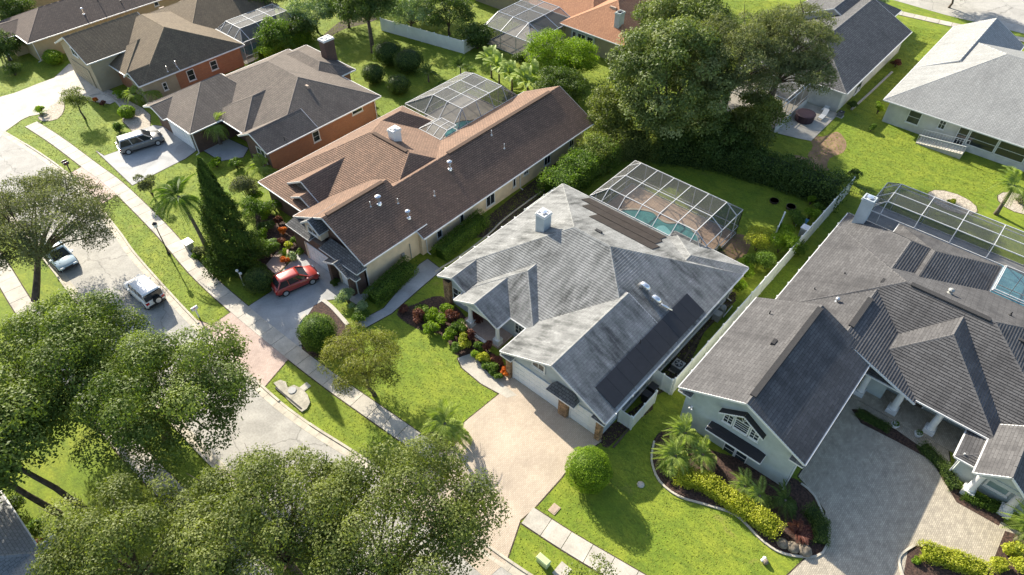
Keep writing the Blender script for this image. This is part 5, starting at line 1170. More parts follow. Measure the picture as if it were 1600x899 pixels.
for yy in (qa.y - .35, qb.y + .35):
    m = MB(); z0_ = (qa.z + qb.z) / 2 - .08; m.box(X - .12, X, yy - .06, yy + .06, z0_ - .8, z0_, 'trim_white'); m.bar((X - .1, yy, z0_ - .7), (X - .75, yy, z0_ - .04), .09, .09, 'trim_white'); m.build('bracket', HJ)
wa, wb2 = fx(1129, 700), fx(1166, 721)
zw1 = fx(1147, 690).z; zw0 = fx(1147, 724).z
window(HJ, 'x', X, -1, wb2.y, (wa.y + wb2.y) / 2, zw0, zw1, rows=2, fw=.08); window(HJ, 'x', X, -1, (wa.y + wb2.y) / 2 + .02, wa.y, zw0, zw1, rows=2, fw=.08)
pent(HJ, X, .95, 1.9, 3.85, 4.25, .45, 'roof_slate', hipw=.2); pent(HJ, X, 9.4, 10.4, 3.85, 4.25, .45, 'roof_slate', hipw=.2)
print('J front', zb_, zt_, qa, qb, zt2, zw0, zw1)
m = MB(); q = fx(1081, 636); m.box(X - .12, X, q.y - .08, q.y + .08, q.z - .05, q.z + .1, 'trim_white'); m.sphere((X - .14, q.y + .1, q.z - .08), .08, 'trim_white'); m.sphere((X - .14, q.y - .1, q.z - .08), .08, 'trim_white'); m.build('flood_light', HJ)
downspout(HJ, 30.7, 1.35, 3.7, (-1, 0)); downspout(HJ, 39.2, -6.9, 2.8, (-1, 0)); downspout(HJ, 42.2, 1.0, 3.6, (0, -1))
chimney(HJ, 58.0, 8.1, .9, 1.0, 2.2, 6.2, 'wall_greyblue', top='wall_greyblue')
RJ = lambda px, py: on_roof(px, py, 'y', 10.4, 4.25, -.504)
RJ2 = lambda px, py: on_roof(px, py, 'y', 9.45, 2.9, -.40)
for p in ((1214, 477), (1202, 491)): vent_pipe(HJ, RJ(*p) if p[0] < 1210 else RJ2(*p), .35, .05)
for p in ((1272, 453), (1319, 429)): vent_pipe(HJ, RJ2(*p), .25, .05)
vent_cap(HJ, RJ2(1307, 472), .35, .09, 'metal_alu'); 
for p in ((1209, 536), (1379, 441)): vent_box(HJ, RJ(*p) if p[0] < 1300 else RJ2(*p), 'roof_charcoal', ax='x', l=.7)
vent_cap(HJ, on_roof(1484, 458, 'x', 57.4, 2.9, -.4), .3, .12, 'ac_grey'); vent_pipe(HJ, on_roof(1579, 492, 'x', 57.4, 2.9, -.4), .3, .05); vent_box(HJ, on_roof(1597, 535, 'y', -12.6, 2.9, .4), 'roof_charcoal', l=.7)
for i in range(13):
    xx = 32 + i * 2.1; m = MB(); m.box(xx - .05, xx + .05, (10.42 if xx < 42 else 9.47), (10.58 if xx < 42 else 9.63), (4.02 if xx < 42 else 2.78), (4.18 if xx < 42 else 2.94), 'trim_white'); m.build('gutter_bracket', HJ)
ridge_vent(HJ, (30.8, 5.7, 6.67), (41.5, 5.7, 6.67), mat='roof_charcoal'); ridge_vent(HJ, (49.3, -4.3, 6.14), (49.3, 1.5, 6.14), mat='roof_charcoal'); ridge_vent(HJ, (42.6, 3.35, 5.4), (46.5, 3.35, 5.4), mat='roof_charcoal')
CJ = thing('pool_cage', 'long white framed pool cage over grass and deck behind the charcoal roofed house', 'pool enclosure', (62, -6, 0))
cage(CJ, 61.0, 66.5, -22.0, 8.4, 3.0, 4.1, (.7, 1.2, 1.2, 1.3), 2, 9, post_sides='xXyY')
CJ2 = thing('pool_cage', 'lower flat white framed cage section over the bright blue pool at the right edge', 'pool enclosure', (58, -12, 0))
cage(CJ2, 57.0, 60.95, -22.0, -3.75, 3.05, 3.2, (.1, .1, .1, .1), 1, 7, post_sides='')
sheet('pool_deck', [(57.5, 8.4), (66.5, 8.4), (66.5, -22), (54, -22), (54, -4), (57.5, -4)], 0.05, 'concrete_drive', px=False, edge=False)
pool('bright blue swimming pool at the right edge of the photo', [(1556, 414), (1600, 432), (1680, 462), (1690, 520), (1600, 482), (1535, 458), (1540, 440)], 0.10, 'pool_water_blue')
# ================================================================ ROOF CORNER BOTTOM LEFT
HK = thing('house', 'grey shingle roof corner of a house cut off in the bottom left corner', 'house', (-10, 38, 0))
block(HK, -20, -5.6, 33.5, 46, 2.9, 5.8, 'y', 38.5, 41.5, -12.8, 'roof_palegrey', 'wall_offwhite')
block(HK, -18, -4.6, 25, 34, 2.9, 5.0, 'x', -13, -8.8, 29.5, 'roof_palegrey', 'wall_offwhite')

# ================================================================ FENCES
def fence(label, p0, p1, h, mat, step=2.4, group=None, post_mat=None):
    p0, p1 = Vector((*p0, 0)), Vector((*p1, 0)); root = thing('fence', label, 'fence', p0, group); L_ = (p1 - p0).length; n = max(1, round(L_ / step)); d_ = (p1 - p0) / n; u = d_.normalized()
    for i in range(n + 1):
        p = p0 + d_ * i; m = MB(); m.box(p.x - .065, p.x + .065, p.y - .065, p.y + .065, 0, h + .08, mat); po = m.build('post', root)
        m = MB(); m.hexa([(p.x + a, p.y + b, h + .082) for a, b in ((-.09, -.09), (.09, -.09), (.09, .09), (-.09, .09))], [(p.x + a, p.y + b, h + .17) for a, b in ((-.02, -.02), (.02, -.02), (.02, .02), (-.02, .02))], mat); m.build('post_cap', po, loc=p0)
    nb = 12
    for i in range(n):
        a, b = p0 + d_ * i + u * .067, p0 + d_ * (i + 1) - u * .067
        pn = MB(); w_ = (b - a) / nb
        for k in range(nb):
            q, r_ = a + w_ * k + u * .006, a + w_ * (k + 1) - u * .006; pn.bar((q.x, q.y, h / 2), (r_.x, r_.y, h / 2), .03, h - .12, mat)
        pn.build('fence_panel', root)
        m = MB(); m.bar((a.x, a.y, h - .02), (b.x, b.y, h - .02), .06, .10, mat); m.build('rail', root); m = MB(); m.bar((a.x, a.y, .08), (b.x, b.y, .08), .06, .12, mat); m.build('rail', root)
    return root
fence('long white vinyl fence between the pale roofed house and the charcoal roofed house', (32.2, 11.6), (66.6, 11.5), 2.0, 'vinyl_white')
fence('short white vinyl fence with a gate closing the side yard of the pale roofed house', (32.1, 13.35), (32.1, 11.75), 1.8, 'vinyl_white', 1.0)
fence('white vinyl enclosure hiding bins at the right corner of the pale roofed house', (27.4, 12.2), (30.6, 12.2), 1.5, 'vinyl_white', 1.6)
fence('side of the white bin enclosure beside the garage', (27.4, 13.3), (27.4, 12.33), 1.5, 'vinyl_white', 1.0)
fence('white vinyl fence behind the left side of the pale roofed house', (40.5, 33.9), (46.5, 33.9), 1.7, 'vinyl_white')
f0, f1 = at(597, 48), at(724, 84)
fence('white fence running along the sunny back lawn at the top', (f0.x, f0.y), (f1.x, f1.y), 1.8, 'vinyl_white')
f2 = at(742, 74); fence('short return of the white back fence behind the dark shrubs', (f1.x, f1.y - .15), (f2.x, f2.y), 1.8, 'vinyl_white', 1.5)
f3, f4 = at(1210, 372), at(1220, 350); fence('weathered white fence stub by the yellow green tree behind the pool cage', (f3.x, f3.y), (f4.x, f4.y), 1.4, 'vinyl_white', 1.8)
fb = thing('fence', 'thin black metal rail fence beyond the end of the white fence', 'fence', (66.6, 11, 0)); a, b = Vector((66.7, 11.0, 0)), Vector((67.2, 8.2, 0))
for z in (.3, 1.15):
    m = MB(); m.bar((*a.xy, z), (*b.xy, z), .03, .03, 'metal_black'); m.build('rail', fb)
for i in range(12):
    p = a.lerp(b, i / 11); boxo('picket', fb, (p.x - .012, p.x + .012, p.y - .012, p.y + .012, 0, 1.25), 'metal_black')

# ================================================================ VEHICLES
def loft(m, sec, mat):
    n = len(sec[0]); i0 = len(m.v); k = m.mi(mat)
    for s in sec: m.v += [tuple(p) for p in s]
    for j in range(len(sec) - 1):
        for q in range(n): m.f.append((i0 + j * n + q, i0 + j * n + (q + 1) % n, i0 + (j + 1) * n + (q + 1) % n, i0 + (j + 1) * n + q)); m.m.append(k); m.uv.append(None)
    m.f.append(tuple(i0 + q for q in reversed(range(n)))); m.m.append(k); m.uv.append(None); e = i0 + (len(sec) - 1) * n
    m.f.append(tuple(e + q for q in range(n))); m.m.append(k); m.uv.append(None)
def car(name, label, cat, loc, head, L_, W, H, belt, paintm, cabin, roofm=None, hood=None, boxy=False, spare=False, lower='plastic_black', wr=0.34, tail='lens_red'):
    """cabin: x of (rear base, rear top, front top, front base) measured from the middle"""
    root = thing(name, label, cat, (0, 0, 0)); w = W / 2; h2 = L_ / 2; hood = hood or belt
    def sec(x, ws, zb, zt):
        return [(x, -w * ws * .86, zb), (x, -w * ws, zb + .14), (x, -w * ws * 1.0, zt - .30), (x, -w * ws * .955, zt - .07), (x, -w * ws * .84, zt), (x, 0, zt + .025), (x, w * ws * .84, zt), (x, w * ws * .955, zt - .07), (x, w * ws, zt - .30), (x, w * ws, zb + .14), (x, w * ws * .86, zb)]
    m = MB(); r = 1.0 if boxy else .88
    loft(m, [sec(-h2, r * .93, .42, belt - .12), sec(-h2 + .12, r + (.1 if not boxy else 0) * .8, .30, belt - .02), sec(-h2 + .5, 1, .26, belt), sec(0, 1, .24, belt), sec(cabin[3], 1, .24, belt), sec(h2 - .7, .99, .26, hood), sec(h2 - .22, .94 if not boxy else 1, .28, hood - .10), sec(h2, .78 if not boxy else .96, .38, hood - .24)], paintm)
    m.build('body', root, smooth=True)
    m = MB(); m.box(-h2 + .1, h2 - .15, -w * .93, w * .93, .2, .34, lower); m.box(h2 - .14, h2 + .03, -w * .72, w * .72, .34, .52, lower); m.box(-h2 - .04, -h2 + .12, -w * .8, w * .8, .36, .56, lower if boxy else paintm); m.build('bumper', root)
    rb_, rt, ft, fb_ = cabin; wb, wt = w * .88, w * (.84 if boxy else .70); zt = H
    cb = {'rbL': (rb_, wb, belt), 'rbR': (rb_, -wb, belt), 'rtL': (rt, wt, zt - .06), 'rtR': (rt, -wt, zt - .06), 'ftL': (ft, wt, zt - .06), 'ftR': (ft, -wt, zt - .06), 'fbL': (fb_, wb, belt), 'fbR': (fb_, -wb, belt)}
    def quad(nm, ks, mat='glass_dark'):
        m = MB(); m.face([cb[k] for k in ks], mat); m.build(nm, root)
    quad('windscreen', ('fbR', 'fbL', 'ftL', 'ftR')); quad('rear_window', ('rbL', 'rbR', 'rtR', 'rtL')); quad('side_window', ('rbR', 'fbR', 'ftR', 'rtR')); quad('side_window', ('fbL', 'rbL', 'rtL', 'ftL'))
    for a, b in (('rbL', 'rtL'), ('rbR', 'rtR'), ('fbL', 'ftL'), ('fbR', 'ftR')):
        m = MB(); m.bar(cb[a], cb[b], .09, .09, roofm or paintm); m.build('pillar', root)
    for s in (1, -1):
        for fx_ in (.36, .70) if not boxy else (.4, .62):
            xb = rb_ + (fb_ - rb_) * fx_; xt = rt + (ft - rt) * fx_; m = MB(); m.bar((xb, s * wb, belt), (xt, s * wt, zt - .06), .07, .05, roofm or paintm); m.build('pillar', root)
    m = MB(); rs = [(x, [(x, -wt * 1.0, zt - .09), (x, -wt * .95, zt - .01 - dz), (x, -wt * .5, zt + .025 - dz), (x, 0, zt + .035 - dz), (x, wt * .5, zt + .025 - dz), (x, wt * .95, zt - .01 - dz), (x, wt, zt - .09)]) for x, dz in ((rt - .06, .05), (rt + .15, 0), ((rt + ft) / 2, -.01), (ft - .2, .0), (ft + .04, .06))]
    loft(m, [q for _, q in rs], roofm or paintm); m.build('roof', root, smooth=True)
    for sx in (-h2 + .78, h2 - .82):
        for s in (-1, 1):
            m = MB(); m.tube([(sx, s * (w - .19), wr), (sx, s * (w + .02), wr)], wr, 'rubber', 18); wh = m.build('wheel', root)
            m = MB(); m.tube([(sx, s * (w + .005), wr), (sx, s * (w + .035), wr)], wr * .64, 'metal_alu', 14); m.build('rim', wh, loc=(0, 0, 0))
            for k in range(5):
                t = k * 1.2566; m = None
    for s in (-1, 1):
        m = MB(); m.box(h2 - .2, h2 - .02, s * w * .50, s * w * .80, hood - .32, hood - .17, 'lens_clear'); m.build('headlight', root)
        m = MB(); m.box(-h2 - .015, -h2 + .16, s * w * .62, s * w * .93, belt - .36, belt - .12, tail); m.build('tail_light', root)
        m = MB(); m.box(fb_ - .38, fb_ - .2, s * (w - .03), s * (w + .16), belt - .02, belt + .13, paintm); m.build('mirror', root)
        m = MB()
        for k in (.33, .66): xx = rb_ + (fb_ - rb_) * k; m.box(xx - .09, xx + .09, s * w * .99, s * (w * .99 + .025), belt - .2, belt - .165, roofm or paintm)
        m.build('door_handle', root)
    m = MB(); m.box(h2 - .04, h2 + .012, -w * .42, w * .42, hood - .36, hood - .22, 'metal_black'); m.build('grille', root)
    m = MB(); m.box(-h2 - .05, -h2 - .03, -.16, .16, .62, .74, 'trim_white'); m.build('number_plate', root)
    if spare:
        m = MB(); m.tube([(-h2 - .05, -.15, .92), (-h2 - .27, -.15, .92)], .37, 'rubber', 18); sp = m.build('spare_wheel', root); m = MB(); m.tube([(-h2 - .26, -.15, .92), (-h2 - .30, -.15, .92)], .24, 'metal_alu', 14); m.build('rim', sp, loc=(0, 0, 0))
        m = MB(); m.box(-h2 - .02, -h2 + .02, -wt, wt, belt + .02, zt - .12, 'glass_dark'); m.build('tailgate_window', root)
    root.location = loc; root.rotation_euler = (0, 0, head); return root
pr_, pf_ = at(433, 470), at(505, 438)
hd = math.atan2(pf_.y - pr_.y, pf_.x - pr_.x); nn = Vector((-math.sin(hd), math.cos(hd), 0)); c_ = (pr_ + pf_) / 2 + nn * .88; c_.z = .03
car('parked_car', 'small red car parked on the concrete driveway facing the brick garage', 'car', c_, hd, 4.15, 1.78, 1.58, .98, 'paint_red', (-1.85, -1.45, .35, 1.15), lower='plastic_black')
pr_, pf_ = at(197, 244), at(255, 226); hd = math.atan2(pf_.y - pr_.y, pf_.x - pr_.x); nn = Vector((-math.sin(hd), math.cos(hd), 0)); c_ = (pr_ + pf_) / 2 + nn * .95; c_.z = .03
paint('paint_silver_lit', (0.50, 0.50, 0.49)); MATS['paint_silver_lit'].node_tree.nodes['Principled BSDF'].inputs['Metallic'].default_value = .5
car('parked_car', 'silver estate car parked on the driveway of the taupe roofed brick house', 'car', c_, hd, 4.8, 1.9, 1.7, 1.02, 'paint_silver_shaded', (-2.25, -2.0, .55, 1.35), roofm='paint_silver_lit')  # one silver paint: shade put into the body colour, sunlight into the roof
q = at(236, 466); car('parked_jeep', 'white boxy off road car with a spare wheel on its tailgate by the kerb', 'car', (at(224, 452, .9).x, at(224, 452, .9).y, .02), R(91), 4.1, 1.85, 1.85, 1.12, 'paint_white', (-1.95, -1.9, .55, .82), boxy=True, spare=True, wr=.39, hood=1.12)
q = at(104, 424); car('parked_car', 'pale blue saloon car half hidden under the sparse tree', 'car', (7.5, q.y + 2.0, .02), R(-92), 4.7, 1.82, 1.45, .92, 'paint_ice', (-1.9, -1.2, .35, 1.25), hood=.85)

# ================================================================ STREET FURNITURE AND SMALL THINGS
def lamp_post(label, base, h):
    base = Vector(base); root = thing('street_lamp', label, 'street lamp', base)
    m = MB(); m.lathe(base, [(.16, 0), (.15, .15), (.09, .3), (.07, .9), (.055, 1.0), (.045, h - .55), (.07, h - .5), (.05, h - .45)], 'metal_black', 12); m.build('pole', root)
    m = MB(); m.lathe((base.x, base.y, base.z + h - .45), [(.09, 0), (.17, .08), (.19, .38), (.17, .42)], 'lens_clear', 8); la = m.build('lantern', root)
    m = MB(); m.lathe((base.x, base.y, base.z + h - .03), [(.24, 0), (.2, .06), (.07, .17), (.02, .25)], 'metal_black', 8); m.build('lantern_cap', root)
    return root
lamp_post('black post lamp on the grass strip between the kerb and the pavement', at(264, 397), 3.75)
def mailbox(label, px, mat, double=False, post='metal_black'):
    b = at(*px); root = thing('mailbox', label, 'mailbox', b); m = MB(); m.box(b.x - .06, b.x + .06, b.y - .06, b.y + .06, 0, 1.1, post); m.build('post', root)
    for k in ((-.25, .25) if double else (0,)):
        m = MB(); y = b.y + k; m.tube([(b.x - .3, y, 1.2), (b.x + .25, y, 1.2)], .13, mat, 10); m.box(b.x - .3, b.x + .25, y - .13, y + .13, 1.06, 1.2, mat); bx_ = m.build('box', root)
        m = MB(); m.box(b.x - .1, b.x - .06, y - .16, y - .132, 1.2, 1.42, 'lens_red'); m.build('flag', bx_, loc=b)
    if double: m = MB(); m.bar((b.x, b.y - .5, 1.0), (b.x, b.y + .5, 1.0), .08, .08, post); m.build('arm', root)
mailbox('black double mailbox on a post at the pink apron, top left', (110, 268), 'metal_black', True)
mailbox('white mailbox on a white post beside the kerb near the white jeep', (311, 496), 'trim_white', post='trim_white')
b = at(381, 446); g2 = thing('garden_lamp', 'white garden lamp with two globes beside the dark bush', 'garden lamp', b)
m = MB(); m.lathe(b, [(.09, 0), (.05, .2), (.035, 1.5), (.04, 1.55)], 'trim_white', 8); m.bar((b.x, b.y - .28, 1.5), (b.x, b.y + .28, 1.5), .04, .04, 'trim_white'); m.build('post', g2)
for s in (-1, 1): m = MB(); m.sphere((b.x, b.y + s * .28, 1.66), .14, 'trim_white', 10, 6); m.build('globe', g2, smooth=True)
b = at(297, 388); ub = thing('bench_box', 'small white topped pedestal box beside the pavement under the palm', 'utility box', b)
boxo('cabinet', ub, (b.x - .3, b.x + .3, b.y - .35, b.y + .35, 0, .75), 'ac_grey'); boxo('lid', ub, (b.x - .4, b.x + .4, b.y - .5, b.y + .5, .755, .87), 'trim_white')
b = at(849, 880); up = thing('utility_pedestal', 'pale green utility pedestal on the grass strip, bottom centre', 'utility box', b)
m = MB(); m.hexa([(b.x - .22, b.y - .42, 0), (b.x + .22, b.y - .42, 0), (b.x + .22, b.y + .42, 0), (b.x - .22, b.y + .42, 0)], [(b.x - .2, b.y - .4, .6), (b.x + .2, b.y - .4, .5), (b.x + .2, b.y + .4, .5), (b.x - .2, b.y + .4, .6)], 'plastic_green'); m.build('cabinet', up)
m = MB(); m.hexa([(b.x - .27, b.y - .47, .62), (b.x + .25, b.y - .47, .50), (b.x + .25, b.y + .47, .50), (b.x - .27, b.y + .47, .62)], [(b.x - .22, b.y - .42, .70), (b.x + .2, b.y - .42, .60), (b.x + .2, b.y + .42, .60), (b.x - .22, b.y + .42, .70)], 'plastic_green'); m.build('lid', up)
def cover(label, px, s, mat):
    b = at(*px); m = MB(); m.box(b.x - s, b.x + s, b.y - s * .8, b.y + s * .8, 0, .05, mat); m.box(b.x - s * .8, b.x + s * .8, b.y - s * .6, b.y + s * .6, .05, .065, mat); tag(m.build('meter_cover', loc=b), label, 'cover')
cover('tan meter box lid in the lawn beside the wide paver driveway', (866, 796), .36, 'terracotta'); cover('small concrete lid in the grass strip near the storm drain', (477, 605), .36, 'concrete')
cover('small concrete pad under the utility pedestal', (878, 893), .5, 'concrete')
# storm drain
sd_ = thing('storm_drain', 'concrete storm drain inlet with a dark slot at the kerb', 'storm drain', at(455, 628))
dp = [at(*p) for p in ((428, 600), (438, 595), (447, 598), (450, 607), (460, 603), (472, 609), (481, 618), (485, 630), (480, 640), (472, 645), (450, 626))]
m = MB(); m.hexa([(p.x, p.y, .02) for p in dp], [(p.x, p.y, .13) for p in dp], 'curb_drain'); m.build('inlet_slab', sd_)
a, b = at(431, 607), at(472, 641); m = MB(); m.bar((a.x, a.y, .08), (b.x, b.y, .08), .14, .12, 'rubber'); m.build('slot', sd_)
b = at(457, 612); m = MB(); m.lathe((b.x, b.y, .16), [(.33, 0), (.33, .02), (.3, .025)], 'concrete_drive', 16); m.build('manhole_lid', sd_)
def ac_unit(label, px, s=.42, h=.8):
    b = at(*px); root = thing('air_conditioner', label, 'air conditioner', b); m = MB(); m.box(b.x - s, b.x + s, b.y - s, b.y + s, .05, h, 'ac_grey')
    for i in range(8): m.box(b.x - s - .015, b.x + s + .015, b.y - s - .015, b.y + s + .015, .12 + i * .075, .14 + i * .075, 'plastic_black')
    m.build('cabinet', root); m = MB(); m.lathe((b.x, b.y, h), [(s * .8, .002), (s * .8, .03), (s * .72, .035)], 'plastic_black', 18); m.build('fan_grille', root)
    m = MB()
    for k in range(5):
        t = k * 1.2566; m.bar((b.x, b.y, h + .05), (b.x + math.cos(t) * s * .68, b.y + math.sin(t) * s * .68, h + .05), .1, .012, 'ac_grey')
    m.lathe((b.x, b.y, h + .04), [(.09, 0), (.09, .04)], 'ac_grey', 10); m.build('fan', root); boxo('pad', root, (b.x - s - .1, b.x + s + .1, b.y - s - .1, b.y + s + .1, 0, .05), 'concrete')
ac_unit('grey air conditioner with a round fan between the pale roofed house and the white fence', (1058, 578))
ac_unit('grey air conditioner beside the dark stripe roofed white house patio', (1312, 182), .3, .6)
b = at(1127, 490); pq = thing('pool_pump', 'grey pool pump and filter tanks behind the solar side of the pale roofed house', 'pool pump', b)
m = MB(); m.lathe((b.x, b.y, 0), [(.3, 0), (.3, .8), (.2, .95), (.05, 1.0)], 'ac_grey', 12); m.build('filter_tank', pq, smooth=False); m = MB(); m.box(b.x - 1.2, b.x - .5, b.y - .3, b.y + .3, 0, .75, 'ac_grey'); m.build('heater', pq)
m = MB(); m.tube([(b.x + .3, b.y, .3), (b.x + .9, b.y + .1, .3), (b.x + .9, b.y + .1, .15)], .12, 'plastic_black', 8); m.tube([(b.x - .5, b.y - .4, .25), (b.x + 1.2, b.y - .35, .25)], .04, 'trim_white', 6); m.build('pump', pq)
for lab, px, col in (('dark grey wheelie bin inside the white enclosure, nearer the street', (1000, 622), 'plastic_black'), ('second dark bin inside the white enclosure, farther from the street', (1012, 612), 'plastic_black')):
    b = at(*px); b.y = 12.8; r_ = thing('wheelie_bin', lab, 'bin', b); m = MB(); m.hexa([(b.x - .22, b.y - .25, .05), (b.x + .22, b.y - .25, .05), (b.x + .22, b.y + .25, .05), (b.x - .22, b.y + .25, .05)], [(b.x - .29, b.y - .3, 1.0), (b.x + .29, b.y - .3, 1.0), (b.x + .29, b.y + .3, 1.0), (b.x - .29, b.y + .3, 1.0)], col); m.build('bin_body', r_); boxo('lid', r_, (b.x - .31, b.x + .31, b.y - .33, b.y + .33, 1.005, 1.07), col)
# patio things at the slate roofed house
b = Vector((77.2, 21.2, 0)); sp = thing('covered_spa', 'dark purple covered round hot tub on the patio under the slate roof', 'hot tub', b); m = MB(); m.lathe(b, [(1.05, 0.05), (1.1, .3), (1.1, .85)], 'cover_purple', 18); m.build('tub', sp); m = MB(); m.lathe((b.x, b.y, .855), [(1.15, 0), (1.17, .1), (1.0, .16), (.05, .2)], 'cover_purple', 18); m.build('cover', sp)
def lounge(label, px, rot):
    b = at(*px); root = thing('lounge_chair', label, 'chair', b); L = b
    m = MB(); m.box(b.x - .9, b.x + .2, b.y - .3, b.y + .3, .3, .36, 'trim_white'); m.build('seat', root); m = MB(); m.bar((b.x + .2, b.y, .36), (b.x + .75, b.y, .85), .6, .05, 'trim_white'); m.build('backrest', root)
    for i, (sx, sy) in enumerate(((-.85, -.27), (-.85, .27), (.15, -.27), (.15, .27))): boxo('leg', root, (b.x + sx - .03, b.x + sx + .03, b.y + sy - .03, b.y + sy + .03, .05, .3), 'trim_white')
lounge('white garden lounge chair beside the purple covered hot tub', (1285, 184), 0); lounge('white folding chair behind the other white chair at the hot tub', (1290, 172), 0)
# garden things behind the cage
def planter(label, px, r, h, mat):
    b = at(*px); root = thing('planter_tub', label, 'planter', b); m = MB(); m.lathe(b, [(r * .85, 0), (r, h), (r * .9, h), (r * .85, h * .6), (0.02, h * .6)], mat, 16); m.build('tub', root)
    m = MB(); m.lathe((b.x, b.y, h * .62), [(r * .84, 0), (r * .8, .02)], 'soil', 14); m.build('soil_fill', root)
planter('dark round tub on the shaded back lawn, nearer the white fence', (1235, 326), .5, .3, 'bark'); planter('dark brown round tub on the shaded back lawn, farther from the white fence', (1209, 316), .48, .25, 'soil')
b = at(1251, 353); tb = thing('garden_table', 'small bright blue garden table by the fence stub', 'table', b); boxo('table_top', tb, (b.x - .55, b.x + .55, b.y - .45, b.y + .45, .62, .68), 'plastic_blue')
for sx, sy in ((-.45, -.35), (-.45, .35), (.45, -.35), (.45, .35)): boxo('leg', tb, (b.x + sx - .03, b.x + sx + .03, b.y + sy - .03, b.y + sy + .03, 0, .62), 'metal_alu')
b = at(1253, 372); bx2 = thing('storage_cabinet', 'tall pale storage cabinet standing by the blue table', 'cabinet', b); boxo('cabinet_body', bx2, (b.x - .35, b.x + .35, b.y - .35, b.y + .35, 0, 1.3), 'wall_offwhite'); boxo('lid', bx2, (b.x - .4, b.x + .4, b.y - .4, b.y + .4, 1.303, 1.38), 'trim_white'); boxo('door', bx2, (b.x - .375, b.x - .352, b.y - .3, b.y + .3, .1, 1.2), 'ac_grey')
for i, (px, lab) in enumerate((((1396, 668), 'round potted plant on the porch beside the left middle column'), ((1432, 682), 'round potted plant on the porch beside the right middle column'))):
    b = at(*px); b.z = .12; r_ = thing('flower_pot', lab, 'plant pot', b); m = MB(); m.lathe(b, [(.2, 0), (.3, .3), (.27, .32), (.25, .25), (.01, .25)], 'trim_white', 14); m.build('pot', r_)
    P = sphere_pts(160) * .22 + np.array([b.x, b.y, .5]); leaf_mesh('foliage', P, P - np.array([b.x, b.y, .4]), np.full(160, .14), np.full(160, .07), rng.normal(.4, .2, 160), 'leaf_mid', r_, b)
b = at(1310, 0)
sgn = at(1512, 765); sg = thing('yard_sign', 'small white yard sign in the shaded bed by the right hand wall', 'sign', sgn); boxo('sign_board', sg, (sgn.x - .02, sgn.x + .02, sgn.y - .2, sgn.y + .2, .35, .75), 'trim_white'); boxo('stake', sg, (sgn.x - .02, sgn.x + .02, sgn.y - .02, sgn.y + .02, 0, .35), 'trim_white')
for lab, px in (('white and dark garden ornament on the lawn near the bottom right bed', (1195, 880)),):
    b = at(*px); r_ = thing('garden_ornament', lab, 'ornament', b); m = MB(); m.sphere((b.x, b.y, .18), .2, 'rock', 8, 6); m.build('stone_base', r_); m = MB(); m.sphere((b.x + .2, b.y + .15, .14), .14, 'trim_white', 8, 6); m.sphere((b.x - .05, b.y + .2, .2), .12, 'trim_white', 8, 6); m.build('shell', r_)
b = at(1001, 758); m = MB(); m.sphere((b.x, b.y, .05), .28, 'concrete', 10, 5, (1, 1, .35)); tag(m.build('stepping_stone', loc=b, smooth=True), 'flat pale stone alone in the shaded lawn beside the round bed', 'stone')
for i, (px, r) in enumerate((((1222, 851), .38), ((1238, 857), .42), ((1256, 862), .45))):
    b = at(*px); m = MB(); m.sphere((b.x, b.y, r * .4), r, 'rock', 9, 6, (1, 1.1, .75)); o = m.build('boulder', loc=b, smooth=True); tag(o, ('leftmost of three', 'middle of three', 'rightmost of three')[i] + ' tan boulders at the tip of the curved bed', 'boulder', 'boulders at the bed tip')
dgh = at(1488, 316); pts = [(dgh.x + 2.1 * math.cos(t) * (1 + .1 * math.sin(3 * t)), dgh.y + 1.5 * math.sin(t)) for t in [i * .5236 for i in range(12)]]
sheet('gravel_bed', [(dgh.x + 1.7 * math.cos(i * .5236), dgh.y + 2.4 * math.sin(i * .5236)) for i in range(12)], .02, 'gravel', px=False)
d2 = at(1592, 318); sheet('gravel_bed', [(d2.x + 1.8 * math.cos(i * .5236), d2.y + 2.0 * math.sin(i * .5236)) for i in range(12)], .02, 'gravel', px=False)

# ================================================================ TREES
def up(px, py, z): return at(px, py, z)
tree('leafy olive green oak spreading over the street, left side', 'oak tree', (3.9, 37.5, 0), 6.4, (5.9, 5.8, 3.7), 'leaf_oak_deep', 68, (1.0, 1.8), 430, (.20, .11), .32, gaps=.16, lean=(1.5, -2.2), limbs=14, spread=.42)
tree('broad oak crown left of the street, above the pavement', 'oak tree', (2.9, 46.0, 0), 6.4, (5.0, 6.0, 3.6), 'leaf_oak_deep', 68, (1.0, 1.8), 430, (.20, .11), .30, gaps=.16, lean=(-.8, -3.0), limbs=12, spread=.42)
tbs = at(130, 795); tree('dark oak with a bare right hand trunk rising from the sunny lawn, bottom left', 'oak tree', tbs, 7.2, (5.0, 4.8, 3.4), 'leaf_oak_deep', 70, (1.0, 1.7), 300, (.25, .14), .20, lean=(-2.2, 3.6), limbs=10, zlow=-.3, spread=.42)
tbs = at(92, 803); tree('dark oak with a bare left hand trunk rising from the sunny lawn, bottom left', 'oak tree', tbs, 7.2, (4.8, 4.2, 3.2), 'leaf_oak_deep', 60, (1.0, 1.7), 300, (.25, .14), .20, lean=(-2.0, 2.6), limbs=10, zlow=-.3, spread=.42)
tree('grey green oak filling the bottom edge left of centre', 'oak tree', (4.0, 20.5, 0), 6.6, (5.4, 5.3, 3.7), 'leaf_oak', 80, (.9, 1.6), 440, (.18, .10), .30, lean=(.0, 1.7), limbs=16, gaps=.16, bare=1, spread=.5)
tree('grey green oak overhanging the road and the wide paver driveway, bottom', 'oak tree', (6.0, 15.6, 0), 6.5, (5.6, 5.6, 3.8), 'leaf_oak', 88, (.9, 1.6), 440, (.18, .10), .28, lean=(3.0, 1.0), limbs=16, gaps=.16, bare=1, spread=.5)
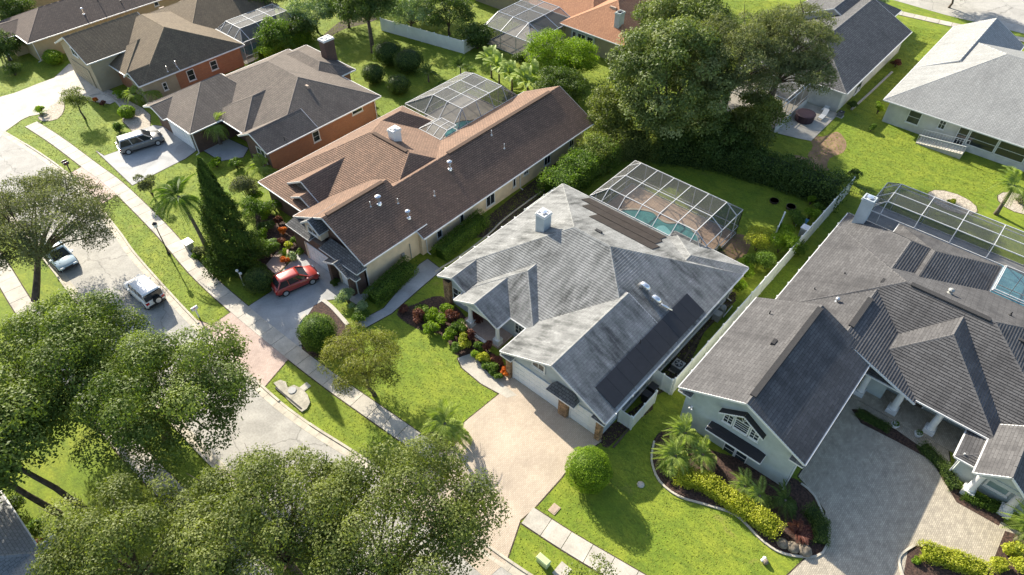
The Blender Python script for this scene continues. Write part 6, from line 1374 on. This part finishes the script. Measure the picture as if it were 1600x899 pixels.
tree('small leafed oak at the bottom edge beside the roof corner', 'oak tree', (-2.4, 27.5, 0), 5.8, (4.6, 5.0, 3.6), 'leaf_oak', 75, (.9, 1.5), 420, (.18, .10), .25, lean=(.4, -.2), limbs=12, gaps=.14, bare=1, spread=.5)
tree('young oak sapling at the bottom edge right of the utility pedestal', 'oak tree', (14.2, 6.5, 0), 3.4, (2.0, 2.0, 1.3), 'leaf_oak', 22, (.5, .9), 380, (.16, .09), .08, limbs=8, gaps=.1, spread=.85)
tree('low green tree over the bottom right edge of the lawn', 'small tree', (19.2, -2.2, 0), 2.2, (1.6, 1.8, .9), 'leaf_oak', 16, (.4, .7), 420, (.15, .08), .07, limbs=8, gaps=.1, spread=.85)
sb = at(57, 474); tree('sparse brownish tree with bare grey limbs at the left edge over the blue car', 'tree', sb, 5.4, (5.4, 5.8, 3.2), 'leaf_drybrown', 90, (.8, 1.5), 400, (.17, .09), .30, lean=(at(66, 345, 5.4).x - sb.x, at(66, 345, 5.4).y - sb.y), limbs=22, gaps=.1, bare=5, spread=1.0, under=.1)
wb_ = at(585, 618); tree('small feathery yellow green tree on the front lawn of the pale roofed house', 'small tree', wb_, 3.3, (2.9, 3.2, 1.9), 'leaf_willow', 60, (.55, .95), 560, (.20, .055), .15, lean=(.1, 1.0), limbs=14, gaps=.12, droop=.5, spread=.8)
# tall conifer
def conifer(label, base, h, r, mat, n=26000):
    base = Vector(base); root = thing('conifer_tree', label, 'conifer', (base.x, base.y, 0)); t = rng.uniform(0, 1, n) ** 1.35; ang = rng.uniform(0, 6.283, n); z = .5 + (h - .5) * t
    rad = r * (1 - t) ** .85 * (.74 + .20 * np.sin(ang * 5 + z * 2.1) * np.cos(z * 3.3 + ang * 2) + .14 * np.sin(ang * 2 + 1.3 * z) + .16 * (((z * .75 + .35 * np.sin(ang * 3) + .2 * np.sin(ang * 7)) % 1.0) - .5)) * rng.uniform(.72, 1.08, n) + .08
    P = np.stack([base.x + rad * np.cos(ang), base.y + rad * np.sin(ang), z + rng.normal(0, .1, n)], 1); N = np.stack([np.cos(ang), np.sin(ang), np.full(n, .5)], 1)
    T = .45 + .18 * np.sin(ang * 5 + z * 2.1) + rng.normal(0, .16, n) + .12 * (t > .85); leaf_mesh('crown', P, N, np.full(n, .26), np.full(n, .09), T, mat, root, (base.x, base.y, 0), spread=.6)
    m = MB(); m.tube([(base.x, base.y, -.1), (base.x, base.y, 1.0), (base.x, base.y, h * .9)], [.25, .2, .03], 'bark', 8); m.build('trunk', root)
cb_ = at(366, 412); conifer('tall dark green conifer in front of the brown roofed house', cb_ + Vector((.3, -.5, 0)), 11.8, 3.05, 'leaf_conifer', 34000)
# big back trees
def tree_px(label, cat, px, py, zc, *a, **k):
    c = at(px, py, zc); return tree(label, cat, (c.x, c.y, 0), zc, *a, **k)
tree_px('huge glossy dark leaved magnolia behind the pool cage, tallest tree in the photo', 'magnolia tree', 1052, 128, 8.2, (6.4, 7.0, 6.0), 'leaf_magnolia', 110, (1.0, 1.8), 250, (.30, .16), .4, limbs=14, spread=.6, under=.15, zlow=-.7, gaps=.2)
tree_px('dark magnolia crown behind the tall one, toward the orange roof', 'magnolia tree', 1070, 50, 7.6, (5.5, 6.4, 5.0), 'leaf_magnolia', 90, (1.0, 1.7), 260, (.28, .15), .32, limbs=10, zlow=-.8)
tree_px('mossy olive oak crown between the magnolia and the slate roof', 'oak tree', 1150, 95, 10.0, (5.4, 5.2, 4.4), 'leaf_moss', 84, (.8, 1.4), 330, (.28, .09), .36, limbs=16, gaps=.08, bare=1, droop=.6, spread=.8, zlow=-.7)
tree_px('mossy grey green oak leaning over the slate roof, top right of centre', 'oak tree', 1232, 66, 11.0, (5.8, 4.8, 3.4), 'leaf_moss', 90, (.8, 1.4), 320, (.28, .08), .36, limbs=18, gaps=.12, bare=2, droop=.8, spread=.8)
bc_ = at(1262, 118, 9.5); tree('mossy grey oak bough hanging above the white screened porch', 'oak tree', (67.0, 25.0, 0), 9.5, (3.2, 2.8, 1.8), 'leaf_moss', 38, (.7, 1.2), 300, (.28, .08), .2, lean=(bc_.x - 67.0, bc_.y - 25.0), limbs=12, gaps=.15, bare=2, droop=.8)
tree_px('vine covered dark tree between the magnolia and the white screened porch', 'tree', 1180, 190, 4.0, (3.0, 2.8, 3.8), 'leaf_oak', 50, (.8, 1.3), 320, (.24, .13), .25, limbs=8, zlow=-.85)
tree_px('dark understorey tree below the magnolia, left part', 'tree', 1060, 205, 2.6, (3.4, 3.2, 2.4), 'leaf_dark', 40, (.8, 1.3), 320, (.24, .13), .2, limbs=8, zlow=-.85)
tree_px('dark understorey tree below the magnolia, right part', 'tree', 1120, 215, 2.6, (3.2, 3.2, 2.4), 'leaf_dark', 40, (.8, 1.3), 320, (.24, .13), .2, limbs=8, zlow=-.85)
tree('light green bushy tree at the foot of the magnolia next to the lit lawn', 'tree', (59.0, 36.8, 0), 3.3, (3.0, 3.2, 2.8), 'leaf_oak', 44, (.8, 1.3), 330, (.24, .13), .2, limbs=8, zlow=-.7)
tc_ = at(583, 82); tree('dark crowned tree with a straight trunk on the sunny back lawn, top', 'tree', tc_, 6.6, (3.9, 3.9, 3.0), 'leaf_dark', 60, (.9, 1.4), 300, (.24, .13), .28, lean=(0, 0), limbs=10, zlow=-.4)
# shrubs trees in front of the orange house
tree('bright green bushy tree in front of the dark cage of the orange roofed house', 'tree', (66.0, 52.0, 0), 2.9, (2.9, 2.9, 2.4), 'leaf_bright', 40, (.8, 1.2), 380, (.18, .10), .16, limbs=8, zlow=-.8)
tree('bright green bushy tree before the windows of the orange roofed house', 'tree', (66.8, 47.8, 0), 2.9, (3.0, 2.8, 2.5), 'leaf_bright', 40, (.8, 1.2), 380, (.18, .10), .16, limbs=8, zlow=-.8)
tree('dark bushy tree just behind the end gable of the long brown roof', 'tree', (61.0, 46.0, 0), 2.2, (3.0, 3.4, 1.9), 'leaf_dark', 36, (.8, 1.2), 360, (.2, .12), .16, limbs=8, zlow=-.8)
# tree belt between the gardens at the top left
belt = [(430, 60, 'leaf_mid', 2.6, 2.3, 'pale leafed tree behind the top left pool cage hedge'), (490, 20, 'leaf_pale', 3.4, 3.2, 'silvery green tree beside the top left pool cage'), (470, 45, 'leaf_dark', 2.0, 2.0, 'dark round bush at the end of the hedge'), (540, 10, 'leaf_mid', 3.6, 3.5, 'mid green tree left of the straight trunked tree at the top edge'),
        (640, 20, 'leaf_pale', 3.6, 3.2, 'pale leafed tree behind the white fence, left part'), (700, 20, 'leaf_dark', 3.8, 3.6, 'dark tree behind the white fence, right part'), (665, -20, 'leaf_dark', 4.0, 4.2, 'dark tree cut by the top edge above the white fence'), (745, 60, 'leaf_dark', 1.9, 1.6, 'dark palm like bush at the corner of the white fence'),
        (410, -10, 'leaf_dark', 4.0, 4.0, 'dark tree at the top edge behind the big chimney shadow'), (590, -40, 'leaf_dark', 4.5, 4.5, 'dark tree cut by the top edge above the lawn'), (20, 20, 'leaf_dark', 3.0, 3.0, 'dark tree in the very top left corner'), (5, 75, 'leaf_dark', 2.0, 2.0, 'dark shrub mass left of the sand coloured house'),
        (1360, 8, 'leaf_pale', 2.2, 2.4, 'small pale tree by the far pavement behind the slate roof'), (1100, -30, 'leaf_dark', 5, 5, 'dark tree beyond the magnolia cut by the top edge'), (1500, -25, 'leaf_dark', 4, 4, 'tree beyond the far road in the top right corner')]
for px, py, mt, r, zc, lab in belt:
    c = at(px, py, zc * .9); tree(lab, 'tree', (c.x, c.y, 0), zc, (r, r, r * .85), mt, int(14 + r * 9), (.7, 1.2), 260, (.24, .13), .16, limbs=8, zlow=-.6)
# hedges
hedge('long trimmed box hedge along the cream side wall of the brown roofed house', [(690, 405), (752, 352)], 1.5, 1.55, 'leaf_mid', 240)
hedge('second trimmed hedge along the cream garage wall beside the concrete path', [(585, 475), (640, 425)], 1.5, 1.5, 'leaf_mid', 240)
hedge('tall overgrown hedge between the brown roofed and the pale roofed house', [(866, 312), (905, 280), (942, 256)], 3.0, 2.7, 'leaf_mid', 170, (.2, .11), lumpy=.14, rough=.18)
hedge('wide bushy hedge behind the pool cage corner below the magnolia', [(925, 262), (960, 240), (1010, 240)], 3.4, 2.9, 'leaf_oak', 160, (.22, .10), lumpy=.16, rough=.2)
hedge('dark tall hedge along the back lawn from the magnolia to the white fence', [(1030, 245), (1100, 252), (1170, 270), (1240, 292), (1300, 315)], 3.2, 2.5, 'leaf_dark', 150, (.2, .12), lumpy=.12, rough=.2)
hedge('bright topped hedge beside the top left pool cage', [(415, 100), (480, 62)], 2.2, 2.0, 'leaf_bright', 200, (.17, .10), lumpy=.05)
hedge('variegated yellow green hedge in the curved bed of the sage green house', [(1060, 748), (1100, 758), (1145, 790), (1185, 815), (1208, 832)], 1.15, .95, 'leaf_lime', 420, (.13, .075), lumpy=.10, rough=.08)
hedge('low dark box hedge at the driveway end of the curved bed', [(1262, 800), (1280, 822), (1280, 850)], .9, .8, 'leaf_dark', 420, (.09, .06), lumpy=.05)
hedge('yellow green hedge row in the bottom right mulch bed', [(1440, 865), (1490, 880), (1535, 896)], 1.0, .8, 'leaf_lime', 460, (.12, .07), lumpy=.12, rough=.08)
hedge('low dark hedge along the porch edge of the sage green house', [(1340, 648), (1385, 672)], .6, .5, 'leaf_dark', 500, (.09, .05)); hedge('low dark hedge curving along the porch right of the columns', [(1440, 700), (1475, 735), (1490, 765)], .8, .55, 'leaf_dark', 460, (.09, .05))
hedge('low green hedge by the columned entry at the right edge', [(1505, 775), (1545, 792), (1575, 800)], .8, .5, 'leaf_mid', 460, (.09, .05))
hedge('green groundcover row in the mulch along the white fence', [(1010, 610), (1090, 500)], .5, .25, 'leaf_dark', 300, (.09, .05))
# topiary balls
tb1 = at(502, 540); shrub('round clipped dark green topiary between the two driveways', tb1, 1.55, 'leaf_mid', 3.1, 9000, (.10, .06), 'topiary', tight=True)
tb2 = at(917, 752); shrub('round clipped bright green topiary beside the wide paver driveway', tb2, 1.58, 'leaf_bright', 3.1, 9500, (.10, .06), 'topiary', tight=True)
for px, py, r, mt, lab in ((585, 128, 1.5, 'leaf_dark', 'left of three dark round bushes on the sunny back lawn'), (624, 145, 1.5, 'leaf_dark', 'nearest of three dark round bushes on the sunny back lawn'), (608, 100, 2.0, 'leaf_dark', 'big dark lumpy bush behind the two round ones on the back lawn'), (640, 112, 2.0, 'leaf_dark', 'dark lumpy bush nearest the white fence on the back lawn'),
        (202, 184, .95, 'leaf_bright', 'low bright green mound shrub beside the shaded wall of the brick house'), (88, 100, 1.2, 'leaf_bright', 'bright green round shrub against the sand coloured wall'), (408, 452, 1.35, 'leaf_dark', 'dark round bush left of the red car')):
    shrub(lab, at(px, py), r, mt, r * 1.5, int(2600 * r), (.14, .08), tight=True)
G = [
 (425, 395, 'leaf_mid', .9, 1.3, 'dark green shrub at the left of the entry bed path'), (412, 372, 'leaf_bright', .8, 1.0, 'light green shrub behind the silvery one in the entry bed'), (430, 330, 'leaf_mid', 1.0, 1.5, 'green shrub under the left eave of the brown roof'), (415, 342, 'leaf_bright', .8, 1.1, 'bright shrub beside the brown roof front corner'), (350, 400, 'leaf_mid', .9, 1.2, 'green shrub left of the conifer trunk'), (330, 410, 'leaf_bright', .6, .7, 'low bright plant near the garden lamp'),
 (1240, 350, 'leaf_mid', .9, 1.7, 'green bush behind the blue table'), (1228, 372, 'leaf_bright', 1.0, 2.0, 'green bush between the fence stub and the cabinet'), (1275, 335, 'leaf_mid', .8, 1.6, 'green bush between the cabinet and the white fence'), (1245, 395, 'leaf_mid', .9, 1.4, 'green bush against the white fence, middle'), (1290, 318, 'leaf_dark', .9, 1.8, 'dark bush against the far part of the white fence'), (1170, 415, 'leaf_mid', .9, 1.4, 'mid green bush right behind the pale roof corner'), (1150, 452, 'leaf_bright', .8, 1.2, 'light bush by the eave of the pale roof near the pool pump'),
 (590, 185 + 22, 'leaf_mid', .6, .9, 'small shrub at the back corner of the brick house'), (505, 180 + 30, 'leaf_bright', .6, .8, 'lime shrub by the brick wall window'), (370, 262, 'leaf_mid', .8, 1.2, 'green shrub by the walkway of the taupe roofed house'),
 (690, 508, 'leaf_bright', .7, 1.0, 'lime shrub at the middle of the front bed'), (715, 520, 'leaf_mid', .8, 1.2, 'dark green shrub between the pier and the yellow shrub'), (735, 530, 'leaf_burgundy', .6, 1.2, 'dark red croton against the porch column base'), (660, 490, 'leaf_mid', .7, .9, 'green shrub behind the reddish croton'),
 (780, 590, 'leaf_mid', .4, .5, 'small green plant below the orange croton'), (748, 548, 'leaf_mid', .55, .8, 'green plant at the porch steps'), (770, 565, 'leaf_burgundy', .45, .8, 'dark red plant beside the garage path'), (505, 548, 'leaf_mid', .5, .5, 'low plant under the round dark topiary'),
 (420, 400, 'leaf_mid', .6, .8, 'green plant in the lower entry bed'), (410, 425, 'leaf_dark', .6, .8, 'dark plant at the lower end of the entry bed'), (395, 385, 'leaf_mid', .8, 1.0, 'green bush between the conifer and the entry bed'), (440, 380, 'leaf_burgundy', .45, .7, 'small red brown plant amid the entry bed'), (470, 398, 'leaf_mid', .45, .6, 'green plant by the brick pier of the big garage door'),
 (745, 505, 'leaf_burgundy', .75, 1.3, 'burgundy croton beside the stone pier of the entry'), (705, 505, 'leaf_burgundy', .7, 1.3, 'burgundy shrub next to the lime shrub in the front bed'), (655, 500, 'leaf_burgundy', .75, 1.3, 'reddish brown croton behind the feathery tree'), (632, 488, 'leaf_burgundy', .5, 1.0, 'small reddish croton at the left end of the front bed'),
 (675, 498, 'leaf_bright', .8, 1.1, 'lime green shrub in the front bed, upper one'), (672, 518, 'leaf_bright', .75, 1.0, 'lime green shrub in the front bed, lower one'), (698, 488, 'leaf_bright', .6, 1.0, 'bright shrub under the entry pier'),
 (722, 538, 'leaf_lime', .8, 1.1, 'yellow green shrub beside the porch column'), (704, 528, 'leaf_bright', .75, 1.0, 'green shrub at the lawn edge left of the porch'), (716, 552, 'leaf_mid', .6, .8, 'dark green shrub at the start of the garden path'),
 (762, 548, 'leaf_burgundy', .6, 1.1, 'dark burgundy plant in front of the porch steps'), (752, 562, 'leaf_lime', .7, .9, 'mixed yellow and pink croton by the garden path'), (742, 560, 'leaf_bright', .5, .8, 'green shrub right of the garden path start'), (770, 582, 'leaf_mid', .6, .7, 'low green plant before the garage corner'),
 (792, 588, 'leaf_orange', .45, .9, 'orange red croton at the left garage pier'), (780, 570, 'leaf_burgundy', .5, .9, 'brown red plant behind the orange croton at the garage'), (760, 575, 'leaf_mid', .45, .6, 'low shrub between the path and the porch bed'),
 (545, 475, 'leaf_pale', .95, 1.8, 'pale leafed shrub in front of the small garage door'), (560, 488, 'leaf_pale', .8, 1.3, 'pale green shrub at the tip of the bed by the path'), (565, 500, 'leaf_mid', .7, 1.0, 'mid green shrub beside the concrete path'), (524, 444, 'leaf_dark', .45, .6, 'small dark shrub between the garage doors'),
 (447, 412, 'leaf_orange', .45, .9, 'bright orange bromeliad left of the red car, nearer one'), (443, 366, 'leaf_orange', .5, .9, 'orange bromeliad farther up the bed'), (452, 388, 'leaf_lime', .5, .8, 'yellowish grass tuft between the orange bromeliads'), (460, 405, 'leaf_pale', .6, .7, 'pale shrub beside the garage of the brick front'), (435, 350, 'leaf_burgundy', .5, .9, 'burgundy plant in the entry bed'), (428, 385, 'leaf_pale', .6, .8, 'silvery shrub in the entry bed'), (418, 362, 'leaf_dark', .9, 1.3, 'dark green shrub in the entry bed'), (463, 380, 'leaf_mid', .55, .8, 'green shrub at the brick wall corner'),
 (405, 348, 'leaf_mid', 1.6, 2.6, 'round green shrub between the conifer and the brown roof'), (388, 312, 'leaf_drybrown', 1.8, 3.4, 'greyish brown bush right of the conifer top'), (400, 315, 'leaf_bright', .9, 1.3, 'bright shrub below the taupe roof corner'), (340, 262, 'leaf_bright', .8, 1.2, 'green shrub behind the conifer at the walkway'),
 (320, 398, 'leaf_drybrown', .8, 1.1, 'brownish shrub by the white topped box'), (310, 405, 'leaf_mid', .6, .8, 'green shrub by the pavement under the palm'), (378, 400, 'leaf_mid', .8, 1.0, 'green shrub at the foot of the conifer'), (345, 415, 'leaf_dark', .9, .8, 'shaded shrub left of the conifer foot'),
 (240, 308, 'leaf_drybrown', 1.1, 3.4, 'thin brown green shrub on the lawn by the palm'), (534, 205, 'leaf_pale', 1.4, 3.0, 'pale flowering shrub against the orange brick wall'), (513, 215, 'leaf_bright', .7, 1.1, 'bright small shrub beside the pale one at the brick wall'),
 (66, 176, 'leaf_bright', .55, .8, 'spiky green plant in the white driveway island'), (150, 160, 'leaf_orange', .4, .7, 'orange plant at the top left driveway bed'), (162, 165, 'leaf_burgundy', .4, .7, 'red brown plant at the top left driveway bed'), (192, 155, 'leaf_bright', .8, 1.2, 'green shrub under the olive roofed house'), (188, 208, 'leaf_mid', .9, 1.4, 'green shrub beside the silver car'),
 (1265, 320, 'leaf_bright', .55, 1.5, 'small upright conifer shrub by the white fence'), (1262, 345, 'leaf_bright', .8, 1.9, 'bright green shrub leaning on the white fence'), (1330, 285, 'leaf_dark', .9, 1.8, 'dark shrub at the far end of the white fence'), (1205, 290, 'leaf_mid', .8, 1.4, 'mid green bush standing out of the dark hedge'),
 (1180, 392, 'leaf_lime', 1.5, 2.8, 'yellow green airy shrub at the back corner of the pool cage'), (1215, 395, 'leaf_bright', 1.5, 3.2, 'bright green upright shrub beside the fence stub'), (1195, 420, 'leaf_mid', 1.3, 2.2, 'bright green shrub nearest the white fence'), (1160, 430, 'leaf_bright', 1.0, 1.6, 'green shrub behind the roof corner of the pale roofed house'),
 (1370, 178, 'leaf_bright', .6, 1.8, 'tall light green shrub at the corner of the pale grey roofed house'), (1360, 205, 'leaf_mid', .5, 1.1, 'smaller shrub at the same corner, nearer'), (1398, 105, 'leaf_burgundy', .7, 1.1, 'dark red shrub at the back corner of the slate roofed house'), (1330, 168, 'leaf_dark', .6, .9, 'dark shrub along the white side wall'),
 (1555, 885, 'leaf_lime', .6, .8, 'yellow green shrub in the bottom right bed, right of the row'), (1428, 878, 'leaf_bright', .3, .4, 'tiny bright green plant in the mulch at the bottom right'), (1578, 860, 'leaf_lime', .7, .9, 'yellow green shrub under the right edge palm'), (1590, 890, 'leaf_lime', .7, .9, 'yellow green shrub in the bottom right corner'),
 (75, 860, 'leaf_burgundy', .9, 1.4, 'red tinged shrub beside the grey roof corner, bottom left'), (60, 835, 'leaf_mid', .9, 1.3, 'green shrub beside the grey roof corner, bottom left'), (20, 800, 'leaf_dark', 1.2, 1.8, 'dark shrub above the grey roof corner'), (95, 885, 'leaf_burgundy', .8, 1.2, 'dark red shrub at the bottom left under the oak'),
 (1486, 318, 'leaf_lime', .5, .5, 'low plant in the round gravel bed behind the long cage'), (1592, 318, 'leaf_drybrown', .7, .7, 'brownish plants in the gravel bed at the right edge'), (1120, 400 - 8, 'leaf_drybrown', .5, .5, 'low brown plants behind the cage corner'), (25, 118, 'leaf_dark', 1.3, 1.5, 'dark shrub on the shaded lawn, top left'), (75, 25, 'leaf_orange', .9, 1.0, 'orange brown shrub behind the sand coloured house'),
 (812, 100, 'leaf_dark', 1.2, 1.9, 'dark shrub under the bronze cage'), (700, 140, 'leaf_mid', 1.1, 1.2, 'low leafy shrub behind the courtyard cage'), (735, 125, 'leaf_mid', 1.2, 1.3, 'leafy shrub left of the banana plants'),
]
for px, py, mt, r, h, lab in G:
    shrub(lab, at(px, py), r, mt, h, int(700 + 1500 * r * r), (.17, .075) if mt in ('leaf_burgundy', 'leaf_orange', 'leaf_lime') else (.15, .085))
# small topiary tree with forked trunk, top left lawn
tp = at(133, 186); tree('small dark olive tree with a forked trunk on the round sunny lawn, top left', 'small tree', tp, 2.5, (1.45, 1.6, .75), 'leaf_oak', 24, (.5, .8), 520, (.13, .08), .1, limbs=6, zlow=-.2)
# palms
palm('small palm with a thick crown at the corner of the front lawn and driveway', at(703, 690), 2.3, 1.75, 22, 'feather', lean=(-.1, .25), trunk=.14)
palm('low palm growing beside the small palm at the driveway corner', at(715, 686), .9, 1.3, 14, 'feather', lean=(.1, -.1), trunk=.1)
palm('tall queen palm leaning beside the conifer', at(322, 385), 5.2, 2.5, 20, 'feather', 'leaf_mid', lean=(.0, 1.7), trunk=.17)
palm('pygmy palm by the walkway of the taupe roofed house', at(345, 225), 2.6, 1.9, 26, 'feather', trunk=.16)
palm('low spreading palm under the brick gable beside the walkway', at(415, 270), .9, 2.1, 22, 'feather', trunk=.15)
palm('palm against the brick wall of the top left house', at(243, 160), 1.7, 1.7, 20, 'feather', trunk=.12); palm('second palm against the brick wall of the top left house', at(215, 162), 1.3, 1.6, 18, 'feather', trunk=.12)
palm('palm behind the long cage casting shade on the gravel bed, right edge', at(1556, 335), 3.6, 2.4, 18, 'feather', trunk=.18)
palm('light green palm at the left tip of the curved bed, rear one', at(1065, 700), 1.9, 1.5, 20, 'feather', lean=(0, .1), trunk=.12, tilt=(-.3, 1.0))
palm('light green palm at the left tip of the curved bed, front one', at(1050, 728), 1.4, 1.5, 20, 'feather', trunk=.12, tilt=(-.3, 1.0)); palm('light green palm right of the other two in the curved bed', at(1092, 725), 1.3, 1.4, 18, 'feather', trunk=.12, tilt=(-.3, 1.0))
palm('palm under the long dark awning of the sage green gable', at(1160, 770), .9, 1.25, 16, 'feather', trunk=.1); palm('palm right of the awning in the curved bed', at(1183, 782), .7, 1.25, 16, 'feather', trunk=.1)
palm('dark shaded palm at the wall corner by the grey driveway', at(1222, 790), .8, 1.25, 16, 'feather', 'leaf_dark', trunk=.1)
palm('spiky dark bromeliad at the driveway end of the curved bed', at(1243, 835), .15, 1.2, 30, 'cycad', 'leaf_burgundy', trunk=.1, name='bromeliad', cat='plant', tilt=(.1, 1.2)); palm('spiky plant in the left tip of the curved bed', at(1040, 735), .15, 1.0, 24, 'cycad', 'leaf_mid', name='spiky_plant', cat='plant', tilt=(0, 1.2))
palm('palm at the right edge beside the columned entry', at(1588, 845), 1.9, 1.6, 20, 'feather', trunk=.14, tilt=(-.3, .9))
palm('spiky agave in the entry bed beside the orange bromeliads', at(447, 402), .1, .9, 20, 'cycad', 'leaf_bright', name='spiky_plant', cat='plant', tilt=(0, 1.2))
palm('small palm in the white driveway island', at(66, 182), .5, .9, 18, 'cycad', 'leaf_bright', name='cycad', cat='plant', tilt=(0, 1.1))
for px, py, h, lab in ((780, 132, 2.4, 'tallest bright banana plant behind the long brown roof'), (800, 142, 2.0, 'banana plant right of the tallest one behind the brown roof'), (824, 150, 1.8, 'banana plant nearest the gable end of the brown roof'), (768, 122, 2.2, 'banana plant at the back corner of the courtyard cage'), (835, 140, 1.6, 'small banana plant before the dark bushes')):
    palm(lab, at(px, py), h * .8, 2.7, 13, 'banana', 'leaf_palm', trunk=.12, name='banana_plant', cat='plant', tilt=(.1, 1.3), group='banana plants behind the courtyard cage')
for px, py, lab in ((745, 75, 'dark palm clump at the corner of the white back fence'), (670, 128, 'dark fan of fronds left of the courtyard cage'), (720, 118, 'dark fan of fronds behind the courtyard cage'), (622, 28 + 72, 'dark frond clump inside the lumpy bushes')):
    palm(lab, at(px, py), 1.2, 1.6, 16, 'feather', 'leaf_dark', trunk=.1, name='palm_clump', tilt=(0, 1.2))
struct(EDGES.build('lawn_edge'))
def inside(poly, x, y):
    c = np.zeros(len(x), bool); j = len(poly) - 1
    for i in range(len(poly)):
        xi, yi = poly[i]; xj, yj = poly[j]
        c ^= ((yi > y) != (yj > y)) & (x < (xj - xi) * (y - yi) / (yj - yi + 1e-12) + xi); j = i
    return c
def grass(n=200000):
    # tufts where the lawn shows: denser close to the camera
    r = rng.uniform(0, 1, n) ** .62; dist = 14 + r * 100; ang = HEAD + rng.uniform(-.72, .72, n); x = dist * np.cos(ang); y = dist * np.sin(ang)
    keep = np.ones(n, bool)
    for P in EXCL:
        bb = (x > P[:, 0].min() - .1) & (x < P[:, 0].max() + .1) & (y > P[:, 1].min() - .1) & (y < P[:, 1].max() + .1); idx = np.where(bb & keep)[0]
        if len(idx): keep[idx[inside(P, x[idx], y[idx])]] = False
    x, y = x[keep], y[keep]; n = len(x); P = np.stack([x, y, rng.uniform(.006, .022, n)], 1); N = np.tile([0, 0, 1.0], (n, 1)); sc = 1 + .8 * (np.hypot(x, y) / 100)
    T = .45 + .1 * np.sin(x * .9 + np.sin(y * .7)) * np.cos(y * .8) + rng.normal(0, .16, n)
    o = leaf_mesh('grass_tufts', P, N, .12 * sc, .05 * sc, T, 'leaf_grass', spread=.2); tag(o, 'short green lawn grass between the houses', 'grass'); o['kind'] = 'stuff'; print('tufts', n)
grass()
